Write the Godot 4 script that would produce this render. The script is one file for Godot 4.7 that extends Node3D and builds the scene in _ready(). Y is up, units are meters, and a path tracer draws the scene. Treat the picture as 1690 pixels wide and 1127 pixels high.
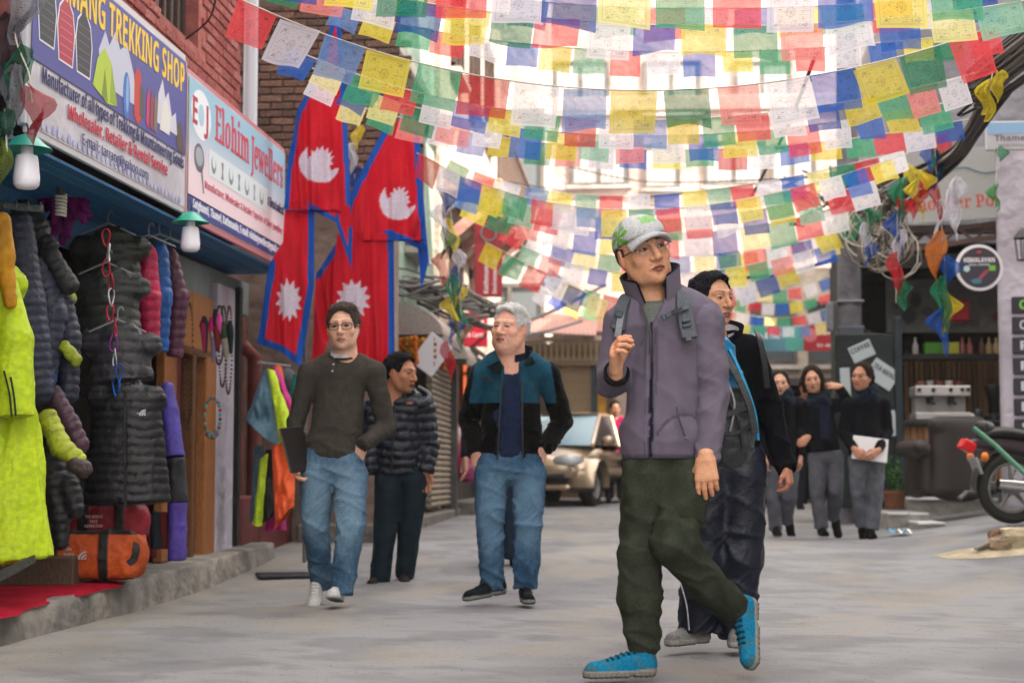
extends Node3D

class Gather:
	var v := PackedVector3Array()
	var n := PackedVector3Array()
	var c := PackedColorArray()
	var t := PackedVector2Array()
	var i := PackedInt32Array()
	var tint := Color.WHITE
	func vert(p: Vector3, nn: Vector3, uv := Vector2.ZERO) -> int:
		v.append(p); n.append(nn); c.append(tint); t.append(uv)
		return v.size() - 1
	func tri(a: int, b: int, d: int) -> void:
		i.append(a); i.append(b); i.append(d)
	func quad(a: Vector3, b: Vector3, d: Vector3, e: Vector3, uv := [Vector2(0, 0), Vector2(1, 0), Vector2(1, 1), Vector2(0, 1)]) -> void:
		var nn := (b - a).cross(d - a)
		if nn.length_squared() < 1e-14:
			nn = (d - a).cross(e - a)
		nn = nn.normalized()
		var k := vert(a, nn, uv[0])
		vert(b, nn, uv[1]); vert(d, nn, uv[2]); vert(e, nn, uv[3])
		tri(k, k + 2, k + 1); tri(k, k + 3, k + 2)
	func tri3(a: Vector3, b: Vector3, d: Vector3) -> void:
		var nn := (b - a).cross(d - a).normalized()
		var k := vert(a, nn); vert(b, nn); vert(d, nn)
		tri(k, k + 2, k + 1)
	func mesh() -> ArrayMesh:
		var a := []
		a.resize(Mesh.ARRAY_MAX)
		a[Mesh.ARRAY_VERTEX] = v
		a[Mesh.ARRAY_NORMAL] = n
		a[Mesh.ARRAY_COLOR] = c
		a[Mesh.ARRAY_TEX_UV] = t
		a[Mesh.ARRAY_INDEX] = i
		var m := ArrayMesh.new()
		if v.size() > 0:
			m.add_surface_from_arrays(Mesh.PRIMITIVE_TRIANGLES, a)
		return m

var rng := RandomNumberGenerator.new()
var used := {}

func hexc(h: String) -> Color:
	return Color(h).srgb_to_linear()

func G(tint = "ffffff") -> Gather:
	var g := Gather.new()
	g.tint = hexc(tint) if tint is String else tint
	return g

func box(g: Gather, ctr: Vector3, size: Vector3, b := Basis.IDENTITY, bev := 0.0) -> void:
	var h := size * 0.5
	if bev <= 0.0:
		for ax in 3:
			for s in [-1.0, 1.0]:
				var u := Vector3.ZERO; var w := Vector3.ZERO; var d := Vector3.ZERO
				d[ax] = h[ax] * s
				u[(ax + 1) % 3] = h[(ax + 1) % 3]; w[(ax + 2) % 3] = h[(ax + 2) % 3]
				if s < 0: u = -u
				g.quad(ctr + b * (d - u - w), ctr + b * (d + u - w), ctr + b * (d + u + w), ctr + b * (d - u + w))
		return
	bev = minf(bev, minf(h.x, minf(h.y, h.z)) * 0.9)
	var k := h - Vector3.ONE * bev
	for ax in 3:
		for s in [-1.0, 1.0]:
			var u := Vector3.ZERO; var w := Vector3.ZERO; var d := Vector3.ZERO
			d[ax] = h[ax] * s
			u[(ax + 1) % 3] = k[(ax + 1) % 3]; w[(ax + 2) % 3] = k[(ax + 2) % 3]
			if s < 0: u = -u
			g.quad(ctr + b * (d - u - w), ctr + b * (d + u - w), ctr + b * (d + u + w), ctr + b * (d - u + w))
	for ax in 3:   # edges along axis ax
		var a1 := (ax + 1) % 3; var a2 := (ax + 2) % 3
		for s1 in [-1.0, 1.0]:
			for s2 in [-1.0, 1.0]:
				var p := Vector3.ZERO; p[a1] = h[a1] * s1; p[a2] = k[a2] * s2
				var q := Vector3.ZERO; q[a1] = k[a1] * s1; q[a2] = h[a2] * s2
				var l := Vector3.ZERO; l[ax] = k[ax] * (1.0 if s1 * s2 > 0 else -1.0)
				edgeq(g, ctr, b, p, q, l)
	for sx in [-1.0, 1.0]:
		for sy in [-1.0, 1.0]:
			for sz in [-1.0, 1.0]:
				var p := ctr + b * Vector3(h.x * sx, k.y * sy, k.z * sz)
				var q := ctr + b * Vector3(k.x * sx, h.y * sy, k.z * sz)
				var r := ctr + b * Vector3(k.x * sx, k.y * sy, h.z * sz)
				if sx * sy * sz > 0: g.tri3(p, q, r)
				else: g.tri3(p, r, q)

func edgeq(g: Gather, ctr: Vector3, b: Basis, p: Vector3, q: Vector3, l: Vector3) -> void:
	var out := p + q
	var nn := (q - p).cross(l)
	if nn.dot(out) > 0: g.quad(ctr + b * (p - l), ctr + b * (q - l), ctr + b * (q + l), ctr + b * (p + l))
	else: g.quad(ctr + b * (p + l), ctr + b * (q + l), ctr + b * (q - l), ctr + b * (p - l))

func bar(g: Gather, a: Vector3, b: Vector3, w: float, h: float, bev := 0.0) -> void:
	var d := b - a
	var l := d.length()
	var z := d / l
	var up := Vector3.UP if absf(z.y) < 0.95 else Vector3.RIGHT
	var x := up.cross(z).normalized()
	box(g, (a + b) * 0.5, Vector3(w, h, l), Basis(x, z.cross(x), z), bev)

func tube(g: Gather, path: Array, rad, sides := 8, flat := 1.0, caps := true) -> void:
	var np := path.size()
	var x := Vector3.ZERO
	var base := -1
	var closed_dirs := []
	for k in np:
		var d: Vector3 = (path[mini(k + 1, np - 1)] - path[maxi(k - 1, 0)]).normalized()
		if k == 0:
			x = (Vector3.UP if absf(d.y) < 0.9 else Vector3.RIGHT).cross(d).normalized()
		else:
			x = (x - d * x.dot(d)).normalized()
		var y := d.cross(x)
		var r: float = rad if rad is float else rad[k]
		for s in sides + 1:
			var a := TAU * s / sides
			var off := x * cos(a) * r + y * sin(a) * r * flat
			var nn := (x * cos(a) * flat + y * sin(a)).normalized()
			var id := g.vert(path[k] + off, nn, Vector2(float(s) / sides, float(k)))
			if base < 0: base = id
			if k > 0 and s > 0:
				g.tri(id, id - sides - 1, id - 1); g.tri(id - 1, id - sides - 1, id - sides - 2)
		closed_dirs.append(d)
	if caps:
		for e in [0, np - 1]:
			var nn: Vector3 = -closed_dirs[0] if e == 0 else closed_dirs[np - 1]
			var c := g.vert(path[e], nn)
			for s in sides:
				var p := g.vert(g.v[base + e * (sides + 1) + s], nn)
				var q := g.vert(g.v[base + e * (sides + 1) + s + 1], nn)
				if e == 0: g.tri(c, p, q)
				else: g.tri(c, q, p)

func lathe(g: Gather, prof: Array, xf := Transform3D.IDENTITY, sides := 20, arc := TAU) -> void:
	var np := prof.size()
	for k in np - 1:
		var a: Vector2 = prof[k]; var b: Vector2 = prof[k + 1]
		var d := b - a
		var n2 := Vector2(d.y, -d.x).normalized()
		var na := n2; var nb := n2
		if k > 0:
			var e: Vector2 = (a - prof[k - 1]); var m := Vector2(e.y, -e.x).normalized()
			if m.dot(n2) > 0.6: na = (m + n2).normalized()
		if k < np - 2:
			var e: Vector2 = (prof[k + 2] - b); var m := Vector2(e.y, -e.x).normalized()
			if m.dot(n2) > 0.6: nb = (m + n2).normalized()
		for s in sides + 1:
			var t := arc * s / sides
			var cs := cos(t); var sn := sin(t)
			var i0 := g.vert(xf * Vector3(a.x * cs, a.y, a.x * sn), (xf.basis * Vector3(na.x * cs, na.y, na.x * sn)).normalized(), Vector2(float(s) / sides, 0))
			g.vert(xf * Vector3(b.x * cs, b.y, b.x * sn), (xf.basis * Vector3(nb.x * cs, nb.y, nb.x * sn)).normalized(), Vector2(float(s) / sides, 1))
			if s > 0:
				g.tri(i0, i0 - 1, i0 - 2); g.tri(i0, i0 + 1, i0 - 1)

func ball(g: Gather, p: Vector3, r: Vector3, nseg := 12, b := Basis.IDENTITY) -> void:
	var prof := []
	for k in nseg / 2 + 1:
		var a := PI * k / (nseg / 2) - PI / 2
		prof.append(Vector2(maxf(cos(a), 0.001), sin(a)))
	lathe(g, prof, Transform3D(b * Basis.from_scale(r), p), nseg)

func prism(g: Gather, poly: PackedVector2Array, xf: Transform3D, depth: float, bevel := 0.0) -> void:
	var area := 0.0
	for k in poly.size():
		var q := poly[(k + 1) % poly.size()]
		area += poly[k].x * q.y - q.x * poly[k].y
	var pp := poly.duplicate()
	if area < 0: pp.reverse()
	var tr := Geometry2D.triangulate_polygon(pp)
	var nz := xf.basis.z.normalized()
	var k0 := g.v.size()
	for p in pp: g.vert(xf * Vector3(p.x, p.y, depth), nz, p)
	for p in pp: g.vert(xf * Vector3(p.x, p.y, 0), -nz, p)
	for k in tr.size() / 3:
		var a := tr[k * 3]; var b := tr[k * 3 + 1]; var d := tr[k * 3 + 2]
		if (pp[b] - pp[a]).cross(pp[d] - pp[a]) < 0:
			var e := b; b = d; d = e
		g.tri(k0 + a, k0 + d, k0 + b)
		g.tri(k0 + pp.size() + a, k0 + pp.size() + b, k0 + pp.size() + d)
	if depth > 0.0:
		for k in pp.size():
			var a := pp[k]; var b := pp[(k + 1) % pp.size()]
			g.quad(xf * Vector3(a.x, a.y, 0), xf * Vector3(b.x, b.y, 0), xf * Vector3(b.x, b.y, depth), xf * Vector3(a.x, a.y, depth))

func sheet(g: Gather, nu: int, nv: int, f: Callable, col = null) -> void:
	var k0 := g.v.size()
	for b in nv + 1:
		for a in nu + 1:
			var u := float(a) / nu; var w := float(b) / nv
			g.vert(f.call(u, w), Vector3.ZERO, Vector2(u, w))
			if col != null: g.c[g.c.size() - 1] = col.call(u, w)
	for b in nv:
		for a in nu:
			var q := k0 + b * (nu + 1) + a
			g.tri(q, q + nu + 2, q + 1); g.tri(q, q + nu + 1, q + nu + 2)
	smooth(g, k0)

func smooth(g: Gather, from := 0, i_from := -1) -> void:
	for k in range(from, g.n.size()): g.n[k] = Vector3.ZERO
	var st := 0
	if i_from >= 0: st = i_from
	var k := st
	while k < g.i.size():
		var a := g.i[k]; var b := g.i[k + 1]; var d := g.i[k + 2]
		k += 3
		if a < from: continue
		var nn := (g.v[d] - g.v[a]).cross(g.v[b] - g.v[a])
		g.n[a] += nn; g.n[b] += nn; g.n[d] += nn
	for q in range(from, g.n.size()): g.n[q] = g.n[q].normalized()

class Field:
	var lo: Vector3
	var c: float
	var nx: int
	var ny: int
	var nz: int
	var g := PackedFloat32Array()
	func _init(a: Vector3, b: Vector3, cell: float) -> void:
		lo = a; c = cell
		nx = int(ceil((b.x - a.x) / cell)) + 1
		ny = int(ceil((b.y - a.y) / cell)) + 1
		nz = int(ceil((b.z - a.z) / cell)) + 1
		g.resize(nx * ny * nz)
		g.fill(1.0)
	func cap(a: Vector3, b: Vector3, ra: float, rb: float, k := 0.02, mode := 0, u := Vector3.ZERO, s := 1.0, flat := 0) -> void:
		var m := maxf(ra, rb) + k + 2.5 * c
		var mm := Vector3.ONE * m
		if s > 1.0: mm += Vector3(absf(u.x), absf(u.y), absf(u.z)) * m * (s - 1.0)
		var p0 := (a.min(b) - mm - lo) / c
		var p1 := (a.max(b) + mm - lo) / c
		var x0 := maxi(0, int(p0.x)); var x1 := mini(nx - 1, int(p1.x) + 1)
		var y0 := maxi(0, int(p0.y)); var y1 := mini(ny - 1, int(p1.y) + 1)
		var z0 := maxi(0, int(p0.z)); var z1 := mini(nz - 1, int(p1.z) + 1)
		var ab := b - a
		var L2 := maxf(ab.length_squared(), 1e-9)
		var inv := 1.0 / L2
		var L := sqrt(L2)
		var dr := rb - ra
		var su := 1.0 - 1.0 / s
		var st := s != 1.0
		var k4 := 1.0 / maxf(4.0 * k, 1e-6)
		for z in range(z0, z1 + 1):
			for y in range(y0, y1 + 1):
				var i := (z * ny + y) * nx + x0
				var q0 := lo + Vector3(x0, y, z) * c - a
				for x in range(x0, x1 + 1):
					var q := q0
					q0.x += c
					var tt := q.dot(ab) * inv
					var t := clampf(tt, 0.0, 1.0)
					q -= ab * t
					if st: q -= u * (q.dot(u) * su)
					var d := q.length() - ra - dr * t
					if flat & 1: d = maxf(d, -tt * L)
					if flat & 2: d = maxf(d, (tt - 1.0) * L)
					var o := g[i]
					if mode == 0:
						var h := k - absf(o - d)
						g[i] = minf(o, d) - (h * h * k4 if h > 0.0 else 0.0)
					else:
						d = -d
						var h := k - absf(o - d)
						g[i] = maxf(o, d) + (h * h * k4 if h > 0.0 else 0.0)
					i += 1
	func ell(p: Vector3, r: Vector3, k := 0.02, mode := 0, bs := Basis.IDENTITY) -> void:
		var m := maxf(r.x, maxf(r.y, r.z)) + k + 2.5 * c
		var e := Vector3(r.x + k, r.y + k, r.z + k) + Vector3.ONE * 2.5 * c
		if bs != Basis.IDENTITY: e = Vector3.ONE * m
		var p0 := (p - e - lo) / c
		var p1 := (p + e - lo) / c
		var x0 := maxi(0, int(p0.x)); var x1 := mini(nx - 1, int(p1.x) + 1)
		var y0 := maxi(0, int(p0.y)); var y1 := mini(ny - 1, int(p1.y) + 1)
		var z0 := maxi(0, int(p0.z)); var z1 := mini(nz - 1, int(p1.z) + 1)
		var ir := Vector3.ONE / r
		var ir2 := ir * ir
		var k4 := 1.0 / maxf(4.0 * k, 1e-6)
		var turned := bs != Basis.IDENTITY
		var tb := bs.transposed()
		for z in range(z0, z1 + 1):
			for y in range(y0, y1 + 1):
				var i := (z * ny + y) * nx + x0
				var q0 := lo + Vector3(x0, y, z) * c - p
				for x in range(x0, x1 + 1):
					var q := tb * q0 if turned else q0
					q0.x += c
					var k0 := (q * ir).length()
					var k1 := (q * ir2).length()
					var d := k0 * (k0 - 1.0) / maxf(k1, 1e-6)
					var o := g[i]
					if mode == 0:
						var h := k - absf(o - d)
						g[i] = minf(o, d) - (h * h * k4 if h > 0.0 else 0.0)
					else:
						d = -d
						var h := k - absf(o - d)
						g[i] = maxf(o, d) + (h * h * k4 if h > 0.0 else 0.0)
					i += 1
	func cut(p: Vector3, n: Vector3, reach := 10.0) -> void:
		n = n.normalized()
		for z in nz:
			for y in ny:
				var i := (z * ny + y) * nx
				var q := lo + Vector3(0, y, z) * c - p
				for x in nx:
					if absf(g[i]) < 0.2:
						var d := q.dot(n)
						if d > g[i] and q.length_squared() < reach * reach: g[i] = d
					q.x += c
					i += 1
	func net() -> Array:
		var vs := PackedVector3Array()
		var ns := PackedVector3Array()
		var ix := PackedInt32Array()
		var vid := PackedInt32Array()
		vid.resize(g.size())
		vid.fill(-1)
		var sy := nx
		var sz := nx * ny
		var lim := 2.0 * c
		var ic := 0.25 / c
		for z in nz - 1:
			for y in ny - 1:
				var i := (z * ny + y) * nx - 1
				for x in nx - 1:
					i += 1
					var a := g[i]
					if a > lim or a < -lim: continue
					var b := g[i + 1]; var d := g[i + sy]; var e := g[i + sy + 1]
					var f := g[i + sz]; var h := g[i + sz + 1]; var j := g[i + sz + sy]; var l := g[i + sz + sy + 1]
					var cnt := int(a < 0) + int(b < 0) + int(d < 0) + int(e < 0) + int(f < 0) + int(h < 0) + int(j < 0) + int(l < 0)
					if cnt == 0 or cnt == 8: continue
					var gr := Vector3(b + e + h + l - a - d - f - j, d + e + j + l - a - b - f - h, f + h + j + l - a - b - d - e) * ic
					var val := (a + b + d + e + f + h + j + l) * 0.125
					var off := -gr * (val / maxf(gr.length_squared(), 0.05))
					off = off.clamp(Vector3.ONE * -0.55 * c, Vector3.ONE * 0.55 * c)
					vid[i] = vs.size()
					vs.append(lo + (Vector3(x, y, z) + Vector3(0.5, 0.5, 0.5)) * c + off)
					ns.append(gr.normalized())
					if x > 0 and y > 0 and z > 0:
						var ins := a < 0
						if ins != (b < 0):
							quad(ix, vid[i - sy - sz], vid[i - sz], vid[i], vid[i - sy], ins)
						if ins != (d < 0):
							quad(ix, vid[i - sz - 1], vid[i - 1], vid[i], vid[i - sz], ins)
						if ins != (f < 0):
							quad(ix, vid[i - 1 - sy], vid[i - sy], vid[i], vid[i - 1], ins)
		return [vs, ns, ix]
	func quad(ix: PackedInt32Array, a: int, b: int, d: int, e: int, ins: bool) -> void:
		if a < 0 or b < 0 or d < 0 or e < 0: return
		if ins:
			ix.append(a); ix.append(d); ix.append(b); ix.append(a); ix.append(e); ix.append(d)
		else:
			ix.append(a); ix.append(b); ix.append(d); ix.append(a); ix.append(d); ix.append(e)

func skin(gt: Gather, f: Field, xf := Transform3D.IDENTITY, bump = null, col = null) -> void:
	var r := f.net()
	var vs: PackedVector3Array = r[0]
	var ns: PackedVector3Array = r[1]
	var ix: PackedInt32Array = r[2]
	var cs := PackedColorArray()
	cs.resize(vs.size())
	cs.fill(gt.tint)
	if col != null:
		for k in vs.size(): cs[k] = col.call(vs[k], ns[k])
	if bump != null:
		for k in vs.size(): vs[k] += ns[k] * bump.call(vs[k], ns[k])
	if bump != null:
		var nn := PackedVector3Array()
		nn.resize(vs.size())
		for k in ix.size() / 3:
			var a := ix[k * 3]; var b := ix[k * 3 + 1]; var d := ix[k * 3 + 2]
			var q := (vs[d] - vs[a]).cross(vs[b] - vs[a])
			nn[a] += q; nn[b] += q; nn[d] += q
		for k in nn.size(): ns[k] = nn[k].normalized() if nn[k].length_squared() > 1e-20 else ns[k]
	var k0 := gt.v.size()
	if xf != Transform3D.IDENTITY:
		vs = xf * vs
		var nb := Transform3D(xf.basis.orthonormalized(), Vector3.ZERO)
		ns = nb * ns
	gt.v.append_array(vs)
	gt.n.append_array(ns)
	gt.c.append_array(cs)
	var uv := PackedVector2Array()
	uv.resize(vs.size())
	gt.t.append_array(uv)
	if k0 > 0:
		for k in ix.size(): ix[k] += k0
	gt.i.append_array(ix)

func nm(called: String) -> String:
	var k: int = used.get(called, -1) + 1
	used[called] = k
	return called if k == 0 else "%s_%03d" % [called, k]

func tag(o: Node, label: String, category: String, group := "", kind := "") -> void:
	if label: o.set_meta("label", label)
	if category: o.set_meta("category", category)
	if group: o.set_meta("group", group)
	if kind: o.set_meta("kind", kind)

func thing(called: String, label: String, category: String, at := Vector3.ZERO, turn := 0.0, group := "") -> Node3D:
	var o := Node3D.new()
	o.name = nm(called)
	add_child(o)
	o.position = at
	o.rotation.y = turn
	tag(o, label, category, group)
	return o

func part(parent: Node, called: String, g, m: Material, xf := Transform3D.IDENTITY) -> MeshInstance3D:
	var o := MeshInstance3D.new()
	o.name = called
	o.mesh = g.mesh() if g is Gather else g
	o.material_override = m
	parent.add_child(o, true)
	o.transform = xf
	return o

func solo(called: String, label: String, category: String, g, m: Material, at := Vector3.ZERO, group := "") -> MeshInstance3D:
	var o := part(self, nm(called), g, m)
	o.position = at
	tag(o, label, category, group)
	return o

func struct(called: String, g, m: Material, label := "") -> MeshInstance3D:
	var o := part(self, nm(called), g, m)
	tag(o, label, "", "", "structure")
	return o

var M := {}

func noise_tex(freq: float, lo: float, hi: float, oct := 4, seed_ := 1, size := 256, type := FastNoiseLite.TYPE_SIMPLEX_SMOOTH) -> NoiseTexture2D:
	var t := NoiseTexture2D.new()
	var n := FastNoiseLite.new()
	n.seed = seed_; n.frequency = freq; n.fractal_octaves = oct; n.noise_type = type
	t.noise = n; t.width = size; t.height = size; t.seamless = true; t.seamless_blend_skirt = 0.3
	var r := Gradient.new()
	r.set_color(0, Color(lo, lo, lo)); r.set_color(1, Color(hi, hi, hi))
	t.color_ramp = r
	return t

func noise_nrm(freq: float, strength: float, oct := 3, seed_ := 3, size := 256) -> NoiseTexture2D:
	var t := NoiseTexture2D.new()
	var n := FastNoiseLite.new()
	n.seed = seed_; n.frequency = freq; n.fractal_octaves = oct
	t.noise = n; t.width = size; t.height = size; t.seamless = true
	t.as_normal_map = true; t.bump_strength = strength
	return t

func mat(rough := 0.8, alb: Texture2D = null, scale := 1.0, nrm: Texture2D = null, nstr := 1.0, world := false) -> StandardMaterial3D:
	var m := StandardMaterial3D.new()
	m.vertex_color_use_as_albedo = true
	m.roughness = rough
	m.metallic_specular = 0.4
	if alb: m.albedo_texture = alb
	if nrm:
		m.normal_enabled = true; m.normal_texture = nrm; m.normal_scale = nstr
	if alb or nrm:
		m.uv1_triplanar = true
		m.uv1_world_triplanar = world
		m.uv1_scale = Vector3.ONE * scale
	return m

func make_materials() -> void:
	var grain := noise_tex(0.05, 0.72, 1.0, 4, 5)
	var blotch := noise_tex(0.012, 0.6, 1.0, 5, 8)
	var weave := noise_nrm(0.22, 3.0, 2, 11)
	var rough_n := noise_nrm(0.06, 6.0, 5, 12)
	M.cloth = mat(0.92, grain, 6.0, weave, 0.5)
	M.fleece = mat(0.98, noise_tex(0.08, 0.88, 1.0, 4, 6), 9.0, weave, 0.8)
	M.cloth.metallic_specular = 0.2; M.fleece.metallic_specular = 0.15
	M.fleece.rim_enabled = true; M.fleece.rim = 0.1; M.fleece.rim_tint = 0.6
	M.denim = mat(0.9, noise_tex(0.09, 0.55, 1.0, 5, 21), 5.0, weave, 0.7)
	M.denim.metallic_specular = 0.2
	M.nylon = mat(0.5, grain, 3.0, rough_n, 0.25)
	M.shell = mat(0.62, grain, 2.0, rough_n, 0.2)
	M.skin = mat(0.5, noise_tex(0.06, 0.86, 1.0, 4, 31), 5.0, weave, 0.3)
	M.skin.subsurf_scatter_enabled = true; M.skin.subsurf_scatter_strength = 0.08
	M.hair = mat(0.72, noise_tex(0.1, 0.6, 1.0, 3, 33), 6.0, weave, 1.0)
	M.hair.metallic_specular = 0.2
	M.eye = mat(0.12)
	M.plastic = mat(0.35)
	M.rubber = mat(0.75, grain, 8.0, rough_n, 0.4)
	M.leather = mat(0.45, grain, 5.0, rough_n, 0.5)
	M.paint = mat(0.55, blotch, 0.8, rough_n, 0.15, true)
	M.gloss = mat(0.3)
	M.wall = mat(0.92, blotch, 0.45, rough_n, 0.5, true)
	M.plaster = mat(0.95, noise_tex(0.01, 0.75, 1.0, 5, 41), 0.3, rough_n, 0.3, true)
	M.concrete = mat(0.93, noise_tex(0.02, 0.72, 1.0, 6, 43), 0.7, rough_n, 0.35, true)
	M.brick = mat(0.95, noise_tex(0.05, 0.6, 1.0, 5, 44), 2.5, rough_n, 1.0, true)
	M.wood = mat(0.6, grain, 2.0, rough_n, 0.3, true)
	M.wood.uv1_scale = Vector3(6, 0.8, 6)
	M.metal = mat(0.35); M.metal.metallic = 0.9
	M.dull = mat(0.55, grain, 3.0); M.dull.metallic = 0.6
	M.print = mat(0.6)
	M.vinyl = mat(0.42, noise_tex(0.012, 0.76, 1.0, 5, 47), 0.5, rough_n, 0.08, true)
	M.cable = mat(0.6)
	M.mud = mat(0.95, blotch, 1.0, rough_n, 1.0, true)
	M.carpaint = mat(0.35); M.carpaint.metallic = 0.55; M.carpaint.clearcoat_enabled = true; M.carpaint.clearcoat = 1.0; M.carpaint.clearcoat_roughness = 0.05
	M.glass = StandardMaterial3D.new()
	M.glass.transparency = BaseMaterial3D.TRANSPARENCY_ALPHA; M.glass.albedo_color = Color(0.9, 0.95, 0.95, 0.12); M.glass.roughness = 0.03; M.glass.metallic_specular = 0.6
	M.chrome = mat(0.12); M.chrome.metallic = 1.0

func lerp3(a: Vector3, b: Vector3, t: float) -> Vector3:
	return a + (b - a) * t

func curve(pts: Array, n: int) -> Array:
	var out := []
	var m := pts.size()
	for k in n + 1:
		var f := float(k) / n * (m - 1)
		var i := mini(int(f), m - 2)
		var t := f - i
		var p0 = pts[maxi(i - 1, 0)]; var p3 = pts[mini(i + 2, m - 1)]
		out.append(pts[i].cubic_interpolate(pts[i + 1], p0, p3, t))
	return out

func look(dir: Vector3, up := Vector3.UP) -> Basis:
	var z := dir.normalized()
	var x := up.cross(z).normalized()
	return Basis(x, z.cross(x), z)

func ground_y(x: float, z: float) -> float:
	var d := -z
	return 0.19 * smoothstep(10.0, 15.5, d) + 0.012 * maxf(0.0, d - 15.5) + 0.13 * clampf(x - 1.9, 0.0, 3.0) * smoothstep(9.5, 14.0, d)

func word(parent: Node, called: String, text: String, font: Font, m: Material, xf: Transform3D, height: float, width := 0.0, depth := 0.002, ctr := true) -> MeshInstance3D:
	var t := TextMesh.new()
	t.text = text; t.font = font; t.font_size = 48; t.pixel_size = 0.01; t.depth = 0.05
	t.horizontal_alignment = HORIZONTAL_ALIGNMENT_CENTER if ctr else HORIZONTAL_ALIGNMENT_LEFT
	t.curve_step = 3.0
	var bb := t.get_aabb()
	var sy := height / 0.35
	var sx := (width / bb.size.x) if width > 0.0 else sy
	var o := MeshInstance3D.new()
	o.name = called
	o.mesh = t
	o.material_override = m
	parent.add_child(o, true)
	o.transform = Transform3D(xf.basis * Basis.from_scale(Vector3(sx, sy, depth / 0.05)), xf.origin + xf.basis.y * height * 0.5)
	return o

func flatmat(h: String, rough := 0.6) -> StandardMaterial3D:
	if M.has(h): return M[h]
	var m := StandardMaterial3D.new()
	m.albedo_color = Color(h); m.roughness = rough; m.metallic_specular = 0.35
	M[h] = m
	return m


var FN := {}

func noise(seed_: int, freq := 1.0, oct := 2) -> FastNoiseLite:
	var key := "%d_%f_%d" % [seed_, freq, oct]
	if FN.has(key): return FN[key]
	var n := FastNoiseLite.new()
	n.noise_type = FastNoiseLite.TYPE_SIMPLEX_SMOOTH
	n.seed = seed_; n.frequency = freq; n.fractal_octaves = oct
	FN[key] = n
	return n

func crease(n: FastNoiseLite, p: Vector3, s: Vector3) -> float:
	var a := n.get_noise_3dv(p * s)
	return (1.0 - absf(a) * 2.2)

func turn(pitch: float, yaw: float, roll := 0.0) -> Basis:
	return Basis.from_euler(Vector3(deg_to_rad(pitch), deg_to_rad(yaw), deg_to_rad(roll)))

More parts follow.
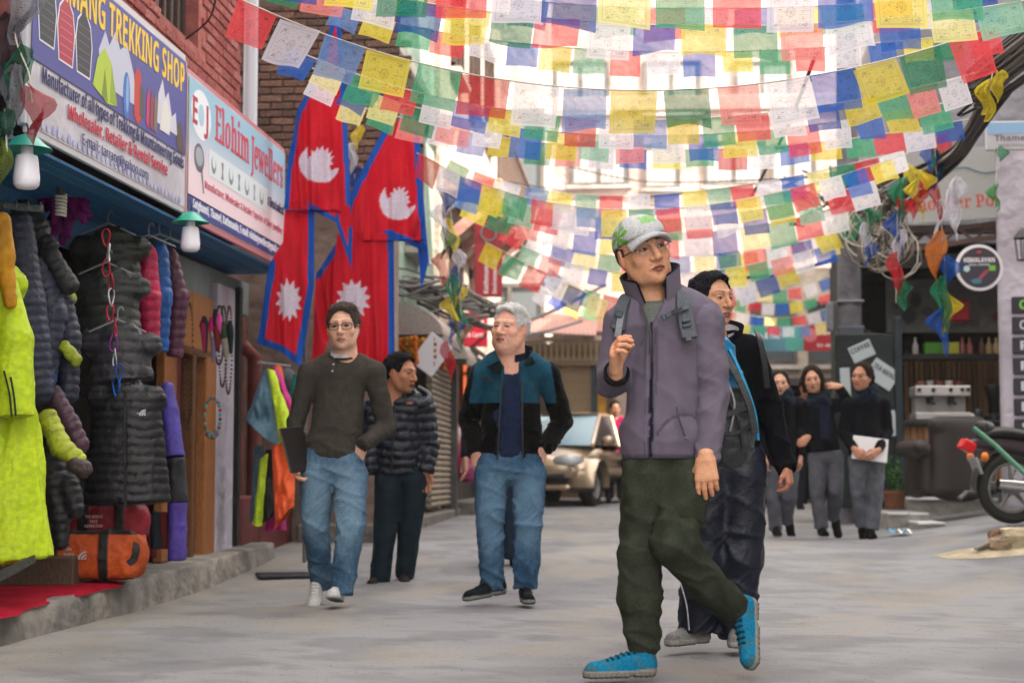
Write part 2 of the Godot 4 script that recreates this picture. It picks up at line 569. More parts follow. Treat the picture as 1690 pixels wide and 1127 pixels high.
func head(gt: Gather, xf: Transform3D, pr: Dictionary, cell: float) -> void:
	var f := Field.new(Vector3(-0.105, -0.235, -0.125), Vector3(0.105, 0.135, 0.14), cell)
	var w: float = pr.get("width", 1.0)
	var jaw: float = pr.get("jaw", 1.0)
	var nose: float = pr.get("nose", 1.0)
	var fat: float = pr.get("fat", 0.0)
	f.ell(Vector3(0, 0.028, -0.016), Vector3(0.074 * w, 0.088, 0.094), 0.01)
	f.ell(Vector3(0, -0.015, 0.026), Vector3(0.064 * w, 0.085, 0.066), 0.03)
	f.ell(Vector3(0, -0.066, 0.028), Vector3((0.052 + fat) * jaw * w, 0.046 + fat * 0.3, 0.056), 0.03)
	f.ell(Vector3(0, -0.099, 0.066), Vector3(0.019 * jaw, 0.014, 0.015), 0.025)
	for s in [-1.0, 1.0]:
		f.cap(Vector3(s * 0.06 * w, -0.03, 0.0), Vector3(s * 0.042 * jaw * w, -0.085, 0.03), 0.014, 0.012 + fat * 0.5, 0.03)   # jaw line
		f.ell(Vector3(s * 0.044 * w, -0.026, 0.062), Vector3(0.02, 0.018, 0.018), 0.022)                          # cheekbone
		f.cap(Vector3(s * 0.012, 0.024, 0.089), Vector3(s * 0.046, 0.023, 0.072), 0.0075, 0.007, 0.018)              # brow
		f.ell(Vector3(s * 0.031, 0.003, 0.094), Vector3(0.019, 0.0125, 0.012), 0.012, 1)                            # socket
		f.ell(Vector3(s * 0.031, 0.003, 0.0745), Vector3(0.016, 0.0145, 0.0145), 0.004)                            # lids
		f.ell(Vector3(s * 0.031, 0.0025, 0.0905), Vector3(0.0125, pr.get("open", 0.0045), 0.008), 0.0015, 1)         # the opening between them
		if pr.get("bags", 0.0) > 0.0:
			f.cap(Vector3(s * 0.02, -0.012, 0.086), Vector3(s * 0.042, -0.012, 0.076), 0.004, 0.004, 0.006)
		f.ell(Vector3(s * 0.0775 * w, -0.004, -0.008), Vector3(0.008, 0.031, 0.018), 0.006, 0, Basis(Vector3.UP, s * 0.35))   # ear
		f.ell(Vector3(s * 0.0865 * w, -0.001, -0.003), Vector3(0.006, 0.018, 0.009), 0.004, 1, Basis(Vector3.UP, s * 0.35))
		f.ell(Vector3(s * 0.0135 * nose, -0.036, 0.0945), Vector3(0.0085 * nose, 0.008, 0.011), 0.008)                # nostril wing
		f.ell(Vector3(s * 0.007 * nose, -0.0445, 0.1), Vector3(0.0035, 0.003, 0.005), 0.002, 1)
		f.cap(Vector3(s * 0.021, -0.042, 0.092), Vector3(s * 0.033, -0.07, 0.08), 0.0022, 0.002, 0.007, 1)           # fold beside the mouth
	f.cap(Vector3(0, 0.014, 0.088), Vector3(0, -0.03, 0.107 + 0.004 * nose), 0.0075, 0.0105 * nose, 0.012)
	f.ell(Vector3(0, -0.035, 0.108 + 0.003 * nose), Vector3(0.0105 * nose, 0.009, 0.009), 0.008)
	var sm: float = pr.get("smile", 0.0)
	var my := -0.067
	for s in [-1.0, 1.0]:
		f.cap(Vector3(0, my + 0.005, 0.0935), Vector3(s * 0.024, my + sm, 0.083 - sm * 0.5), 0.0055, 0.0035, 0.006)
		f.cap(Vector3(0, my - 0.006, 0.091), Vector3(s * 0.022, my - 0.001 + sm, 0.082 - sm * 0.5), 0.0068, 0.0035, 0.006)
		f.cap(Vector3(0, my - 0.0005, 0.101), Vector3(s * 0.026, my + sm, 0.0865 - sm * 0.5), 0.0022 + pr.get("mouth", 0.0), 0.0012, 0.002, 1)
	f.cap(Vector3(0, -0.085, 0.088), Vector3(0, -0.085, 0.09), 0.004, 0.004, 0.01, 1)
	var nk: float = pr.get("neck", 0.056)
	f.cap(Vector3(0, -0.05, -0.022), Vector3(0, -float(pr.get("neck_len", 0.25)), -0.045), nk, nk + 0.012, 0.025)
	if fat > 0.004:
		f.ell(Vector3(0, -0.11, 0.03), Vector3(0.045, 0.028, 0.04), 0.03)
	var base: Color = hexc(pr.skin)
	var red := Color(base.r * 1.02, base.g * 0.78, base.b * 0.74)
	var lips: Color = hexc(pr.get("lips", "a05a50"))
	var brow: Color = hexc(pr.get("brow", "2a2220"))
	var nz := noise(5, 40.0)
	var shave: float = pr.get("shave", 0.0)
	var teeth: bool = pr.get("teeth", false)
	skin(gt, f, xf, null, func(p: Vector3, _n: Vector3) -> Color:
		var q := base
		var ax := absf(p.x)
		var t := clampf(1.0 - Vector3((ax - 0.042) / 0.026, (p.y + 0.03) / 0.024, 0).length(), 0, 1) * 0.5
		t = maxf(t, clampf(1.0 - (p - Vector3(0, -0.034, 0.11)).length() / 0.024, 0, 1) * 0.6)
		t = maxf(t, 0.7 * clampf((ax - 0.072) / 0.01, 0, 1))
		if p.z > 0.0 or ax > 0.07: q = q.lerp(red, clampf(t, 0, 1))
		q = q.lerp(Color(q.r * 0.86, q.g * 0.82, q.b * 0.8), clampf(nz.get_noise_3dv(p) * 0.8 + 0.2, 0, 1))
		if shave > 0.0 and p.y < -0.045 and p.y > -0.125 and p.z > 0.0: q = q.lerp(Color(q.r * 0.7, q.g * 0.72, q.b * 0.76), shave)
		if p.z > 0.06:
			var ly := p.y - my - sm * clampf(ax / 0.024, 0, 1)
			var lw := 0.0095 * (1.0 - pow(clampf(ax / 0.0265, 0, 1), 2.0))
			if ly > -lw * 1.25 and ly < lw and ax < 0.026: q = q.lerp(lips, 0.85)
			if absf(ly) < 0.0022 + pr.get("mouth", 0.0) * 0.8 and ax < 0.024: q = Color(0.75, 0.7, 0.62) if teeth else Color(lips.r * 0.35, lips.g * 0.35, lips.b * 0.35)
			var by: float = 0.0255 + 0.005 * sin(clampf((ax - 0.01) / 0.045, 0, 1) * 2.4) + pr.get("brow_up", 0.0)
			if ax > 0.011 and ax < 0.053 and absf(p.y - by) < 0.0042 * (1.1 - 0.6 * (ax - 0.011) / 0.042): q = q.lerp(brow, pr.get("brow_amount", 0.85))
			var lash := Vector2((ax - 0.031) / 0.0145, (p.y - 0.0025) / (float(pr.get("open", 0.0045)) + 0.0022)).length()
			if lash < 1.0 and p.z > 0.07: q = q.lerp(Color(0.03, 0.02, 0.018), 0.75)
		return q)
	var gz: Vector3 = pr.get("gaze", Vector3(0, 0, 1))
	gz = gz.normalized()
	for s in [-1.0, 1.0]:
		var k0 := gt.v.size()
		var c := Vector3(s * 0.031, 0.0025, 0.0752)
		gt.tint = Color(0.72, 0.68, 0.62)
		ball(gt, Vector3.ZERO, Vector3.ONE * 0.0128, 20, look(gz) * Basis(Vector3.RIGHT, PI / 2))
		for k in range(k0, gt.v.size()):
			var a := gt.v[k].normalized().dot(gz)
			gt.c[k] = Color(0.012, 0.01, 0.01) if a > 0.95 else (hexc(pr.get("iris", "3a2418")) if a > 0.8 else Color(0.72, 0.68, 0.62))
			gt.v[k] = xf * (gt.v[k] + c)
			gt.n[k] = xf.basis * gt.n[k]
	gt.tint = Color.WHITE

func hair(parent: Node, xf: Transform3D, colour: String, cell: float, style: String, colour2 := "") -> MeshInstance3D:
	var f := Field.new(Vector3(-0.12, -0.19, -0.15), Vector3(0.12, 0.155, 0.13), cell)
	var lift := 0.009
	match style:
		"full", "parted": lift = 0.01
		"flat": lift = 0.008
	f.ell(Vector3(0, 0.03, -0.018), Vector3(0.077 + lift, 0.09 + lift, 0.097 + lift), 0.01)
	if style == "full" or style == "parted":
		f.ell(Vector3(0.012, 0.095, 0.015), Vector3(0.06, 0.03, 0.06), 0.03)
		f.cap(Vector3(-0.045, 0.094, 0.045), Vector3(0.05, 0.098, 0.04), 0.016, 0.015, 0.02)
	if style == "bob":
		for s in [-1.0, 1.0]:
			f.cap(Vector3(s * 0.07, 0.02, 0.005), Vector3(s * 0.075, -0.09, 0.02), 0.03, 0.02, 0.02)
		f.ell(Vector3(0, -0.05, -0.06), Vector3(0.08, 0.08, 0.05), 0.02)
	if style == "tied":
		for s in [-1.0, 1.0]: f.cap(Vector3(s * 0.07, 0.0, -0.05), Vector3(s * 0.045, -0.12, -0.07), 0.022, 0.026, 0.02)
		f.cap(Vector3(0, -0.02, -0.1), Vector3(0.02, -0.1, -0.1), 0.035, 0.03, 0.03)
		f.cap(Vector3(0.02, -0.1, -0.09), Vector3(0.05, -0.17, -0.05), 0.028, 0.014, 0.02)
	if style == "topped":
		f.ell(Vector3(0, 0.088, 0.012), Vector3(0.064, 0.036, 0.07), 0.02)
	var fy := -0.03
	match style:
		"full": fy = -0.006
		"parted": fy = -0.014
		"flat", "tied": fy = -0.004
		"bob": fy = -0.018
		"bald": fy = 0.01
		"topped": fy = -0.004
	f.ell(Vector3(0, fy, 0.085), Vector3(0.069 if style != "bob" else 0.056, 0.1, 0.078), 0.012, 1)
	f.ell(Vector3(0, fy - 0.06, 0.075), Vector3(0.074 if style != "bob" else 0.054, 0.1, 0.075), 0.01, 1)
	if style != "bob":
		for s in [-1.0, 1.0]:
			f.cap(Vector3(s * 0.09, -0.01, 0.005 + 0.03 * float(style == "tied")), Vector3(s * 0.09, -0.08, 0.03 + 0.03 * float(style == "tied")), 0.03, 0.04, 0.008, 1)
		if style == "tied": f.cap(Vector3(0, -0.2, 0.05), Vector3(0, -0.2, -0.05), 0.12, 0.12, 0.01, 1)
		else: f.cap(Vector3(0, -0.165, 0.05), Vector3(0, -0.165, -0.15), 0.1, 0.1, 0.01, 1)
	var g := G(colour)
	var na := noise(9, 1.0, 3)
	var c1 := hexc(colour)
	var c2 := hexc(colour2 if colour2 else colour)
	skin(g, f, xf, func(p: Vector3, _n: Vector3) -> float:
		var a := atan2(p.x, p.z + 0.02)
		return 0.004 * na.get_noise_3d(a * 14.0 + p.y * 6.0, p.y * 12.0, p.z * 30.0) + (0.006 * na.get_noise_3dv(p * 26.0) if style in ["full", "topped", "parted"] else 0.0),
		func(p: Vector3, _n: Vector3) -> Color:
			return c1.lerp(c2, clampf(0.5 + 0.9 * na.get_noise_3d(p.x * 60.0, p.y * 10.0, p.z * 22.0 + 7.0), 0, 1)))
	var h := part(parent, "hair", g, M.hair)
	strands(h, g, xf, [colour, colour2 if colour2 else colour], 420 if cell < 0.0055 else 160, style)
	return h

func strands(h: Node3D, g: Gather, xf: Transform3D, cols: Array, count: int, style: String) -> void:
	var r := RandomNumberGenerator.new()
	r.seed = 4
	var s := Gather.new()
	var size := xf.basis.x.length()
	for k in count:
		var q := r.randi() % g.v.size()
		var p := g.v[q]; var n := g.n[q]
		var comb := xf.basis * Vector3(r.randf_range(-0.3, 0.5), -0.5, -0.8)
		if style == "topped": comb = xf.basis * Vector3(r.randf_range(-0.6, 0.6), -0.35, r.randf_range(-0.5, 0.5))
		var d := (comb - n * comb.dot(n)).normalized()
		var l := r.randf_range(0.02, 0.045) * size * (0.6 if style == "topped" else 1.0)
		var up := r.randf_range(0.001, 0.007) * size
		s.tint = hexc(cols[k % 2]).lightened(r.randf() * 0.12)
		tube(s, [p - n * 0.002, p + d * l * 0.5 + n * up, p + d * l + n * up * 0.7 + Vector3(r.randf_range(-0.004, 0.004), 0, 0)], [0.0011, 0.0009, 0.0003], 3, 1.0, false)
	part(h, "loose_hair", s, M.hair).set_meta("kind", "stuff")

func hand(gt: Gather, xf: Transform3D, side: float, curls: Array, cell: float, tint: String, thumb := 0.25, spread := 0.05) -> void:
	var f := Field.new(Vector3(-0.085, -0.225, -0.05), Vector3(0.085, 0.05, 0.12), cell)
	f.cap(Vector3(0, 0.022, 0), Vector3(0, 0, 0), 0.023, 0.023, 0.01, 0, Vector3.RIGHT, 1.2)
	var xs := [0.031, 0.0105, -0.0105, -0.029]
	var ln := [0.072, 0.08, 0.074, 0.058]
	var ra := [0.0098, 0.01, 0.0096, 0.0085]
	f.cap(Vector3(0.002 * side, -0.005, 0), Vector3(0.002 * side, -0.075, 0.002), 0.017, 0.0165, 0.012, 0, Vector3.RIGHT, 2.0)
	for k in 4:
		var sx: float = xs[k] * side
		var base := Vector3(sx, -0.088 + absf(xs[k] - 0.01) * 0.22, -0.001)
		f.cap(Vector3(sx * 0.55, -0.01, -0.002), base, 0.012, 0.0115, 0.012)
		var ang := 0.0
		var p := base
		var r: float = ra[k]
		for seg in 3:
			ang += curls[k] * [0.85, 1.1, 0.75][seg]
			var d := Vector3(sx * 30.0 * spread * (1.0 if seg == 0 else 0.6), -cos(ang), sin(ang)).normalized()
			var q: Vector3 = p + d * ln[k] * [0.46, 0.3, 0.24][seg]
			f.cap(p, q, r, r * 0.92, 0.003)
			p = q
			r *= 0.93
	var t0 := Vector3(side * 0.018, -0.015, 0.008)
	var t1 := Vector3(side * 0.044, -0.047, 0.014 + 0.02 * thumb)
	var t2 := t1 + Vector3(side * (0.017 - 0.03 * thumb), -0.028, 0.012 * thumb + 0.01 * thumb)
	var t3 := t2 + Vector3(side * (0.006 - 0.035 * thumb), -0.024, 0.012 * thumb)
	f.cap(t0, t1, 0.0155, 0.0125, 0.014)
	f.cap(t1, t2, 0.0112, 0.01, 0.004)
	f.cap(t2, t3, 0.0102, 0.0085, 0.003)
	var base_c := hexc(tint)
	skin(gt, f, xf, null, func(p: Vector3, _n: Vector3) -> Color:
		return base_c.lerp(Color(base_c.r, base_c.g * 0.78, base_c.b * 0.72), clampf((-p.y - 0.06) * 6.0, 0, 0.6)))

func core(gt: Gather, caps: Array, cell := 0.02) -> void:
	var lo := Vector3.ONE * 9; var hi := -lo
	for q in caps:
		lo = lo.min(q[0].min(q[1]) - Vector3.ONE * 0.2); hi = hi.max(q[0].max(q[1]) + Vector3.ONE * 0.2)
	var f := Field.new(lo, hi, cell)
	for q in caps: f.cap(q[0], q[1], q[2] * 0.72, q[3] * 0.72, 0.02)
	skin(gt, f)

func shoe_mesh(upper: String, sole: String, toe: String, lace: String, length: float, cell := 0.005, high := 0.0) -> ArrayMesh:
	var L := length
	var f := Field.new(Vector3(-0.075, -0.015, -0.04), Vector3(0.075, 0.15 + high, L + 0.03), cell)
	f.cap(Vector3(0, 0.016, 0.03), Vector3(0.0, 0.016, L * 0.5), 0.031, 0.03, 0.02)
	f.cap(Vector3(0.0, 0.016, L * 0.45), Vector3(0.004, 0.014, L - 0.045), 0.034, 0.038, 0.02)
	f.cap(Vector3(0, 0.05, 0.035), Vector3(0, 0.05, L * 0.42), 0.033, 0.03, 0.02)
	f.cap(Vector3(0, 0.06, L * 0.35), Vector3(0.002, 0.03, L - 0.05), 0.03, 0.027, 0.02)
	f.cap(Vector3(0, 0.05, 0.035), Vector3(0, 0.095 + high, 0.045), 0.033, 0.034, 0.02, 0, Vector3.BACK, 1.25, 2)
	f.cut(Vector3(0, 0.0, 0), Vector3(0, -1, 0))
	f.cap(Vector3(0, 0.08, 0.048), Vector3(0, 0.2 + high, 0.055), 0.026, 0.03, 0.004, 1, Vector3.BACK, 1.3)
	f.cap(Vector3(-0.08, 0.0, L * 0.33), Vector3(0.08, 0.0, L * 0.33), 0.009, 0.009, 0.008, 1)
	var g := G()
	var cu := hexc(upper); var cs := hexc(sole); var ct := hexc(toe); var cl := hexc(lace)
	var nz := noise(77, 30.0)
	skin(g, f, Transform3D.IDENTITY, func(p: Vector3, n: Vector3) -> float:
		if p.y < 0.026: return 0.003 - 0.003 * absf(sin(p.z * 160.0)) * float(p.y < 0.016)
		var lc := 0.0
		if absf(p.x) < 0.022 and n.y > 0.3 and p.z > L * 0.3 and p.z < L * 0.66: lc = 0.004 * maxf(0.0, sin(p.z * 300.0 + absf(p.x) * 60.0))
		return lc + 0.0012 * nz.get_noise_3dv(p),
		func(p: Vector3, n: Vector3) -> Color:
			var up := 0.024 + 0.012 * smoothstep(L * 0.4, 0.0, p.z)
			if p.y < 0.008: return cs.darkened(0.6)
			if p.y < up: return cs
			if p.z > L - 0.05 - 0.02 * cos(p.x * 40.0) and p.y < 0.046: return ct
			if absf(p.x) < 0.024 and n.y > 0.3 and p.z > L * 0.28 and p.z < L * 0.68: return cl if sin(p.z * 300.0 + absf(p.x) * 60.0) > 0.0 else cu.darkened(0.25)
			var sd := sin(p.z * 52.0 - p.y * 40.0)
			if sd > 0.72 and p.y < 0.075: return cu.lerp(ct, 0.55)
			if p.z < 0.02 and p.y > 0.06: return ct
			return cu * (0.92 + 0.16 * nz.get_noise_3dv(p * 2.0)))
	return g.mesh()

func glasses(parent: Node, xf: Transform3D, colour: String, temple: String, thick: float, half_rim: bool, wd := 0.024, ht := 0.0155) -> void:
	var g := G(colour)
	var gl := G("ffffff")
	for s in [-1.0, 1.0]:
		var pts := []
		for k in 25:
			var a := TAU * k / 24
			var x: float = signf(cos(a)) * pow(absf(cos(a)), 0.6) * wd
			var y: float = signf(sin(a)) * pow(absf(sin(a)), 0.6) * ht
			pts.append(xf * Vector3(s * (0.0335) + x, 0.0 + y - 0.002, 0.101 - absf(s * 0.0335 + x) * 0.22 + absf(0.0335) * 0.1))
		tube(g, pts, thick, 6, 1.0, false)
		var c := gl.vert(xf * Vector3(s * 0.0335, -0.002, 0.0975), xf.basis.z)
		for k in 24:
			gl.vert(pts[k], xf.basis.z)
		for k in 24:
			gl.tri(c, c + 1 + k, c + 1 + (k + 1) % 24)
	tube(g, [xf * Vector3(-0.0105, 0.003, 0.099), xf * Vector3(0, 0.006, 0.102), xf * Vector3(0.0105, 0.003, 0.099)], thick, 6)
	var e := part(parent, "eyeglasses", g, M.plastic)
	part(e, "lens", gl, M.glass)
	var t := G(temple)
	for s in [-1.0, 1.0]:
		tube(t, [xf * Vector3(s * 0.057, 0.006, 0.091), xf * Vector3(s * 0.066, 0.006, 0.078), xf * Vector3(s * 0.08, 0.004, 0.0), xf * Vector3(s * 0.082, -0.012, -0.018)], thick * 1.3, 6)
	part(e, "temple", t, M.plastic)

func ring_collar(g: Gather, ctr: Vector3, rx: float, rz: float, h: float, a0: float, a1: float, flare: float, tilt := 0.12, b := Basis.IDENTITY) -> void:
	for side in [0.0, 0.006]:
		sheet(g, 30, 6, func(u: float, v: float) -> Vector3:
			var a := deg_to_rad(lerpf(a0, a1, u))
			var open := pow(absf(u - 0.5) * 2.0, 6.0)
			var r := 1.0 + flare * v + 0.25 * open * v
			return ctr + b * Vector3(sin(a) * (rx * r + side), h * v * (1.0 - 0.15 * open) - cos(a) * tilt * rz * 4.0 * 0.5, cos(a) * (rz * r + side) - 0.01 * v))

func strap(parent: Node, called: String, pts: Array, w: float, th: float, colour: String, m: Material, facing: Vector3) -> MeshInstance3D:
	var g := G(colour)
	var pp := curve(pts, 6 * (pts.size() - 1))
	var prev := []
	for k in pp.size():
		var d: Vector3 = (pp[mini(k + 1, pp.size() - 1)] - pp[maxi(k - 1, 0)]).normalized()
		var x := d.cross(facing).normalized()
		var nn := x.cross(d).normalized()
		var q := [pp[k] - x * w * 0.5, pp[k] + x * w * 0.5, pp[k] + x * w * 0.46 + nn * th, pp[k] - x * w * 0.46 + nn * th]
		if k > 0:
			for e in 4:
				g.quad(prev[e], prev[(e + 1) % 4], q[(e + 1) % 4], q[e])
		if k == 0: g.quad(q[3], q[2], q[1], q[0])
		if k == pp.size() - 1: g.quad(q[0], q[1], q[2], q[3])
		prev = q
	return part(parent, called, g, m)

func garment(o: Node, called: String, m: Material, cell: float, caps: Array, bump, col, tint := "808080") -> MeshInstance3D:
	var lo := Vector3.ONE * 99; var hi := -lo
	for q in caps:
		if q.size() > 5 and q[5] == 1: continue
		var s: float = q[7] if q.size() > 7 else 1.0
		var r := Vector3.ONE * (maxf(q[2], q[3]) * s + 0.05)
		lo = lo.min(q[0].min(q[1]) - r); hi = hi.max(q[0].max(q[1]) + r)
	var f := Field.new(lo, hi, cell)
	for q in caps:
		f.cap(q[0], q[1], q[2], q[3], q[4] if q.size() > 4 else 0.03, q[5] if q.size() > 5 else 0, q[6] if q.size() > 6 else Vector3.RIGHT, q[7] if q.size() > 7 else 1.0, q[8] if q.size() > 8 else 0)
	var g := G(tint)
	skin(g, f, Transform3D.IDENTITY, bump, col)
	return part(o, called, g, m)

func along(p: Vector3, pts: Array) -> Vector2:
	var best := Vector2(0, 99)
	var s := 0.0
	for k in pts.size() - 1:
		var a: Vector3 = pts[k]; var d: Vector3 = pts[k + 1] - a
		var l := d.length()
		var t := clampf((p - a).dot(d) / (l * l), 0, 1)
		var q := (p - a - d * t).length()
		if q < best.y: best = Vector2(s + t * l, q)
		s += l
	return best

func quilted(step: float, amp: float, axis_y: float, arms: Array, nz: FastNoiseLite, phase := 0.0) -> Callable:
	return func(p: Vector3, _n: Vector3) -> float:
		var s := p.y + 0.016 * nz.get_noise_3dv(p * Vector3(5, 3, 5))
		var arm := false
		for a in arms:
			var q := along(p, a)
			if q.y < axis_y: s = q.x; arm = true
		var w := absf(sin(PI * s / step + phase))
		return amp * (pow(w, 0.55) - 0.75) + 0.5 * amp * nz.get_noise_3dv(p * Vector3(14, 9, 14)) + 0.6 * amp * nz.get_noise_3d(p.x * 45.0, p.y * 12.0, p.z * 45.0) * (1.0 - w)

func denim_col(nz: FastNoiseLite, base: String, worn: String, knees: Array) -> Callable:
	var c1 := hexc(base); var c2 := hexc(worn)
	return func(p: Vector3, n: Vector3) -> Color:
		var t := 0.12 + 0.4 * nz.get_noise_3dv(p * Vector3(7, 2.5, 7)) + 0.3 * nz.get_noise_3dv(p * Vector3(40, 14, 40)) + 0.35 * pow(clampf(crease(nz, p + Vector3(0, p.x * 0.5, 0), Vector3(3, 9, 3)), 0, 1), 5.0)
		for k in knees: t += 0.75 * exp(-pow((p - k).length() / 0.17, 2.0)) * clampf(n.z, 0, 1)
		return c1.lerp(c2, clampf(t, 0, 1))

func cloth_bump(nz: FastNoiseLite, amp: float, sc: Vector3, spots: Array, extra: float, reach := 0.15) -> Callable:
	return func(p: Vector3, _n: Vector3) -> float:
		var k := amp
		for s in spots: k += extra * exp(-pow(p.distance_to(s) / reach, 2.0))
		return k * (pow(clampf(crease(nz, p + Vector3(0, p.x * 0.5, 0), sc), 0, 1), 3.0) - 0.3) + 0.45 * k * (pow(clampf(crease(nz, p + Vector3(3, -p.x * 0.9, 0), sc * 1.9), 0, 1), 3.0) - 0.3) + amp * nz.get_noise_3dv(p * sc * 1.3)

func mottled(nz: FastNoiseLite, a: String, b: String, sc := 14.0) -> Callable:
	var c1 := hexc(a); var c2 := hexc(b)
	return func(p: Vector3, _n: Vector3) -> Color: return c1.lerp(c2, clampf(0.5 + nz.get_noise_3dv(p * sc), 0, 1))

func stand_shoe(o: Node, m: ArrayMesh, p: Vector3, dir_deg: float, pitch := 0.0) -> void:
	part(o, "shoe", m, M.cloth, Transform3D(Basis(Vector3.UP, deg_to_rad(dir_deg)) * Basis(Vector3.RIGHT, deg_to_rad(pitch)), p))


func person_front() -> void:
	var o := thing("person", "person in grey and white cap and purple grey fleece stepping in blue trainers", "person", Vector3(-0.006, 0.06, -6.453), 0.0766)
	o.position.y = 0.0
	var sk := "cf9a78"
	var body := G(sk)
	var hx := Transform3D(turn(-4, 18, 15) * Basis.from_scale(Vector3.ONE * 1.15), Vector3(0.012, 1.616, 0))
	head(body, hx, {"skin": sk, "width": 1.02, "jaw": 1.08, "nose": 1.08, "lips": "8e4a40", "brow": "4a3a34", "brow_amount": 0.8, "open": 0.0035, "bags": 1.0, "gaze": Vector3(0.35, 0.15, 1), "fat": 0.002, "mouth": 0.0015, "neck_len": 0.14}, 0.003)
	body.tint = hexc(sk)
	core(body, [[Vector3(0.029, 1.542, -0.02), Vector3(0.059, 1.371, -0.06), 0.085, 0.09], [Vector3(0.053, 1.438, -0.03), Vector3(0.113, 1.135, -0.03), 0.07, 0.11], [Vector3(0.113, 1.135, -0.03), Vector3(0.117, 0.823, -0.02), 0.11, 0.12], [Vector3(-0.06, 1.355, -0.02), Vector3(0.244, 1.369, -0.04), 0.06, 0.06],
		[Vector3(-0.073, 1.342, 0), Vector3(-0.108, 1.122, 0), 0.04, 0.035], [Vector3(-0.108, 1.122, 0), Vector3(-0.096, 1.156, 0.17), 0.034, 0.028], [Vector3(0.242, 1.34, -0.03), Vector3(0.279, 1.092, -0.01), 0.04, 0.036], [Vector3(0.279, 1.092, -0.01), Vector3(0.234, 0.815, 0.1), 0.034, 0.026],
		[Vector3(0.023, 0.789, 0), Vector3(-0.009, 0.448, 0.03), 0.07, 0.05], [Vector3(-0.009, 0.448, 0.03), Vector3(0.004, 0.092, 0.02), 0.05, 0.035], [Vector3(0.179, 0.789, -0.02), Vector3(0.112, 0.485, 0.1), 0.07, 0.05], [Vector3(0.112, 0.485, 0.1), Vector3(0.387, 0.234, -0.12), 0.05, 0.035]])
	var y := -Vector3(-0.1, 0.8, 0.55).normalized()
	var zz := Vector3(1, 0.05, 0.25)
	var xx := y.cross(zz).normalized()
	hand(body, Transform3D(Basis(xx, y, xx.cross(y)) * Basis.from_scale(Vector3(1.08, 1.0, 1.08)), Vector3(-0.103, 1.161, 0.17)), -1.0, [0.62, 0.72, 0.76, 0.8], 0.003, sk, 0.9, 0.02)
	y = Vector3(-0.03, 1, -0.05).normalized()
	zz = Vector3(0.25, 0, -1)
	xx = y.cross(zz).normalized()
	hand(body, Transform3D(Basis(xx, y, xx.cross(y)) * Basis.from_scale(Vector3(1.08, 0.9, 1.08)), Vector3(0.233, 0.83, 0.13)), 1.0, [0.22, 0.26, 0.3, 0.36], 0.003, sk, 0.5, 0.05)
	part(o, "body", body, M.skin)
	var hg := G("4a4644")
	var hf := Field.new(Vector3(-0.12, -0.12, -0.15), Vector3(0.12, 0.06, 0.1), 0.004)
	hf.ell(Vector3(0, 0.02, -0.018), Vector3(0.08, 0.09, 0.1), 0.01)
	hf.ell(Vector3(0, -0.03, 0.1), Vector3(0.09, 0.13, 0.115), 0.01, 1)
	hf.cut(Vector3(0, -0.06, 0), Vector3(0, -1, 0.25))
	hf.cut(Vector3(0, 0.03, 0), Vector3(0, 1, 0.25))
	var nh := noise(8, 60.0)
	skin(hg, hf, hx, func(p: Vector3, _n: Vector3) -> float: return 0.003 * nh.get_noise_3d(p.x * 3.0, p.y * 0.6, p.z * 3.0))
	part(o, "hair", hg, M.hair)
	var cg := G("b9bcc2")
	var cf := Field.new(Vector3(-0.12, -0.06, -0.15), Vector3(0.12, 0.16, 0.21), 0.004)
	cf.ell(Vector3(0, 0.036, -0.012), Vector3(0.085, 0.095, 0.106), 0.01)
	cf.ell(Vector3(0, 0.06, 0.035), Vector3(0.075, 0.058, 0.068), 0.02)
	cf.cut(Vector3(0, 0.036, 0.0), Vector3(0, -1, 0.14))
	for k in 25:
		var a := -1.02 + 2.04 * k / 24.0
		cf.cap(Vector3(sin(a) * 0.072, 0.045 - 0.012 * a * a, cos(a) * 0.078 - 0.004), Vector3(sin(a) * 0.084, 0.036 - 0.026 * a * a, 0.02 + cos(a) * 0.118), 0.0062, 0.0055, 0.008)
	var gc := hexc("6dbb3a"); var w1 := hexc("c3c6cb"); var w2 := hexc("8d93a0")
	var nn := noise(4, 9.0)
	skin(cg, cf, hx, func(p: Vector3, _n: Vector3) -> float:
		var a := atan2(p.x, p.z)
		return -0.0022 * exp(-pow(absf(fposmod(a + 0.52, 1.047) - 0.5235) * 40.0, 2.0)) if p.z < 0.1 else 0.0,
		func(p: Vector3, _n: Vector3) -> Color:
			if p.z > 0.088 and p.y < 0.06: return w1 * 0.93
			var q := Vector2((p.z - 0.02) / 0.05, (p.y - 0.066) / 0.036)
			if p.x < -0.03:
				var r := q.length(); var a := q.angle()
				if r < 0.55 + 0.45 * pow(absf(sin(a * 3.0 + 0.4)), 0.8) and sin(a * 6.0) > -0.25: return gc
			if absf(p.x - 0.012) < 0.03 and p.z > 0.06 and p.y > 0.085 and p.y < 0.112: return gc.lerp(w1, 0.3)
			var s := sin(p.y * 120.0 + p.z * 60.0 + 2.0 * nn.get_noise_3dv(p))
			return w1.lerp(w2, 0.75 if (s > 0.55 and p.z < 0.05) else 0.0))
	part(o, "cap", cg, M.cloth)
	glasses(o, hx, "8c8680", "141214", 0.0015, false, 0.0245, 0.016)
	var f := Field.new(Vector3(-0.177, 0.744, -0.3), Vector3(0.347, 1.509, 0.32), 0.0095)
	var X := Vector3(1, 0, 0)
	f.cap(Vector3(0.103, 1.356, -0.03), Vector3(0.089, 0.858, -0.02), 0.113, 0.124, 0.03, 0, X, 1.22, 2)
	f.cap(Vector3(0.092, 0.927, -0.02), Vector3(0.092, 0.833, -0.02), 0.131, 0.127, 0.01, 0, X, 1.28, 2)
	f.cap(Vector3(-0.048, 1.348, -0.02), Vector3(0.24, 1.37, -0.05), 0.075, 0.08, 0.05)
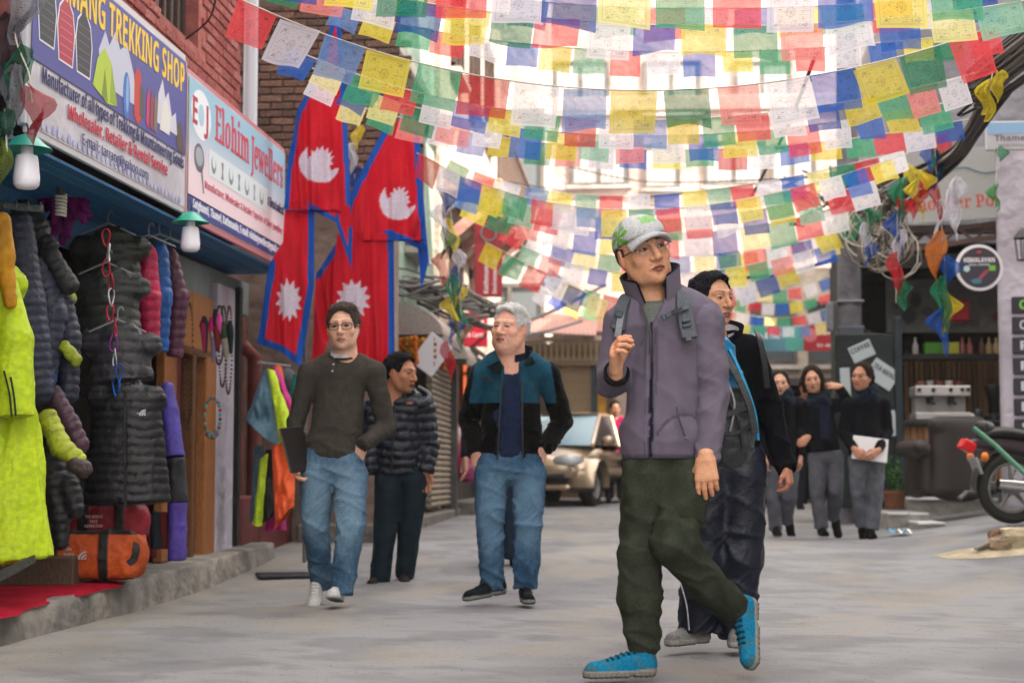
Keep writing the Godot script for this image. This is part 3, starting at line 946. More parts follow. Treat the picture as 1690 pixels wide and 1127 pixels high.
	f.cap(Vector3(0.011, 1.397, -0.04), Vector3(0.17, 1.412, -0.05), 0.075, 0.075, 0.05)
	f.cap(Vector3(0.058, 1.404, -0.04), Vector3(0.059, 1.468, -0.05), 0.085, 0.072, 0.03, 0, X, 1.1, 2)
	f.cap(Vector3(-0.07, 1.338, -0.01), Vector3(-0.113, 1.133, 0), 0.07, 0.061, 0.03)
	f.cap(Vector3(-0.113, 1.126, 0), Vector3(-0.099, 1.151, 0.15), 0.06, 0.052, 0.02, 0, X, 1.0, 2)
	f.cap(Vector3(0.052, 1.368, -0.03), Vector3(0.051, 1.531, -0.03), 0.062, 0.068, 0.006, 1, X, 1.1)
	f.cap(Vector3(0.032, 1.302, 0.1), Vector3(0.038, 1.481, 0.1), 0.004, 0.075, 0.006, 1, Vector3.BACK, 2.2)
	var n1 := noise(41, 1.0, 1)
	var nb := noise(42, 1.0, 2)
	var fc := hexc("67606f"); var navy := hexc("1d2130"); var fd := hexc("595262")
	var zx0 := Vector3(0.038, 1.318, 0); var zx1 := Vector3(0.03, 0.828, 0)
	var pk := Vector3(0.162, 0.926, 0)
	var jbump := func(p: Vector3, n: Vector3) -> float:
		var a := 0.006 * pow(clampf(crease(n1, p + Vector3(0, p.x * 0.6, 0), Vector3(3, 4.5, 3)), 0, 1), 3.0) + 0.005 * nb.get_noise_3dv(p * Vector3(7, 2.5, 7))
		a *= clampf((p.y - zx1.y) / 0.05, 0.0, 1.0)
		var zx := lerpf(zx0.x, zx1.x, (zx0.y - p.y) / (zx0.y - zx1.y))
		if n.z > 0.3 and p.z > 0.02 and p.y < zx0.y + 0.02:
			a -= 0.007 * exp(-pow((p.x - zx) / 0.007, 2.0))
			a += 0.004 * exp(-pow((absf(p.x - zx) - 0.016) / 0.008, 2.0))
			var q := Vector2((p.x - pk.x) / 0.135, (p.y - pk.y + 0.115) / 0.185)
			if p.x > zx + 0.02: a -= 0.004 * exp(-pow((q.length() - 1.0) * 14.0, 2.0)) * float(p.y < pk.y + 0.1)
		return a
	var jcol := func(p: Vector3, n: Vector3) -> Color:
		var zx := lerpf(zx0.x, zx1.x, (zx0.y - p.y) / (zx0.y - zx1.y))
		if p.y < zx0.y + 0.03 and n.z > 0.2 and p.z > 0.0 and absf(p.x - zx) < 0.006: return navy
		if p.y < zx1.y + 0.012 and p.z > -0.2: return fd
		if absf(p.y - zx1.y - 0.018) < 0.004: return fd.darkened(0.25)
		var pq := Vector2((p.x - pk.x) / 0.135, (p.y - pk.y + 0.115) / 0.185).length()
		if n.z > 0.2 and p.x > zx + 0.02 and p.y < pk.y + 0.1 and absf(pq - 1.0) < 0.028: return fd.darkened(0.3)
		if n.z > 0.2 and absf(p.x - zx) < 0.022 and absf(p.x - zx) > 0.017: return fd.darkened(0.2)
		return fc.lerp(fd, clampf(0.5 + nb.get_noise_3dv(p * 14.0), 0, 1) * 0.5)
	var g := G("655c6b")
	skin(g, f, Transform3D.IDENTITY, jbump, jcol)
	var jk := part(o, "fleece_jacket", g, M.fleece)
	var sg2 := G("67606f")
	var sf2 := Field.new(Vector3(0.143, 0.744, -0.25), Vector3(0.382, 1.445, 0.3), 0.008)
	sf2.cap(Vector3(0.174, 1.383, -0.04), Vector3(0.242, 1.349, -0.025), 0.07, 0.08, 0.03)
	sf2.cap(Vector3(0.242, 1.349, -0.025), Vector3(0.266, 1.179, 0.01), 0.078, 0.068, 0.03)
	sf2.cap(Vector3(0.266, 1.179, 0.01), Vector3(0.278, 1.075, 0.02), 0.068, 0.063, 0.02)
	sf2.cap(Vector3(0.278, 1.075, 0.02), Vector3(0.238, 0.815, 0.105), 0.062, 0.047, 0.012, 0, X, 1.0, 2)
	var elb := Vector3(0.255, 1.071, 0.08); var cufp := Vector3(0.239, 0.844, 0.1)
	skin(sg2, sf2, Transform3D.IDENTITY, cloth_bump(n1, 0.003, Vector3(3, 5.5, 3), [elb, cufp], 0.009, 0.1), func(p: Vector3, _n: Vector3) -> Color:
		if p.y < cufp.y - 0.012: return fd
		return fc.lerp(fd, clampf(0.5 + nb.get_noise_3dv(p * 14.0), 0, 1) * 0.5))
	part(jk, "sleeve", sg2, M.fleece)
	var colg := G("1d2130")
	ring_collar(colg, Vector3(0.06, 1.459, -0.035), 0.09, 0.088, 0.1, 24, 336, 0.14, 0.2, Basis.from_euler(Vector3(0, -0.12, 0.2)))
	part(jk, "collar_lining", colg, M.fleece)
	var colo := G("67606f")
	ring_collar(colo, Vector3(0.06, 1.459, -0.035) + Vector3(0, -0.004, 0), 0.098, 0.096, 0.1, 25, 335, 0.14, 0.2, Basis.from_euler(Vector3(0, -0.12, 0.2)))
	part(jk, "collar", colo, M.fleece)
	strap(jk, "zip_tape", [Vector3(-0.002, 1.408, 0.07), Vector3(0.014, 1.354, 0.105), Vector3(0.027, 1.297, 0.135), Vector3(0.026, 1.215, 0.14)], 0.011, 0.003, "161a26", M.nylon, Vector3(0, 0, 1))
	var zp := G("3a3d47")
	bar(zp, Vector3(0.005, 1.287, 0.148), Vector3(-0.009, 1.252, 0.152), 0.009, 0.004, 0.001)
	part(jk, "zip_pull", zp, M.gloss)
	strap(jk, "pocket_zip", [Vector3(0.124, 1.023, 0.136), Vector3(0.134, 0.971, 0.142), Vector3(0.154, 0.913, 0.14)], 0.008, 0.003, "3c3744", M.nylon, Vector3(0.2, 0, 1))
	var pz := G("2c2c34")
	bar(pz, Vector3(0.147, 0.906, 0.147), Vector3(0.167, 0.899, 0.143), 0.006, 0.004)
	part(jk, "zip_pull", pz, M.gloss)
	var sg := G("6e7370")
	var sf := Field.new(Vector3(-0.054, 1.235, -0.12), Vector3(0.154, 1.485, 0.16), 0.008)
	sf.cap(Vector3(0.053, 1.428, -0.03), Vector3(0.044, 1.294, 0.01), 0.085, 0.055, 0.02, 0, X, 1.0)
	sf.cut(Vector3(0.047, 1.421, 0.04), Vector3(0, 1, 0.5))
	skin(sg, sf, Transform3D.IDENTITY, func(p: Vector3, _n: Vector3) -> float: return 0.003 * n1.get_noise_3dv(p * Vector3(12, 4, 12)))
	part(o, "shirt", sg, M.cloth)
	var cu := G("16171c")
	lathe(cu, [Vector2(0.05, -0.02), Vector2(0.05, 0.002), Vector2(0.045, 0.003), Vector2(0.03, -0.01)], Transform3D(Basis(look(Vector3(0.1, 0.3, 0.85)) * Basis(Vector3.RIGHT, PI / 2)), Vector3(-0.099, 1.15, 0.155)), 20)
	part(jk, "cuff", cu, M.fleece)
	var tf := Field.new(Vector3(-0.155, 0.021, -0.3), Vector3(0.409, 0.862, 0.3), 0.0095)
	tf.cap(Vector3(0.064, 0.846, -0.02), Vector3(0.187, 0.847, -0.03), 0.108, 0.108, 0.03)
	tf.cap(Vector3(0.028, 0.777, -0.01), Vector3(-0.006, 0.47, 0), 0.102, 0.082, 0.02)
	tf.cap(Vector3(-0.009, 0.471, 0.03), Vector3(-0.011, 0.312, 0.02), 0.083, 0.081, 0.02)
	tf.cap(Vector3(-0.011, 0.312, 0.02), Vector3(0.007, 0.154, 0.015), 0.081, 0.064, 0.02)
	tf.cap(Vector3(0.007, 0.154, 0.015), Vector3(0.013, 0.096, 0.015), 0.055, 0.047, 0.012, 0, X, 1.0, 2)
	tf.cap(Vector3(0.173, 0.766, 0.01), Vector3(0.112, 0.519, 0.13), 0.1, 0.084, 0.006)
	tf.cap(Vector3(0.11, 0.524, 0.13), Vector3(0.239, 0.369, 0.02), 0.084, 0.075, 0.015)
	tf.cap(Vector3(0.239, 0.369, 0.02), Vector3(0.389, 0.233, -0.14), 0.077, 0.053, 0.02, 0, X, 1.0, 2)
	var tn := noise(51, 1.0, 2)
	var tc := hexc("3b4036"); var td := hexc("2f332a")
	var kn1 := Vector3(0.117, 0.485, 0.1); var an1 := Vector3(0.001, 0.13, 0); var an2 := Vector3(0.37, 0.246, -0.12)
	var tg := G("2f332b")
	skin(tg, tf, Transform3D.IDENTITY, func(p: Vector3, _n: Vector3) -> float:
		var k1: float = exp(-pow(p.distance_to(kn1) / 0.17, 2.0)) + exp(-pow(p.distance_to(an1) / 0.14, 2.0)) + exp(-pow(p.distance_to(an2) / 0.13, 2.0))
		var a := (0.005 + 0.011 * k1) * pow(clampf(crease(tn, p + Vector3(0, p.x * 0.5, 0), Vector3(2.6, 7.0, 2.6)), 0, 1), 2.5)
		return a + 0.009 * tn.get_noise_3dv(p * Vector3(7, 2.5, 7)) - 0.003,
		func(p: Vector3, _n: Vector3) -> Color: return tc.lerp(td, clampf(0.4 + tn.get_noise_3dv(p * 12.0), 0, 1)))
	var tr := part(o, "trousers", tg, M.cloth)
	var fl := G("33372e")
	sheet(fl, 10, 6, func(u: float, v: float) -> Vector3: return lerp3(lerp3(Vector3(0.114, 0.663, 0.19), Vector3(0.228, 0.653, 0.12), u), lerp3(Vector3(0.131, 0.623, 0.19), Vector3(0.223, 0.599, 0.125), u), v) + Vector3(0, 0, 0.012 * sin(u * PI)))
	part(tr, "pocket_flap", fl, M.cloth)
	var sm := shoe_mesh("1d7ba4", "8a8880", "3f6878", "16323c", 0.285, 0.0045)
	part(o, "shoe", sm, M.cloth, Transform3D(Basis(Vector3.UP, deg_to_rad(-78)), Vector3(0.048, 0.016, 0.02) * Vector3(1, 0, 1) + Vector3(0.0, 0.022, 0)))
	var so := Basis(look(Vector3(-0.1, -1, 0.42), Vector3(-0.8, 0.3, 0.5)))
	part(o, "shoe", sm, M.cloth, Transform3D(so, Vector3(0.449, 0.289, -0.16)))
	var sock := G("c9c9c9")
	tube(sock, [Vector3(0.017, 0.082, 0.015), Vector3(0.022, 0.121, 0.015)], 0.036, 14)
	part(o, "sock", sock, M.cloth)
	sock = G("d0d0d2")
	tube(sock, [Vector3(0.412, 0.226, -0.14), Vector3(0.364, 0.264, -0.12)], 0.036, 14)
	part(o, "sock", sock, M.cloth)
	var bag := G("3c3d42")
	var bf := Field.new(Vector3(0.161, 0.745, -0.45), Vector3(0.566, 1.413, -0.02), 0.011)
	bf.cap(Vector3(0.279, 1.246, -0.26), Vector3(0.331, 0.935, -0.26), 0.1, 0.12, 0.04, 0, X, 1.15)
	bf.cap(Vector3(0.304, 1.055, -0.28), Vector3(0.337, 0.911, -0.27), 0.13, 0.12, 0.04)
	bf.cut(Vector3(0.335, 0.811, -0.26), Vector3(0, -1, 0))
	var bn := noise(61, 1.0, 2)
	var bc := hexc("3d3e43"); var bb := hexc("1f7fb2")
	var bx := Vector3(0.341, 1.133, 0)
	skin(bag, bf, Transform3D.IDENTITY, func(p: Vector3, _n: Vector3) -> float: return 0.012 * pow(clampf(crease(bn, p, Vector3(4, 9, 4)), 0, 1), 2.0),
		func(p: Vector3, _n: Vector3) -> Color:
			var q := p.x - 0.25 * (bx.y - p.y)
			if q > bx.x - 0.02 and p.z > -0.26 and p.y > bx.y - 0.02: return bb
			return bc)
	var bk := part(o, "backpack", bag, M.nylon)
	strap(bk, "compression_strap", [Vector3(0.341, 1.238, -0.16), Vector3(0.379, 1.165, -0.13), Vector3(0.429, 1.048, -0.13), Vector3(0.456, 0.931, -0.16)], 0.028, 0.008, "37383c", M.nylon, Vector3(0.2, 0, 1))
	strap(bk, "trim_strip", [Vector3(0.358, 1.258, -0.165), Vector3(0.399, 1.161, -0.14), Vector3(0.448, 1.025, -0.15), Vector3(0.469, 0.909, -0.19)], 0.012, 0.012, "2a93c8", M.nylon, Vector3(0.4, 0, 1))
	strap(bk, "zip", [Vector3(0.358, 1.047, -0.125), Vector3(0.39, 0.977, -0.125), Vector3(0.405, 0.872, -0.135)], 0.012, 0.007, "17181b", M.nylon, Vector3(0.2, 0, 1))
	strap(bk, "pocket_edge", [Vector3(0.333, 0.93, -0.12), Vector3(0.385, 0.935, -0.125), Vector3(0.441, 0.964, -0.155)], 0.016, 0.008, "232428", M.nylon, Vector3(0.2, 0, 1))
	strap(bk, "cord", [Vector3(0.342, 1.142, -0.14), Vector3(0.372, 1.047, -0.125), Vector3(0.352, 0.93, -0.125)], 0.008, 0.008, "8a8c92", M.nylon, Vector3(0.2, 0, 1))
	strap(bk, "side_strap", [Vector3(0.319, 0.996, -0.12), Vector3(0.366, 1.012, -0.12), Vector3(0.421, 1.036, -0.14)], 0.022, 0.008, "2f3034", M.nylon, Vector3(0.2, 0, 1))
	strap(bk, "shoulder_strap", [Vector3(0.156, 1.469, -0.14), Vector3(0.165, 1.483, -0.06), Vector3(0.161, 1.429, 0.05), Vector3(0.161, 1.365, 0.085), Vector3(0.175, 1.278, 0.118)], 0.062, 0.016, "5d6069", M.cloth, Vector3(0.15, 0.2, 1))
	strap(bk, "webbing_strap", [Vector3(0.157, 1.402, 0.085), Vector3(0.165, 1.331, 0.112), Vector3(0.172, 1.27, 0.13)], 0.024, 0.006, "4c4f57", M.nylon, Vector3(0.15, 0.2, 1))
	var bu := G("2b3a40")
	for q in [Vector3(0.159, 1.39, 0.108), Vector3(0.164, 1.346, 0.123), Vector3(0.166, 1.327, 0.126)]:
		box(bu, q, Vector3(0.034, 0.012, 0.012), Basis(Vector3.BACK, 0.15), 0.003)
	part(bk, "strap_buckle", bu, M.plastic)
	strap(bk, "sternum_strap", [Vector3(0.149, 1.39, 0.115), Vector3(0.125, 1.38, 0.125), Vector3(0.101, 1.369, 0.14)], 0.02, 0.005, "343a40", M.nylon, Vector3(0, 0, 1))
	bu = G("2b3a40")
	box(bu, Vector3(0.096, 1.366, 0.146), Vector3(0.026, 0.02, 0.01), Basis(Vector3.BACK, 0.5), 0.003)
	box(bu, Vector3(0.078, 1.357, 0.146), Vector3(0.018, 0.024, 0.008), Basis(Vector3.BACK, 0.5), 0.003)
	part(bk, "clip", bu, M.plastic)
	strap(bk, "shoulder_strap", [Vector3(-0.015, 1.448, -0.12), Vector3(-0.045, 1.447, -0.03), Vector3(-0.074, 1.393, 0.06), Vector3(-0.085, 1.31, 0.085)], 0.05, 0.014, "565a63", M.cloth, Vector3(-0.3, 0.2, 1))
	strap(bk, "webbing_strap", [Vector3(-0.076, 1.379, 0.09), Vector3(-0.084, 1.331, 0.105), Vector3(-0.092, 1.285, 0.11)], 0.026, 0.006, "7d828a", M.nylon, Vector3(-0.3, 0, 1))
	bu = G("22313a")
	box(bu, Vector3(-0.086, 1.373, 0.1), Vector3(0.03, 0.026, 0.014), Basis(Vector3.BACK, -0.4), 0.003)
	box(bu, Vector3(-0.104, 1.327, 0.1), Vector3(0.03, 0.022, 0.014), Basis(Vector3.BACK, -0.4), 0.003)
	part(bk, "strap_buckle", bu, M.plastic)
	tube(bag, [Vector3.ZERO, Vector3.UP * 0.001], 0.001, 3)
	var lp := G("22242a")
	tube(lp, curve([Vector3(0.197, 1.497, -0.1), Vector3(0.204, 1.525, -0.09), Vector3(0.228, 1.514, -0.1), Vector3(0.225, 1.49, -0.12)], 10), 0.004, 6)
	part(bk, "haul_loop", lp, M.nylon)


func person_henley() -> void:
	var o := thing("person", "person in dark brown buttoned jersey and blue jeans with glasses and white trainers", "person", Vector3(-1.826, -0.008, -9.9), 0.0766)
	var X := Vector3.RIGHT
	var sk := "e2b29a"
	var body := G(sk)
	var hx := Transform3D(turn(-1, -4, 3) * Basis.from_scale(Vector3.ONE * 1.16), Vector3(0.064, 1.641, 0.02))
	head(body, hx, {"skin": sk, "width": 0.97, "jaw": 1.0, "nose": 1.0, "lips": "b0705f", "brow": "5a4436", "brow_amount": 0.6, "open": 0.004, "gaze": Vector3(0.05, 0.0, 1), "iris": "4a4a44", "shave": 0.12, "neck": 0.058}, 0.0036)
	body.tint = hexc(sk)
	core(body, [[Vector3(0.06, 1.469, -0.03), Vector3(0.042, 1.145, -0.02), 0.06, 0.1], [Vector3(0.042, 1.145, -0.02), Vector3(0.002, 0.823, -0.02), 0.1, 0.1], [Vector3(-0.148, 1.389, -0.03), Vector3(0.248, 1.389, -0.03), 0.05, 0.05],
		[Vector3(-0.146, 1.389, -0.02), Vector3(-0.218, 1.074, -0.04), 0.04, 0.03], [Vector3(-0.218, 1.074, -0.04), Vector3(-0.196, 0.858, 0.06), 0.03, 0.025], [Vector3(0.256, 1.389, -0.02), Vector3(0.313, 1.067, -0.05), 0.04, 0.03], [Vector3(0.313, 1.067, -0.05), Vector3(0.215, 0.972, 0.06), 0.03, 0.025],
		[Vector3(-0.078, 0.823, 0), Vector3(-0.084, 0.498, 0.02), 0.07, 0.05], [Vector3(-0.084, 0.498, 0.02), Vector3(-0.07, 0.174, -0.2), 0.05, 0.035], [Vector3(0.111, 0.823, 0), Vector3(0.117, 0.478, 0.07), 0.07, 0.05], [Vector3(0.117, 0.478, 0.07), Vector3(0.063, 0.088, 0.1), 0.05, 0.035]])
	var y := -Vector3(0.05, -1, 0.25).normalized()
	var zz := Vector3(0.9, 0.1, 0.4)
	var xx := y.cross(zz).normalized()
	hand(body, Transform3D(Basis(xx, y, xx.cross(y)), Vector3(-0.197, 0.866, 0.05)), -1.0, [0.5, 0.55, 0.6, 0.65], 0.004, sk, 0.4, 0.02)
	y = -Vector3(-0.5, -0.85, -0.3).normalized()
	zz = Vector3(-0.3, 0.2, -1)
	xx = y.cross(zz).normalized()
	hand(body, Transform3D(Basis(xx, y, xx.cross(y)), Vector3(0.193, 0.947, 0.055)), 1.0, [0.1, 0.1, 0.15, 0.2], 0.004, sk, 0.3, 0.02)
	part(o, "body", body, M.skin)
	hair(o, hx, "463d38", 0.0045, "parted", "5f544b")
	glasses(o, hx, "1d1a1a", "1d1a1a", 0.0021, false, 0.0265, 0.0165)
	var n1 := noise(141, 1.0, 1)
	var n2 := noise(142, 1.0, 3)
	var el := Vector3(0.32, 1.067, -0.05); var wr := Vector3(0.196, 0.957, 0.09); var hem := Vector3(0.003, 0.886, 0.1)
	var jers := garment(o, "jersey", M.cloth, 0.0105, [
		[Vector3(0.054, 1.368, -0.03), Vector3(0.008, 0.895, -0.02), 0.108, 0.125, 0.03, 0, X, 1.32, 2],
		[Vector3(0.008, 0.948, -0.02), Vector3(0.001, 0.87, -0.02), 0.128, 0.12, 0.01, 0, X, 1.36, 2],
		[Vector3(-0.133, 1.379, -0.03), Vector3(0.24, 1.386, -0.03), 0.07, 0.07, 0.05],
		[Vector3(-0.041, 1.433, -0.04), Vector3(0.16, 1.433, -0.04), 0.06, 0.06, 0.05],
		[Vector3(-0.146, 1.367, -0.02), Vector3(-0.219, 1.074, -0.05), 0.064, 0.056, 0.02],
		[Vector3(-0.219, 1.074, -0.05), Vector3(-0.201, 0.869, 0.05), 0.055, 0.043, 0.01, 0, X, 1.0, 2],
		[Vector3(0.248, 1.367, -0.02), Vector3(0.315, 1.06, -0.06), 0.066, 0.058, 0.02],
		[Vector3(0.315, 1.06, -0.06), Vector3(0.187, 0.946, 0.1), 0.057, 0.045, 0.01, 0, X, 1.0, 2],
		[Vector3(0.062, 1.414, -0.02), Vector3(0.06, 1.576, -0.02), 0.064, 0.08, 0.006, 1, X, 1.15]],
		cloth_bump(n1, 0.0035, Vector3(3.5, 5, 3.5), [el, wr, hem, Vector3(-0.205, 1.001, 0)], 0.009, 0.11), mottled(n2, "4a4641", "413d39", 18.0))
	var bt := G("b9b2a6")
	for q in [Vector3(0.019, 1.463, 0.055), Vector3(0.014, 1.422, 0.075), Vector3(0.009, 1.382, 0.088)]:
		lathe(bt, [Vector2(0.0005, 0.008), Vector2(0.005, 0.007), Vector2(0.0055, 0.0)], Transform3D(Basis(Vector3.RIGHT, PI / 2), q), 10)
		part(jers, "button", bt, M.plastic)
		bt = G("b9b2a6")
	strap(jers, "placket", [Vector3(0.02, 1.482, 0.035), Vector3(0.017, 1.426, 0.067), Vector3(0.009, 1.361, 0.09)], 0.022, 0.002, "484440", M.cloth, Vector3(0, 0.3, 1))
	var col := G("45413c")
	ring_collar(col, Vector3(0.061, 1.479, -0.02), 0.079, 0.088, 0.016, 0, 360, 0.0, 0.2)
	part(jers, "neckband", col, M.cloth)
	col = G("d6d6da")
	ring_collar(col, Vector3(0.061, 1.493, -0.02), 0.071, 0.08, 0.022, 0, 360, -0.03, 0.2)
	part(o, "undershirt", col, M.cloth)
	var k1 := Vector3(-0.074, 0.5, 0.1); var k2 := Vector3(0.123, 0.48, 0.14)
	garment(o, "jeans", M.denim, 0.0105, [
		[Vector3(-0.056, 0.841, -0.02), Vector3(0.08, 0.841, -0.02), 0.118, 0.118, 0.03],
		[Vector3(-0.063, 0.902, -0.02), Vector3(0.087, 0.902, -0.02), 0.1, 0.1, 0.02],
		[Vector3(-0.085, 0.77, 0), Vector3(-0.093, 0.483, 0), 0.106, 0.08, 0.012],
		[Vector3(-0.093, 0.483, 0), Vector3(-0.074, 0.114, -0.24), 0.08, 0.07, 0.004, 0, X, 1.0, 2],
		[Vector3(0.108, 0.77, 0), Vector3(0.126, 0.472, 0.1), 0.108, 0.086, 0.008],
		[Vector3(0.126, 0.472, 0.1), Vector3(0.071, 0.085, 0.11), 0.086, 0.07, 0.004, 0, X, 1.0, 2]],
		cloth_bump(n1, 0.004, Vector3(2.6, 6.5, 2.6), [k1, k2, Vector3(-0.048, 0.198, -0.1), Vector3(0.069, 0.158, 0.1), Vector3(0.022, 0.753, 0.1)], 0.012, 0.13), denim_col(n2, "3d5f80", "7fa0bb", [k1, k2, Vector3(-0.065, 0.682, 0.1), Vector3(0.118, 0.682, 0.1)]))
	var sm := shoe_mesh("d8d6d4", "c9c8c6", "c2c4c6", "e4e4e2", 0.3, 0.006)
	stand_shoe(o, sm, Vector3(0.053, 0.042, 0) * Vector3(1, 0, 1) + Vector3(0, 0.03, 0.0), -4, -9)
	stand_shoe(o, sm, Vector3(-0.088, 0.143, -0.3) + Vector3(0, 0.0, 0), -8, 38)
	var t := thing("tablet_folder", "dark leather tablet folder tucked under the jersey man's forearm", "folder", o.position, 0.0766)
	var tg := G("2a2523")
	var tb := Basis(Vector3(0.55, 0.08, -0.83).normalized(), Vector3(-0.25, 0.95, -0.1).normalized(), Vector3.ZERO)
	tb.z = tb.x.cross(tb.y).normalized(); tb.y = tb.z.cross(tb.x)
	box(tg, Vector3.ZERO, Vector3(0.2, 0.27, 0.012), tb, 0.004)
	part(t, "cover", tg, M.leather, Transform3D(Basis.IDENTITY, Vector3(-0.198, 0.922, 0.1)))
	tg = G("8a5a3c")
	box(tg, tb * Vector3(-0.1025, 0, 0), Vector3(0.003, 0.262, 0.006), tb)
	part(t, "edge", tg, M.leather, Transform3D(Basis.IDENTITY, Vector3(-0.198, 0.922, 0.1)))

func person_whitehair() -> void:
	var o := thing("person", "white haired person in open teal and black fleece jacket over navy jersey and jeans", "person", Vector3(-0.783, 0.022, -10.058), 0.0766)
	var X := Vector3.RIGHT
	var sk := "e4ae98"
	var body := G(sk)
	var hx := Transform3D(turn(-4, -30, -4) * Basis.from_scale(Vector3(1.2, 1.17, 1.18)), Vector3(0, 1.611, 0.02))
	head(body, hx, {"skin": sk, "width": 1.06, "jaw": 1.12, "nose": 1.15, "fat": 0.008, "lips": "b0665a", "brow": "b8a79a", "brow_amount": 0.5, "open": 0.0028, "bags": 1.0, "gaze": Vector3(0, 0, 1), "iris": "4a4a44", "smile": 0.003, "mouth": 0.0012, "neck": 0.066}, 0.0036)
	body.tint = hexc(sk)
	core(body, [[Vector3(0.022, 1.445, -0.03), Vector3(0.011, 1.082, -0.02), 0.06, 0.12], [Vector3(0.011, 1.082, -0.02), Vector3(0, 0.794, -0.02), 0.12, 0.12], [Vector3(-0.17, 1.365, -0.03), Vector3(0.228, 1.365, -0.03), 0.05, 0.05],
		[Vector3(-0.177, 1.353, -0.02), Vector3(-0.253, 1.083, -0.05), 0.04, 0.03], [Vector3(-0.253, 1.083, -0.05), Vector3(-0.223, 0.923, 0.02), 0.03, 0.025], [Vector3(0.235, 1.353, -0.02), Vector3(0.311, 1.065, -0.05), 0.04, 0.03], [Vector3(0.311, 1.065, -0.05), Vector3(0.233, 0.945, 0.02), 0.03, 0.025],
		[Vector3(-0.108, 0.776, 0), Vector3(-0.129, 0.445, 0.02), 0.07, 0.05], [Vector3(-0.129, 0.445, 0.02), Vector3(-0.093, 0.087, -0.02), 0.05, 0.035], [Vector3(0.093, 0.776, 0), Vector3(0.1, 0.438, 0.04), 0.07, 0.05], [Vector3(0.1, 0.438, 0.04), Vector3(0.089, 0.085, 0.05), 0.05, 0.035]])
	var y := -Vector3(0.25, -1, -0.25).normalized()
	var zz := Vector3(0.4, 0.2, -1)
	var xx := y.cross(zz).normalized()
	hand(body, Transform3D(Basis(xx, y, xx.cross(y)), Vector3(-0.208, 0.88, 0.02)), -1.0, [0.1, 0.1, 0.15, 0.2], 0.004, sk, 0.3, 0.02)
	y = -Vector3(-0.35, -1, -0.25).normalized()
	zz = Vector3(-0.4, 0.2, -1)
	xx = y.cross(zz).normalized()
	hand(body, Transform3D(Basis(xx, y, xx.cross(y)), Vector3(0.197, 0.901, 0.03)), 1.0, [0.1, 0.1, 0.15, 0.2], 0.004, sk, 0.3, 0.02)
	part(o, "body", body, M.skin)
	hair(o, hx, "e6e5e8", 0.0045, "full", "f8f7f8")
	var n1 := noise(241, 1.0, 1)
	var n2 := noise(242, 1.0, 3)
	garment(o, "jersey", M.cloth, 0.0105, [
		[Vector3(0.011, 1.343, -0.03), Vector3(0, 1.082, -0.02), 0.1, 0.124, 0.03, 0, X, 1.1],
		[Vector3(0, 1.082, -0.02), Vector3(-0.004, 0.841, -0.01), 0.124, 0.12, 0.02, 0, X, 1.1, 2],
		[Vector3(0.014, 1.371, -0.02), Vector3(0.014, 1.55, 0.01), 0.062, 0.075, 0.006, 1, X, 1.1]],
		cloth_bump(n1, 0.003, Vector3(4, 5, 4), [Vector3(0, 0.883, 0.1)], 0.007, 0.12), mottled(n2, "26314f", "1e2842", 22.0))
	var pc := G("222a3e")
	ring_collar(pc, Vector3(0.025, 1.437, -0.02), 0.082, 0.085, 0.05, 18, 342, 0.1, 0.18, Basis.from_euler(Vector3(0, -0.3, 0)))
	part(o, "polo_collar", pc, M.cloth)
	var teal := hexc("1f4a5e"); var blk := hexc("0b0b0d"); var blk2 := hexc("121215")
	var zl0 := Vector3(-0.051, 1.406, 0); var zl1 := Vector3(-0.129, 0.83, 0); var zr0 := Vector3(0.072, 1.406, 0); var zr1 := Vector3(0.108, 0.83, 0)
	var yk := Vector3(0, 1.172, 0); var shl := Vector3(-0.231, 1.262, 0); var shr := Vector3(0.263, 1.262, 0)
	var jk := garment(o, "fleece_jacket", M.fleece, 0.0065, [
		[Vector3(0.011, 1.354, -0.04), Vector3(0.004, 0.874, -0.03), 0.118, 0.142, 0.03, 0, X, 1.36, 2],
		[Vector3(0.003, 0.92, -0.03), Vector3(0.004, 0.827, -0.03), 0.146, 0.14, 0.01, 0, X, 1.36, 2],
		[Vector3(-0.163, 1.354, -0.03), Vector3(0.221, 1.357, -0.03), 0.072, 0.072, 0.05],
		[Vector3(-0.08, 1.416, -0.04), Vector3(0.119, 1.42, -0.04), 0.066, 0.066, 0.05],
		[Vector3(-0.177, 1.335, -0.02), Vector3(-0.25, 1.076, -0.06), 0.072, 0.064, 0.02],
		[Vector3(-0.25, 1.076, -0.06), Vector3(-0.208, 0.873, 0.04), 0.063, 0.047, 0.012, 0, X, 1.0, 2],
		[Vector3(0.231, 1.335, -0.02), Vector3(0.311, 1.065, -0.06), 0.074, 0.066, 0.02],
		[Vector3(0.311, 1.065, -0.06), Vector3(0.204, 0.894, 0.06), 0.065, 0.048, 0.012, 0, X, 1.0, 2],
		[Vector3(0.011, 1.432, 0.16), Vector3(-0.003, 0.776, 0.16), 0.058, 0.074, 0.008, 1, Vector3.BACK, 2.2],
		[Vector3(0.022, 1.365, -0.03), Vector3(0.022, 1.554, -0.03), 0.07, 0.085, 0.006, 1, X, 1.15]],
		cloth_bump(n1, 0.0035, Vector3(3.5, 5, 3.5), [Vector3(0.317, 1.046, 0), Vector3(0.225, 0.919, 0.08), Vector3(-0.241, 1.046, 0)], 0.009, 0.12),
		func(p: Vector3, n: Vector3) -> Color:
			var wig := 0.0
			if p.y > yk.y + wig and p.x > shl.x + 0.14 * (p.y - shl.y) and p.x < shr.x - 0.14 * (p.y - shr.y) and n.z > -0.4:
				return teal.lerp(Color(teal.r * 0.75, teal.g * 0.75, teal.b * 0.8), clampf(0.5 + n2.get_noise_3dv(p * 12.0), 0, 1))
			return blk.lerp(blk2, clampf(0.5 + n2.get_noise_3dv(p * 30.0), 0, 1)))
	var lap := G("15161a")
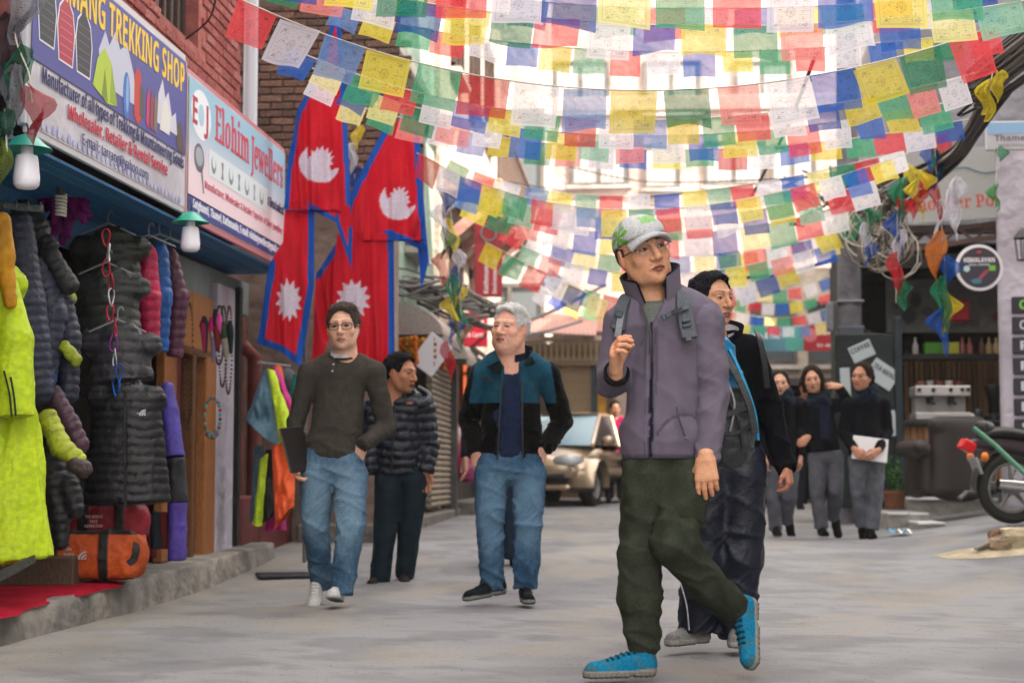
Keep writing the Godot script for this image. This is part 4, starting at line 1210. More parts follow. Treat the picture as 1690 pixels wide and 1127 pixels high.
	for s in [-1.0, 1.0]:
		var a0: Vector3 = Vector3(-0.029, 1.441, 0.02) if s < 0 else Vector3(0.123, 1.464, 0)
		var a1: Vector3 = Vector3(-0.143, 1.38, 0.075) if s < 0 else Vector3(0.151, 1.402, 0.06)
		var b0: Vector3 = Vector3(-0.057, 1.335, 0.1) if s < 0 else Vector3(0.071, 1.393, 0.1)
		sheet(lap, 6, 6, func(u: float, v: float) -> Vector3: return lerp3(lerp3(a0, a1, u), lerp3(b0, lerp3(b0, a1, 0.55), u), v) + Vector3(0, 0, 0.012 * sin(PI * u)))
		part(jk, "lapel", lap, M.fleece)
		lap = G("15161a")
	ring_collar(lap, Vector3(0.029, 1.438, -0.035), 0.092, 0.092, 0.055, 45, 315, 0.08, 0.2, Basis.from_euler(Vector3(0, -0.2, 0)))
	part(jk, "collar", lap, M.fleece)
	strap(jk, "zip", [Vector3(-0.05, 1.31, 0.1), Vector3(-0.06, 1.077, 0.135), Vector3(-0.075, 0.833, 0.12)], 0.01, 0.004, "2a2c30", M.nylon, Vector3(-0.3, 0, 1))
	strap(jk, "zip", [Vector3(0.071, 1.31, 0.1), Vector3(0.071, 1.077, 0.135), Vector3(0.075, 0.833, 0.12)], 0.01, 0.004, "2a2c30", M.nylon, Vector3(0.3, 0, 1))
	strap(jk, "pocket_zip", [Vector3(-0.169, 1.313, 0.06), Vector3(-0.133, 1.316, 0.07), Vector3(-0.107, 1.294, 0.08)], 0.012, 0.004, "101214", M.nylon, Vector3(-0.2, 0.1, 1))
	var k1 := Vector3(-0.128, 0.447, 0.1); var k2 := Vector3(0.099, 0.434, 0.12)
	garment(o, "jeans", M.denim, 0.0105, [
		[Vector3(-0.072, 0.802, -0.02), Vector3(0.072, 0.802, -0.02), 0.13, 0.13, 0.03],
		[Vector3(-0.072, 0.866, -0.02), Vector3(0.072, 0.866, -0.02), 0.11, 0.11, 0.02],
		[Vector3(-0.108, 0.741, 0), Vector3(-0.122, 0.452, 0.02), 0.11, 0.086, 0.008],
		[Vector3(-0.122, 0.452, 0.02), Vector3(-0.1, 0.073, -0.02), 0.086, 0.072, 0.004, 0, X, 1.0, 2],
		[Vector3(0.108, 0.741, 0), Vector3(0.107, 0.445, 0.04), 0.11, 0.086, 0.006],
		[Vector3(0.107, 0.445, 0.04), Vector3(0.092, 0.074, 0.05), 0.086, 0.074, 0.004, 0, X, 1.0, 2]],
		cloth_bump(n1, 0.004, Vector3(2.6, 6.5, 2.6), [k1, k2, Vector3(-0.097, 0.135, 0), Vector3(0.085, 0.141, 0.1), Vector3(0, 0.723, 0.1)], 0.012, 0.13), denim_col(n2, "35587b", "6f93b3", [k1, k2, Vector3(-0.096, 0.634, 0.1), Vector3(0.107, 0.634, 0.1)]))
	var sm := shoe_mesh("23262b", "8c8b88", "14161a", "1a1c20", 0.3, 0.006)
	stand_shoe(o, sm, Vector3(-0.047, 0.05, -0.04) * Vector3(1, 0, 1) + Vector3(0.02, 0.045, 0), -58, 7)
	stand_shoe(o, sm, Vector3(0.086, 0.027, -0.02) * Vector3(1, 0, 1) + Vector3(0, 0.005, 0), 4, 0)

func person_puffer() -> void:
	var o := thing("person", "person in navy quilted puffer jacket glancing aside behind the jersey man", "person", Vector3(-1.701, 0.003, -11.598), 0.0766)
	var X := Vector3.RIGHT
	var sk := "ae775a"
	var body := G(sk)
	var hx := Transform3D(turn(4, 58, -2) * Basis.from_scale(Vector3.ONE * 1.15), Vector3(0.039, 1.459, 0.02))
	head(body, hx, {"skin": sk, "width": 1.0, "jaw": 1.0, "nose": 1.1, "fat": 0.004, "lips": "7a4438", "brow": "1a1412", "brow_amount": 0.9, "open": 0.0045, "gaze": Vector3(0.1, -0.1, 1), "shave": 0.35}, 0.004)
	body.tint = hexc(sk)
	core(body, [[Vector3(0.041, 1.299, -0.03), Vector3(0.036, 0.777, -0.02), 0.08, 0.12], [Vector3(-0.133, 1.227, -0.02), Vector3(0.193, 1.244, -0.02), 0.05, 0.05], [Vector3(0.201, 1.227, -0.02), Vector3(0.236, 0.943, -0.02), 0.04, 0.03], [Vector3(0.236, 0.943, -0.02), Vector3(0.215, 0.777, 0.05), 0.03, 0.03],
		[Vector3(-0.142, 1.227, -0.02), Vector3(-0.163, 0.86, 0), 0.04, 0.03], [Vector3(-0.046, 0.756, 0), Vector3(-0.042, 0.405, 0.03), 0.06, 0.05], [Vector3(-0.042, 0.405, 0.03), Vector3(-0.091, 0.053, 0), 0.05, 0.035], [Vector3(0.121, 0.756, 0), Vector3(0.089, 0.404, 0), 0.06, 0.05], [Vector3(0.089, 0.404, 0), Vector3(0.051, 0.076, -0.1), 0.05, 0.035]])
	hand(body, Transform3D(Basis.IDENTITY, Vector3(0.21, 0.797, 0.03)), 1.0, [0.3, 0.3, 0.3, 0.3], 0.006, sk)
	part(o, "body", body, M.skin)
	hair(o, hx, "141214", 0.005, "topped", "1e1c20")
	var n1 := noise(341, 1.0, 1)
	var n2 := noise(342, 1.0, 2)
	var arm := [Vector3(0.209, 1.244, -0.03), Vector3(0.239, 0.964, -0.03), Vector3(0.214, 0.785, 0.04)]
	var arm2 := [Vector3(-0.151, 1.227, -0.03), Vector3(-0.183, 0.943, -0.03), Vector3(-0.159, 0.785, 0.04)]
	var jk := garment(o, "puffer_jacket", M.nylon, 0.0095, [
		[Vector3(0.033, 1.194, -0.03), Vector3(0.028, 0.826, -0.02), 0.115, 0.135, 0.03, 0, X, 1.3, 2],
		[Vector3(0.027, 0.881, -0.02), Vector3(0.028, 0.76, -0.02), 0.13, 0.125, 0.01, 0, X, 1.3, 2],
		[Vector3(-0.113, 1.227, -0.03), Vector3(0.188, 1.244, -0.03), 0.08, 0.08, 0.04],
		[Vector3(0.05, 1.278, -0.03), Vector3(0.049, 1.362, -0.03), 0.086, 0.078, 0.02, 0, X, 1.0, 2],
		[Vector3(0.201, 1.236, -0.03), Vector3(0.239, 0.964, -0.03), 0.078, 0.068, 0.012],
		[Vector3(0.239, 0.964, -0.03), Vector3(0.214, 0.777, 0.04), 0.068, 0.056, 0.012, 0, X, 1.0, 2],
		[Vector3(-0.143, 1.227, -0.03), Vector3(-0.183, 0.943, -0.03), 0.078, 0.068, 0.012],
		[Vector3(-0.183, 0.943, -0.03), Vector3(-0.159, 0.777, 0.04), 0.068, 0.056, 0.012, 0, X, 1.0, 2],
		[Vector3(0.05, 1.277, -0.02), Vector3(0.058, 1.445, -0.02), 0.058, 0.068, 0.006, 1]],
		quilted(0.062, 0.02, 0.085, [arm, arm2], n2), mottled(n1, "141a27", "1a2130", 6.0))
	strap(jk, "zip", [Vector3(0.007, 1.24, 0.08), Vector3(-0.005, 1.024, 0.12), Vector3(-0.017, 0.777, 0.11)], 0.012, 0.006, "10141c", M.nylon, Vector3(-0.1, 0, 1))
	var hg := G("1a202c")
	tube(hg, curve([Vector3(0.157, 1.363, -0.06), Vector3(0.234, 1.311, -0.03), Vector3(0.221, 1.258, 0.04), Vector3(0.155, 1.241, 0.06)], 16), 0.03, 10, 0.7)
	part(jk, "hood_roll", hg, M.nylon)
	var lb := G("b7705a")
	box(lb, Vector3(0.108, 1.251, 0.105), Vector3(0.04, 0.014, 0.004), Basis(Vector3.UP, 0.3))
	part(jk, "chest_badge", lb, M.cloth)
	garment(o, "trousers", M.cloth, 0.012, [
		[Vector3(-0.026, 0.768, -0.02), Vector3(0.111, 0.768, -0.02), 0.11, 0.11, 0.03],
		[Vector3(-0.037, 0.714, 0), Vector3(-0.058, 0.405, 0.03), 0.1, 0.08, 0.01], [Vector3(-0.058, 0.405, 0.03), Vector3(-0.095, 0.025, 0), 0.08, 0.07, 0.004, 0, X, 1.0, 2],
		[Vector3(0.138, 0.714, 0), Vector3(0.104, 0.403, -0.03), 0.1, 0.08, 0.008], [Vector3(0.104, 0.403, -0.03), Vector3(0.063, 0.054, -0.12), 0.08, 0.068, 0.004, 0, X, 1.0, 2]],
		cloth_bump(n1, 0.004, Vector3(3, 4, 3), [Vector3(-0.092, 0.095, 0)], 0.008, 0.12), mottled(n2, "26333d", "1f2a33", 8.0))
	var sm := shoe_mesh("3a3736", "6a6866", "2c2a2a", "222222", 0.27, 0.007)
	stand_shoe(o, sm, Vector3(-0.099, 0.002, -0.1) * Vector3(1, 0, 1) + Vector3(0, 0.0, 0), -12, 0)
	stand_shoe(o, sm, Vector3(0.045, 0.029, -0.2) * Vector3(1, 0, 1) + Vector3(0, 0.02, 0), 8, 6)

func person_behind() -> void:
	var o := thing("person", "person in black jacket and navy track trousers half hidden behind the capped walker", "person", Vector3(0.362, 0.038, -7.519), 0.0766)
	var X := Vector3.RIGHT
	var sk := "c08e70"
	var body := G(sk)
	var hx := Transform3D(turn(-2, 36, 2) * Basis.from_scale(Vector3.ONE * 1.02), Vector3(-0.05, 1.501, 0))
	head(body, hx, {"skin": sk, "width": 1.0, "jaw": 1.0, "nose": 1.05, "lips": "8e5048", "brow": "1c1614", "brow_amount": 0.7, "open": 0.0027, "gaze": Vector3(0.1, 0, 1)}, 0.0035)
	body.tint = hexc(sk)
	core(body, [[Vector3(-0.023, 1.358, -0.03), Vector3(-0.014, 1.009, -0.02), 0.06, 0.11], [Vector3(-0.014, 1.009, -0.02), Vector3(-0.003, 0.769, -0.02), 0.11, 0.11], [Vector3(-0.172, 1.272, -0.03), Vector3(0.124, 1.283, -0.03), 0.05, 0.05],
		[Vector3(0.129, 1.264, -0.03), Vector3(0.211, 1.01, -0.06), 0.04, 0.03], [Vector3(0.211, 1.01, -0.06), Vector3(0.27, 0.742, 0.02), 0.03, 0.025],
		[Vector3(-0.067, 0.755, 0), Vector3(-0.105, 0.373, 0.02), 0.07, 0.05], [Vector3(-0.105, 0.373, 0.02), Vector3(-0.131, 0.071, 0), 0.05, 0.035], [Vector3(0.077, 0.755, 0), Vector3(0.059, 0.373, 0.02), 0.07, 0.05], [Vector3(0.059, 0.373, 0.02), Vector3(0.037, 0.046, 0.02), 0.05, 0.035]])
	var y := -Vector3(0.12, -1, 0.1).normalized()
	var zz := Vector3(-0.9, 0, -0.4)
	var xx := y.cross(zz).normalized()
	hand(body, Transform3D(Basis(xx, y, xx.cross(y)) * Basis.from_scale(Vector3(0.9, 0.75, 0.9)), Vector3(0.271, 0.758, 0.03)), 1.0, [0.6, 0.7, 0.75, 0.8], 0.0035, "a8705a", 0.5, 0.02)
	part(o, "body", body, M.skin)
	hair(o, hx, "15151a", 0.0045, "topped", "22222a")
	var n1 := noise(441, 1.0, 1)
	var n2 := noise(442, 1.0, 3)
	var jk := garment(o, "jacket", M.cloth, 0.0105, [
		[Vector3(-0.016, 1.251, -0.03), Vector3(-0.011, 0.822, -0.02), 0.115, 0.135, 0.03, 0, X, 1.28, 2],
		[Vector3(-0.158, 1.272, -0.03), Vector3(0.113, 1.288, -0.03), 0.066, 0.066, 0.05],
		[Vector3(-0.021, 1.291, -0.03), Vector3(-0.02, 1.372, -0.03), 0.082, 0.076, 0.02, 0, X, 1.05, 2],
		[Vector3(0.124, 1.267, -0.03), Vector3(0.211, 1.005, -0.06), 0.07, 0.062, 0.015],
		[Vector3(0.211, 1.005, -0.06), Vector3(0.273, 0.737, 0.02), 0.061, 0.047, 0.012, 0, X, 1.0, 2],
		[Vector3(-0.022, 1.29, -0.02), Vector3(-0.018, 1.436, 0), 0.056, 0.068, 0.006, 1]],
		cloth_bump(n1, 0.004, Vector3(3, 4.5, 3), [Vector3(0.21, 0.981, 0), Vector3(0.274, 0.769, 0)], 0.008, 0.13), mottled(n2, "0b0c11", "11131a", 10.0))
	strap(jk, "shoulder_strap", [Vector3(0.148, 1.365, -0.04), Vector3(0.152, 1.321, 0.04), Vector3(0.166, 1.217, 0.075), Vector3(0.177, 1.111, 0.07)], 0.03, 0.008, "202228", M.nylon, Vector3(0.4, 0.1, 1))
	var cg := G("171a22")
	ring_collar(cg, Vector3(-0.01, 1.342, -0.03), 0.088, 0.088, 0.055, 24, 336, 0.12, 0.2)
	part(jk, "collar", cg, M.cloth)
	cg = G("c8c9d0")
	ring_collar(cg, Vector3(-0.01, 1.342, -0.03), 0.072, 0.073, 0.04, 14, 346, 0.06, 0.2)
	part(o, "shirt_collar", cg, M.cloth)
	var side := Vector3(-0.128, 0.425, 0)
	var pip := hexc("b9bcc6"); var nv := hexc("1a2136"); var nv2 := hexc("141a2c")
	garment(o, "track_trousers", M.nylon, 0.01, [
		[Vector3(-0.048, 0.795, -0.02), Vector3(0.069, 0.795, -0.02), 0.115, 0.115, 0.03],
		[Vector3(-0.073, 0.716, 0), Vector3(-0.106, 0.361, 0.03), 0.11, 0.095, 0.03], [Vector3(-0.106, 0.361, 0.03), Vector3(-0.124, 0.052, 0), 0.097, 0.092, 0.03, 0, X, 1.0, 2],
		[Vector3(0.076, 0.716, 0), Vector3(0.058, 0.361, 0.03), 0.112, 0.092, 0.03], [Vector3(0.058, 0.361, 0.03), Vector3(0.04, 0.02, 0.02), 0.094, 0.082, 0.03, 0, X, 1.0, 2]],
		cloth_bump(n1, 0.005, Vector3(2.2, 5, 2.2), [Vector3(-0.118, 0.11, 0), Vector3(0.043, 0.084, 0), Vector3(0.057, 0.481, 0.1)], 0.012, 0.16), mottled(n2, "141a2e", "0f1424", 8.0))
	for q in [[Vector3(-0.217, 0.297, 0.06), Vector3(-0.201, 0.246, 0.075), Vector3(-0.181, 0.168, 0.08), Vector3(-0.171, 0.065, 0.08)], [Vector3(0.142, 0.689, 0.06), Vector3(0.133, 0.532, 0.07), Vector3(0.126, 0.35, 0.07), Vector3(0.114, 0.194, 0.07)]]:
		var pg := G("c4c6ce")
		tube(pg, curve(q, 20), 0.0035, 6)
		part(o, "piping", pg, M.nylon)
	var sm := shoe_mesh("8d8d8c", "a5a49f", "77787a", "5d5e60", 0.27, 0.0055)
	stand_shoe(o, sm, Vector3(-0.077, 0.01, -0.06) * Vector3(1, 0, 1) + Vector3(0, 0.0, 0), -48, 0)
	stand_shoe(o, sm, Vector3(0.05, -0.006, -0.06) * Vector3(1, 0, 1) + Vector3(0, 0.0, 0), -8, 0)

func schoolgirl(o: Node3D, d: Dictionary) -> void:
	var X := Vector3.RIGHT
	var sk: String = d.skin
	var body := G(sk)
	var hx := Transform3D(d.turn * Basis.from_scale(Vector3.ONE * 1.06), d.head)
	head(body, hx, {"skin": sk, "width": 0.93, "jaw": 0.82, "nose": 0.85, "lips": "a0564c", "brow": "2a1c18", "brow_amount": 0.5, "open": 0.004, "gaze": Vector3(0, 0, 1), "smile": d.get("smile", 0.0), "mouth": d.get("mouth", 0.0), "neck": 0.047}, 0.005)
	body.tint = hexc(sk)
	core(body, [[d.neck, d.waist, 0.06, 0.09], [d.waist, d.hem, 0.09, 0.1], [d.sl, d.sr, 0.05, 0.05], [d.sl, d.el, 0.035, 0.03], [d.el, d.wl, 0.03, 0.025], [d.sr, d.er, 0.035, 0.03], [d.er, d.wr, 0.03, 0.025],
		[d.hl, d.kl, 0.06, 0.045], [d.kl, d.al, 0.045, 0.03], [d.hr, d.kr, 0.06, 0.045], [d.kr, d.ar, 0.045, 0.03]])
	for s in [0, 1]:
		var dir: Vector3 = d.hdl if s == 0 else d.hdr
		var y := -dir.normalized()
		var pm: Vector3 = d.pml if s == 0 else d.pmr
		var xx := y.cross(pm).normalized()
		hand(body, Transform3D(Basis(xx, y, xx.cross(y)) * Basis.from_scale(Vector3.ONE * 0.9), d.wl if s == 0 else d.wr), -1.0 if s == 0 else 1.0, [0.45, 0.5, 0.55, 0.6], 0.006, sk, 0.4, 0.02)
	part(o, "body", body, M.skin)
	hair(o, hx, "1c1512", 0.006, d.style, "3a2c24")
	var n1 := noise(541, 1.0, 1)
	var n2 := noise(542, 1.0, 2)
	var mid: Vector3 = (d.hl + d.hr) * 0.5
	var jk := garment(o, "blazer", M.cloth, 0.014, [
		[lerp3(d.neck, d.waist, 0.3), d.hem, 0.1, 0.122, 0.03, 0, X, 1.26, 2],
		[d.sl, d.sr, 0.062, 0.062, 0.04],
		[d.sl, d.el, 0.06, 0.052, 0.02], [d.el, lerp3(d.el, d.wl, 0.95), 0.052, 0.042, 0.012, 0, X, 1.0, 2],
		[d.sr, d.er, 0.06, 0.052, 0.02], [d.er, lerp3(d.er, d.wr, 0.95), 0.052, 0.042, 0.012, 0, X, 1.0, 2]],
		cloth_bump(n1, 0.003, Vector3(3, 4, 3), [d.el, d.er], 0.007, 0.12), mottled(n2, "0e1015", "14171d", 6.0))
	var sc := G("1b2331")
	for k in 2:
		var pts := []
		for q in 25:
			var a := TAU * q / 24.0
			pts.append(d.neck + Vector3(sin(a) * (0.066 + 0.014 * k), 0.045 - 0.05 * k + 0.02 * sin(a * (2.0 + k) + k * 2.0 + d.head.x * 9.0), cos(a) * (0.07 + 0.02 * k) + 0.012))
		tube(sc, pts, 0.038, 10, 1.15)
	part(o, "scarf", sc, M.fleece)
	if d.has("tail"):
		sc = G("1d2636")
		sheet(sc, 5, 10, func(u: float, v: float) -> Vector3: return d.neck + Vector3(d.tail + (u - 0.5) * 0.1, -0.04 - v * 0.3, 0.12 + 0.012 * sin(u * 9.0 + v * 3.0) + 0.02 * v))
		part(o, "scarf_end", sc, M.fleece)
	garment(o, "trousers", M.cloth, 0.014, [
		[lerp3(mid, d.hl, 0.6), lerp3(mid, d.hr, 0.6), 0.105, 0.105, 0.03],
		[d.hl, d.kl, 0.088, 0.07, 0.012], [d.kl, d.al, 0.07, 0.062, 0.008, 0, X, 1.0, 2],
		[d.hr, d.kr, 0.088, 0.07, 0.012], [d.kr, d.ar, 0.07, 0.062, 0.008, 0, X, 1.0, 2]],
		cloth_bump(n1, 0.004, Vector3(3, 5, 3), [d.kl, d.kr], 0.006, 0.12), mottled(n2, d.get("grey", "62636b"), "555660", 9.0))
	var sm := shoe_mesh("17171a", "202022", "17171a", "17171a", 0.25, 0.009)
	for s in d.shoes: stand_shoe(o, sm, s[0], s[1], s[2])

func people_far() -> void:
	var o := thing("person", "schoolgirl nearest the capped walker, hair tied back, smiling, hands hidden", "person", Vector3(1.287, 0.208, -15.836), 0.0766, "schoolgirls walking together")
	schoolgirl(o, {"skin": "cf9e84", "turn": turn(-2, -8, 4), "head": Vector3(-0.011, 1.389, 0), "neck": Vector3(0.013, 1.244, -0.02), "waist": Vector3(0.006, 0.963, 0), "hem": Vector3(0.002, 0.639, 0), "sl": Vector3(-0.134, 1.176, -0.02), "sr": Vector3(0.169, 1.176, -0.02), "el": Vector3(-0.18, 0.936, -0.03), "wl": Vector3(-0.172, 0.711, 0.05), "er": Vector3(0.214, 0.936, -0.04), "wr": Vector3(0.166, 0.711, 0.03),
		"hdl": Vector3(0, -1, 0.1), "hdr": Vector3(0, -1, 0.1), "pml": Vector3(1, 0, 0), "pmr": Vector3(-1, 0, 0), "hl": Vector3(-0.066, 0.572, 0), "hr": Vector3(0.069, 0.572, 0), "kl": Vector3(-0.09, 0.35, 0.03), "al": Vector3(-0.066, 0.039, 0), "kr": Vector3(0.061, 0.339, 0.03), "ar": Vector3(0.049, 0.113, -0.12), "style": "tied", "smile": 0.004, "mouth": 0.002,
		"shoes": [[Vector3(-0.059, -0.018, -0.05) * Vector3(1, 0, 1), -4, 0], [Vector3(0.076, 0.11, -0.22), 8, 50]]})
	o = thing("person", "schoolgirl with loose bobbed hair touching her neck, middle of three walking abreast", "person", Vector3(1.617, 0.217, -15.458), 0.0766, "schoolgirls walking together")
	schoolgirl(o, {"skin": "cb987c", "turn": turn(4, -12, 6), "head": Vector3(-0.082, 1.401, 0.02), "neck": Vector3(-0.023, 1.206, -0.02), "waist": Vector3(0.003, 0.971, 0), "hem": Vector3(0.011, 0.753, 0), "sl": Vector3(-0.144, 1.152, -0.02), "sr": Vector3(0.152, 1.173, -0.02), "el": Vector3(-0.162, 0.934, -0.06), "wl": Vector3(-0.147, 0.876, 0.1), "er": Vector3(0.25, 1.195, -0.02), "wr": Vector3(0.161, 1.337, 0),
		"hdl": Vector3(-0.5, -0.3, 0.6), "hdr": Vector3(-0.9, 0.1, 0.1), "pml": Vector3(0.3, 0.2, -1), "pmr": Vector3(0, -0.6, -1), "hl": Vector3(-0.045, 0.699, 0), "hr": Vector3(0.108, 0.699, 0), "kl": Vector3(-0.056, 0.374, 0.04), "al": Vector3(-0.019, 0.065, 0.02), "kr": Vector3(0.103, 0.401, 0.06), "ar": Vector3(0.119, 0.152, -0.16), "style": "bob", "tail": 0.03,
		"shoes": [[Vector3(-0.011, -0.002, -0.06) * Vector3(1, 0, 1), -2, 0], [Vector3(0.138, 0.166, -0.26), 6, 55]]})
	o = thing("person", "schoolgirl in dark blazer carrying a white folder before her with both hands", "person", Vector3(1.98, 0.203, -15.286), 0.0766, "schoolgirls walking together")
	schoolgirl(o, {"skin": "c08a70", "turn": turn(0, -38, -4), "head": Vector3(-0.024, 1.426, 0.02), "neck": Vector3(0.024, 1.25, -0.02), "waist": Vector3(0.005, 1.006, 0), "hem": Vector3(0.001, 0.727, 0), "sl": Vector3(-0.139, 1.179, -0.02), "sr": Vector3(0.174, 1.179, -0.02), "el": Vector3(-0.192, 0.943, -0.04), "wl": Vector3(-0.135, 0.778, 0.2), "er": Vector3(0.207, 0.943, -0.04), "wr": Vector3(0.064, 0.767, 0.21),
		"hdl": Vector3(0.5, -0.6, 0.3), "hdr": Vector3(-0.6, -0.5, 0.3), "pml": Vector3(0.3, 0.3, -1), "pmr": Vector3(-0.3, 0.3, -1), "hl": Vector3(-0.07, 0.684, 0), "hr": Vector3(0.086, 0.684, 0), "kl": Vector3(-0.073, 0.39, 0.02), "al": Vector3(-0.029, 0.105, -0.06), "kr": Vector3(0.075, 0.374, 0.03), "ar": Vector3(0.036, 0.076, 0.04), "style": "tied", "smile": 0.005, "mouth": 0.0025, "grey": "6c7078",
		"shoes": [[Vector3(-0.011, 0.111, -0.2), -4, 42], [Vector3(0.037, 0.01, -0.02) * Vector3(1, 0, 1), -8, 0]]})
	var fo := G("d4d3d6")
	box(fo, Vector3.ZERO, Vector3(0.31, 0.21, 0.012), Basis.from_euler(Vector3(-0.2, 0.0, -0.13)), 0.003)
	var fd := solo("folder", "white document folder held across the front of the schoolgirl's blazer", "folder", fo, M.print, o.position + Basis(Vector3.UP, 0.0766) * Vector3(0.008, 0.784, 0.15))
	fd.rotation.y = 0.0766
	hidden_walker("person in dark trousers almost wholly hidden behind the middle schoolgirl", Vector3(1.861, 0.374, -19.287), "2b2f3a", "1d2029", "a87860", 1.46)
	hidden_walker("person peeping out from behind the white haired walker's shoulder", Vector3(-1.057, 0.071, -12.649), "2d3a4c", "23262d", "c79a84", 1.62)

func hidden_walker(label: String, at: Vector3, legs: String, coat: String, sk: String, h: float) -> void:
	var o := thing("person", label, "person", at, 0.0766)
	var k := h / 1.7
	var X := Vector3.RIGHT
	var body := G(sk)
	head(body, Transform3D(turn(0, 12, 0), Vector3(0, 1.58, 0) * k), {"skin": sk, "brow": "1c1412", "gaze": Vector3(0, 0, 1)}, 0.006)
	body.tint = hexc(sk)
	core(body, [[Vector3(0, 1.4, 0) * k, Vector3(0, 0.95, 0) * k, 0.08, 0.1], [Vector3(-0.09, 0.9, 0) * k, Vector3(-0.1, 0.08, 0) * k, 0.07, 0.035], [Vector3(0.09, 0.9, 0) * k, Vector3(0.1, 0.08, 0) * k, 0.07, 0.035]])
	for s in [-1.0, 1.0]: hand(body, Transform3D(Basis(Vector3.UP, s * 1.4), Vector3(0.27 * s, 0.85, 0.05) * k), s, [0.3, 0.3, 0.35, 0.4], 0.006, sk)
	part(o, "body", body, M.skin)
	hair(o, Transform3D(turn(0, 12, 0), Vector3(0, 1.58, 0) * k), "17130f", 0.006, "topped")
	var n1 := noise(641, 1.0, 1)
	garment(o, "coat", M.cloth, 0.014, [[Vector3(0, 1.3, -0.02) * k, Vector3(0, 0.82, 0) * k, 0.1, 0.125, 0.03, 0, X, 1.3, 2], [Vector3(-0.17, 1.38, -0.02) * k, Vector3(0.17, 1.38, -0.02) * k, 0.065, 0.065, 0.04],
		[Vector3(-0.18, 1.37, -0.02) * k, Vector3(-0.25, 1.1, -0.03) * k, 0.06, 0.055, 0.02], [Vector3(-0.25, 1.1, -0.03) * k, Vector3(-0.27, 0.86, 0.05) * k, 0.055, 0.045, 0.015, 0, X, 1.0, 2],
		[Vector3(0.18, 1.37, -0.02) * k, Vector3(0.25, 1.1, -0.03) * k, 0.06, 0.055, 0.02], [Vector3(0.25, 1.1, -0.03) * k, Vector3(0.27, 0.86, 0.05) * k, 0.055, 0.045, 0.015, 0, X, 1.0, 2]], cloth_bump(n1, 0.003, Vector3(3, 4, 3), [], 0.0), mottled(n1, coat, coat, 4.0))
	garment(o, "trousers", M.cloth, 0.014, [[Vector3(-0.06, 0.88, 0) * k, Vector3(0.06, 0.88, 0) * k, 0.11, 0.11, 0.03], [Vector3(-0.09, 0.85, 0) * k, Vector3(-0.1, 0.07, 0.02) * k, 0.095, 0.07, 0.03, 0, X, 1.0, 2], [Vector3(0.09, 0.85, 0) * k, Vector3(0.1, 0.07, -0.03) * k, 0.095, 0.07, 0.03, 0, X, 1.0, 2]], cloth_bump(n1, 0.004, Vector3(3, 4, 3), [], 0.0), mottled(n1, legs, legs, 4.0))
	var sm := shoe_mesh("1c1c20", "2a2a2c", "1c1c20", "1c1c20", 0.26, 0.009)
	stand_shoe(o, sm, Vector3(-0.1, 0, -0.04), -6)
	stand_shoe(o, sm, Vector3(0.1, 0, -0.09), 6)


var sans: SystemFont
var sans_b: SystemFont
var serif_b: SystemFont

func fonts() -> void:
	sans = SystemFont.new(); sans.font_names = ["Droid Sans"]
	sans_b = SystemFont.new(); sans_b.font_names = ["Droid Sans"]; sans_b.font_weight = 700
	serif_b = SystemFont.new(); serif_b.font_names = ["Droid Serif"]; serif_b.font_weight = 700

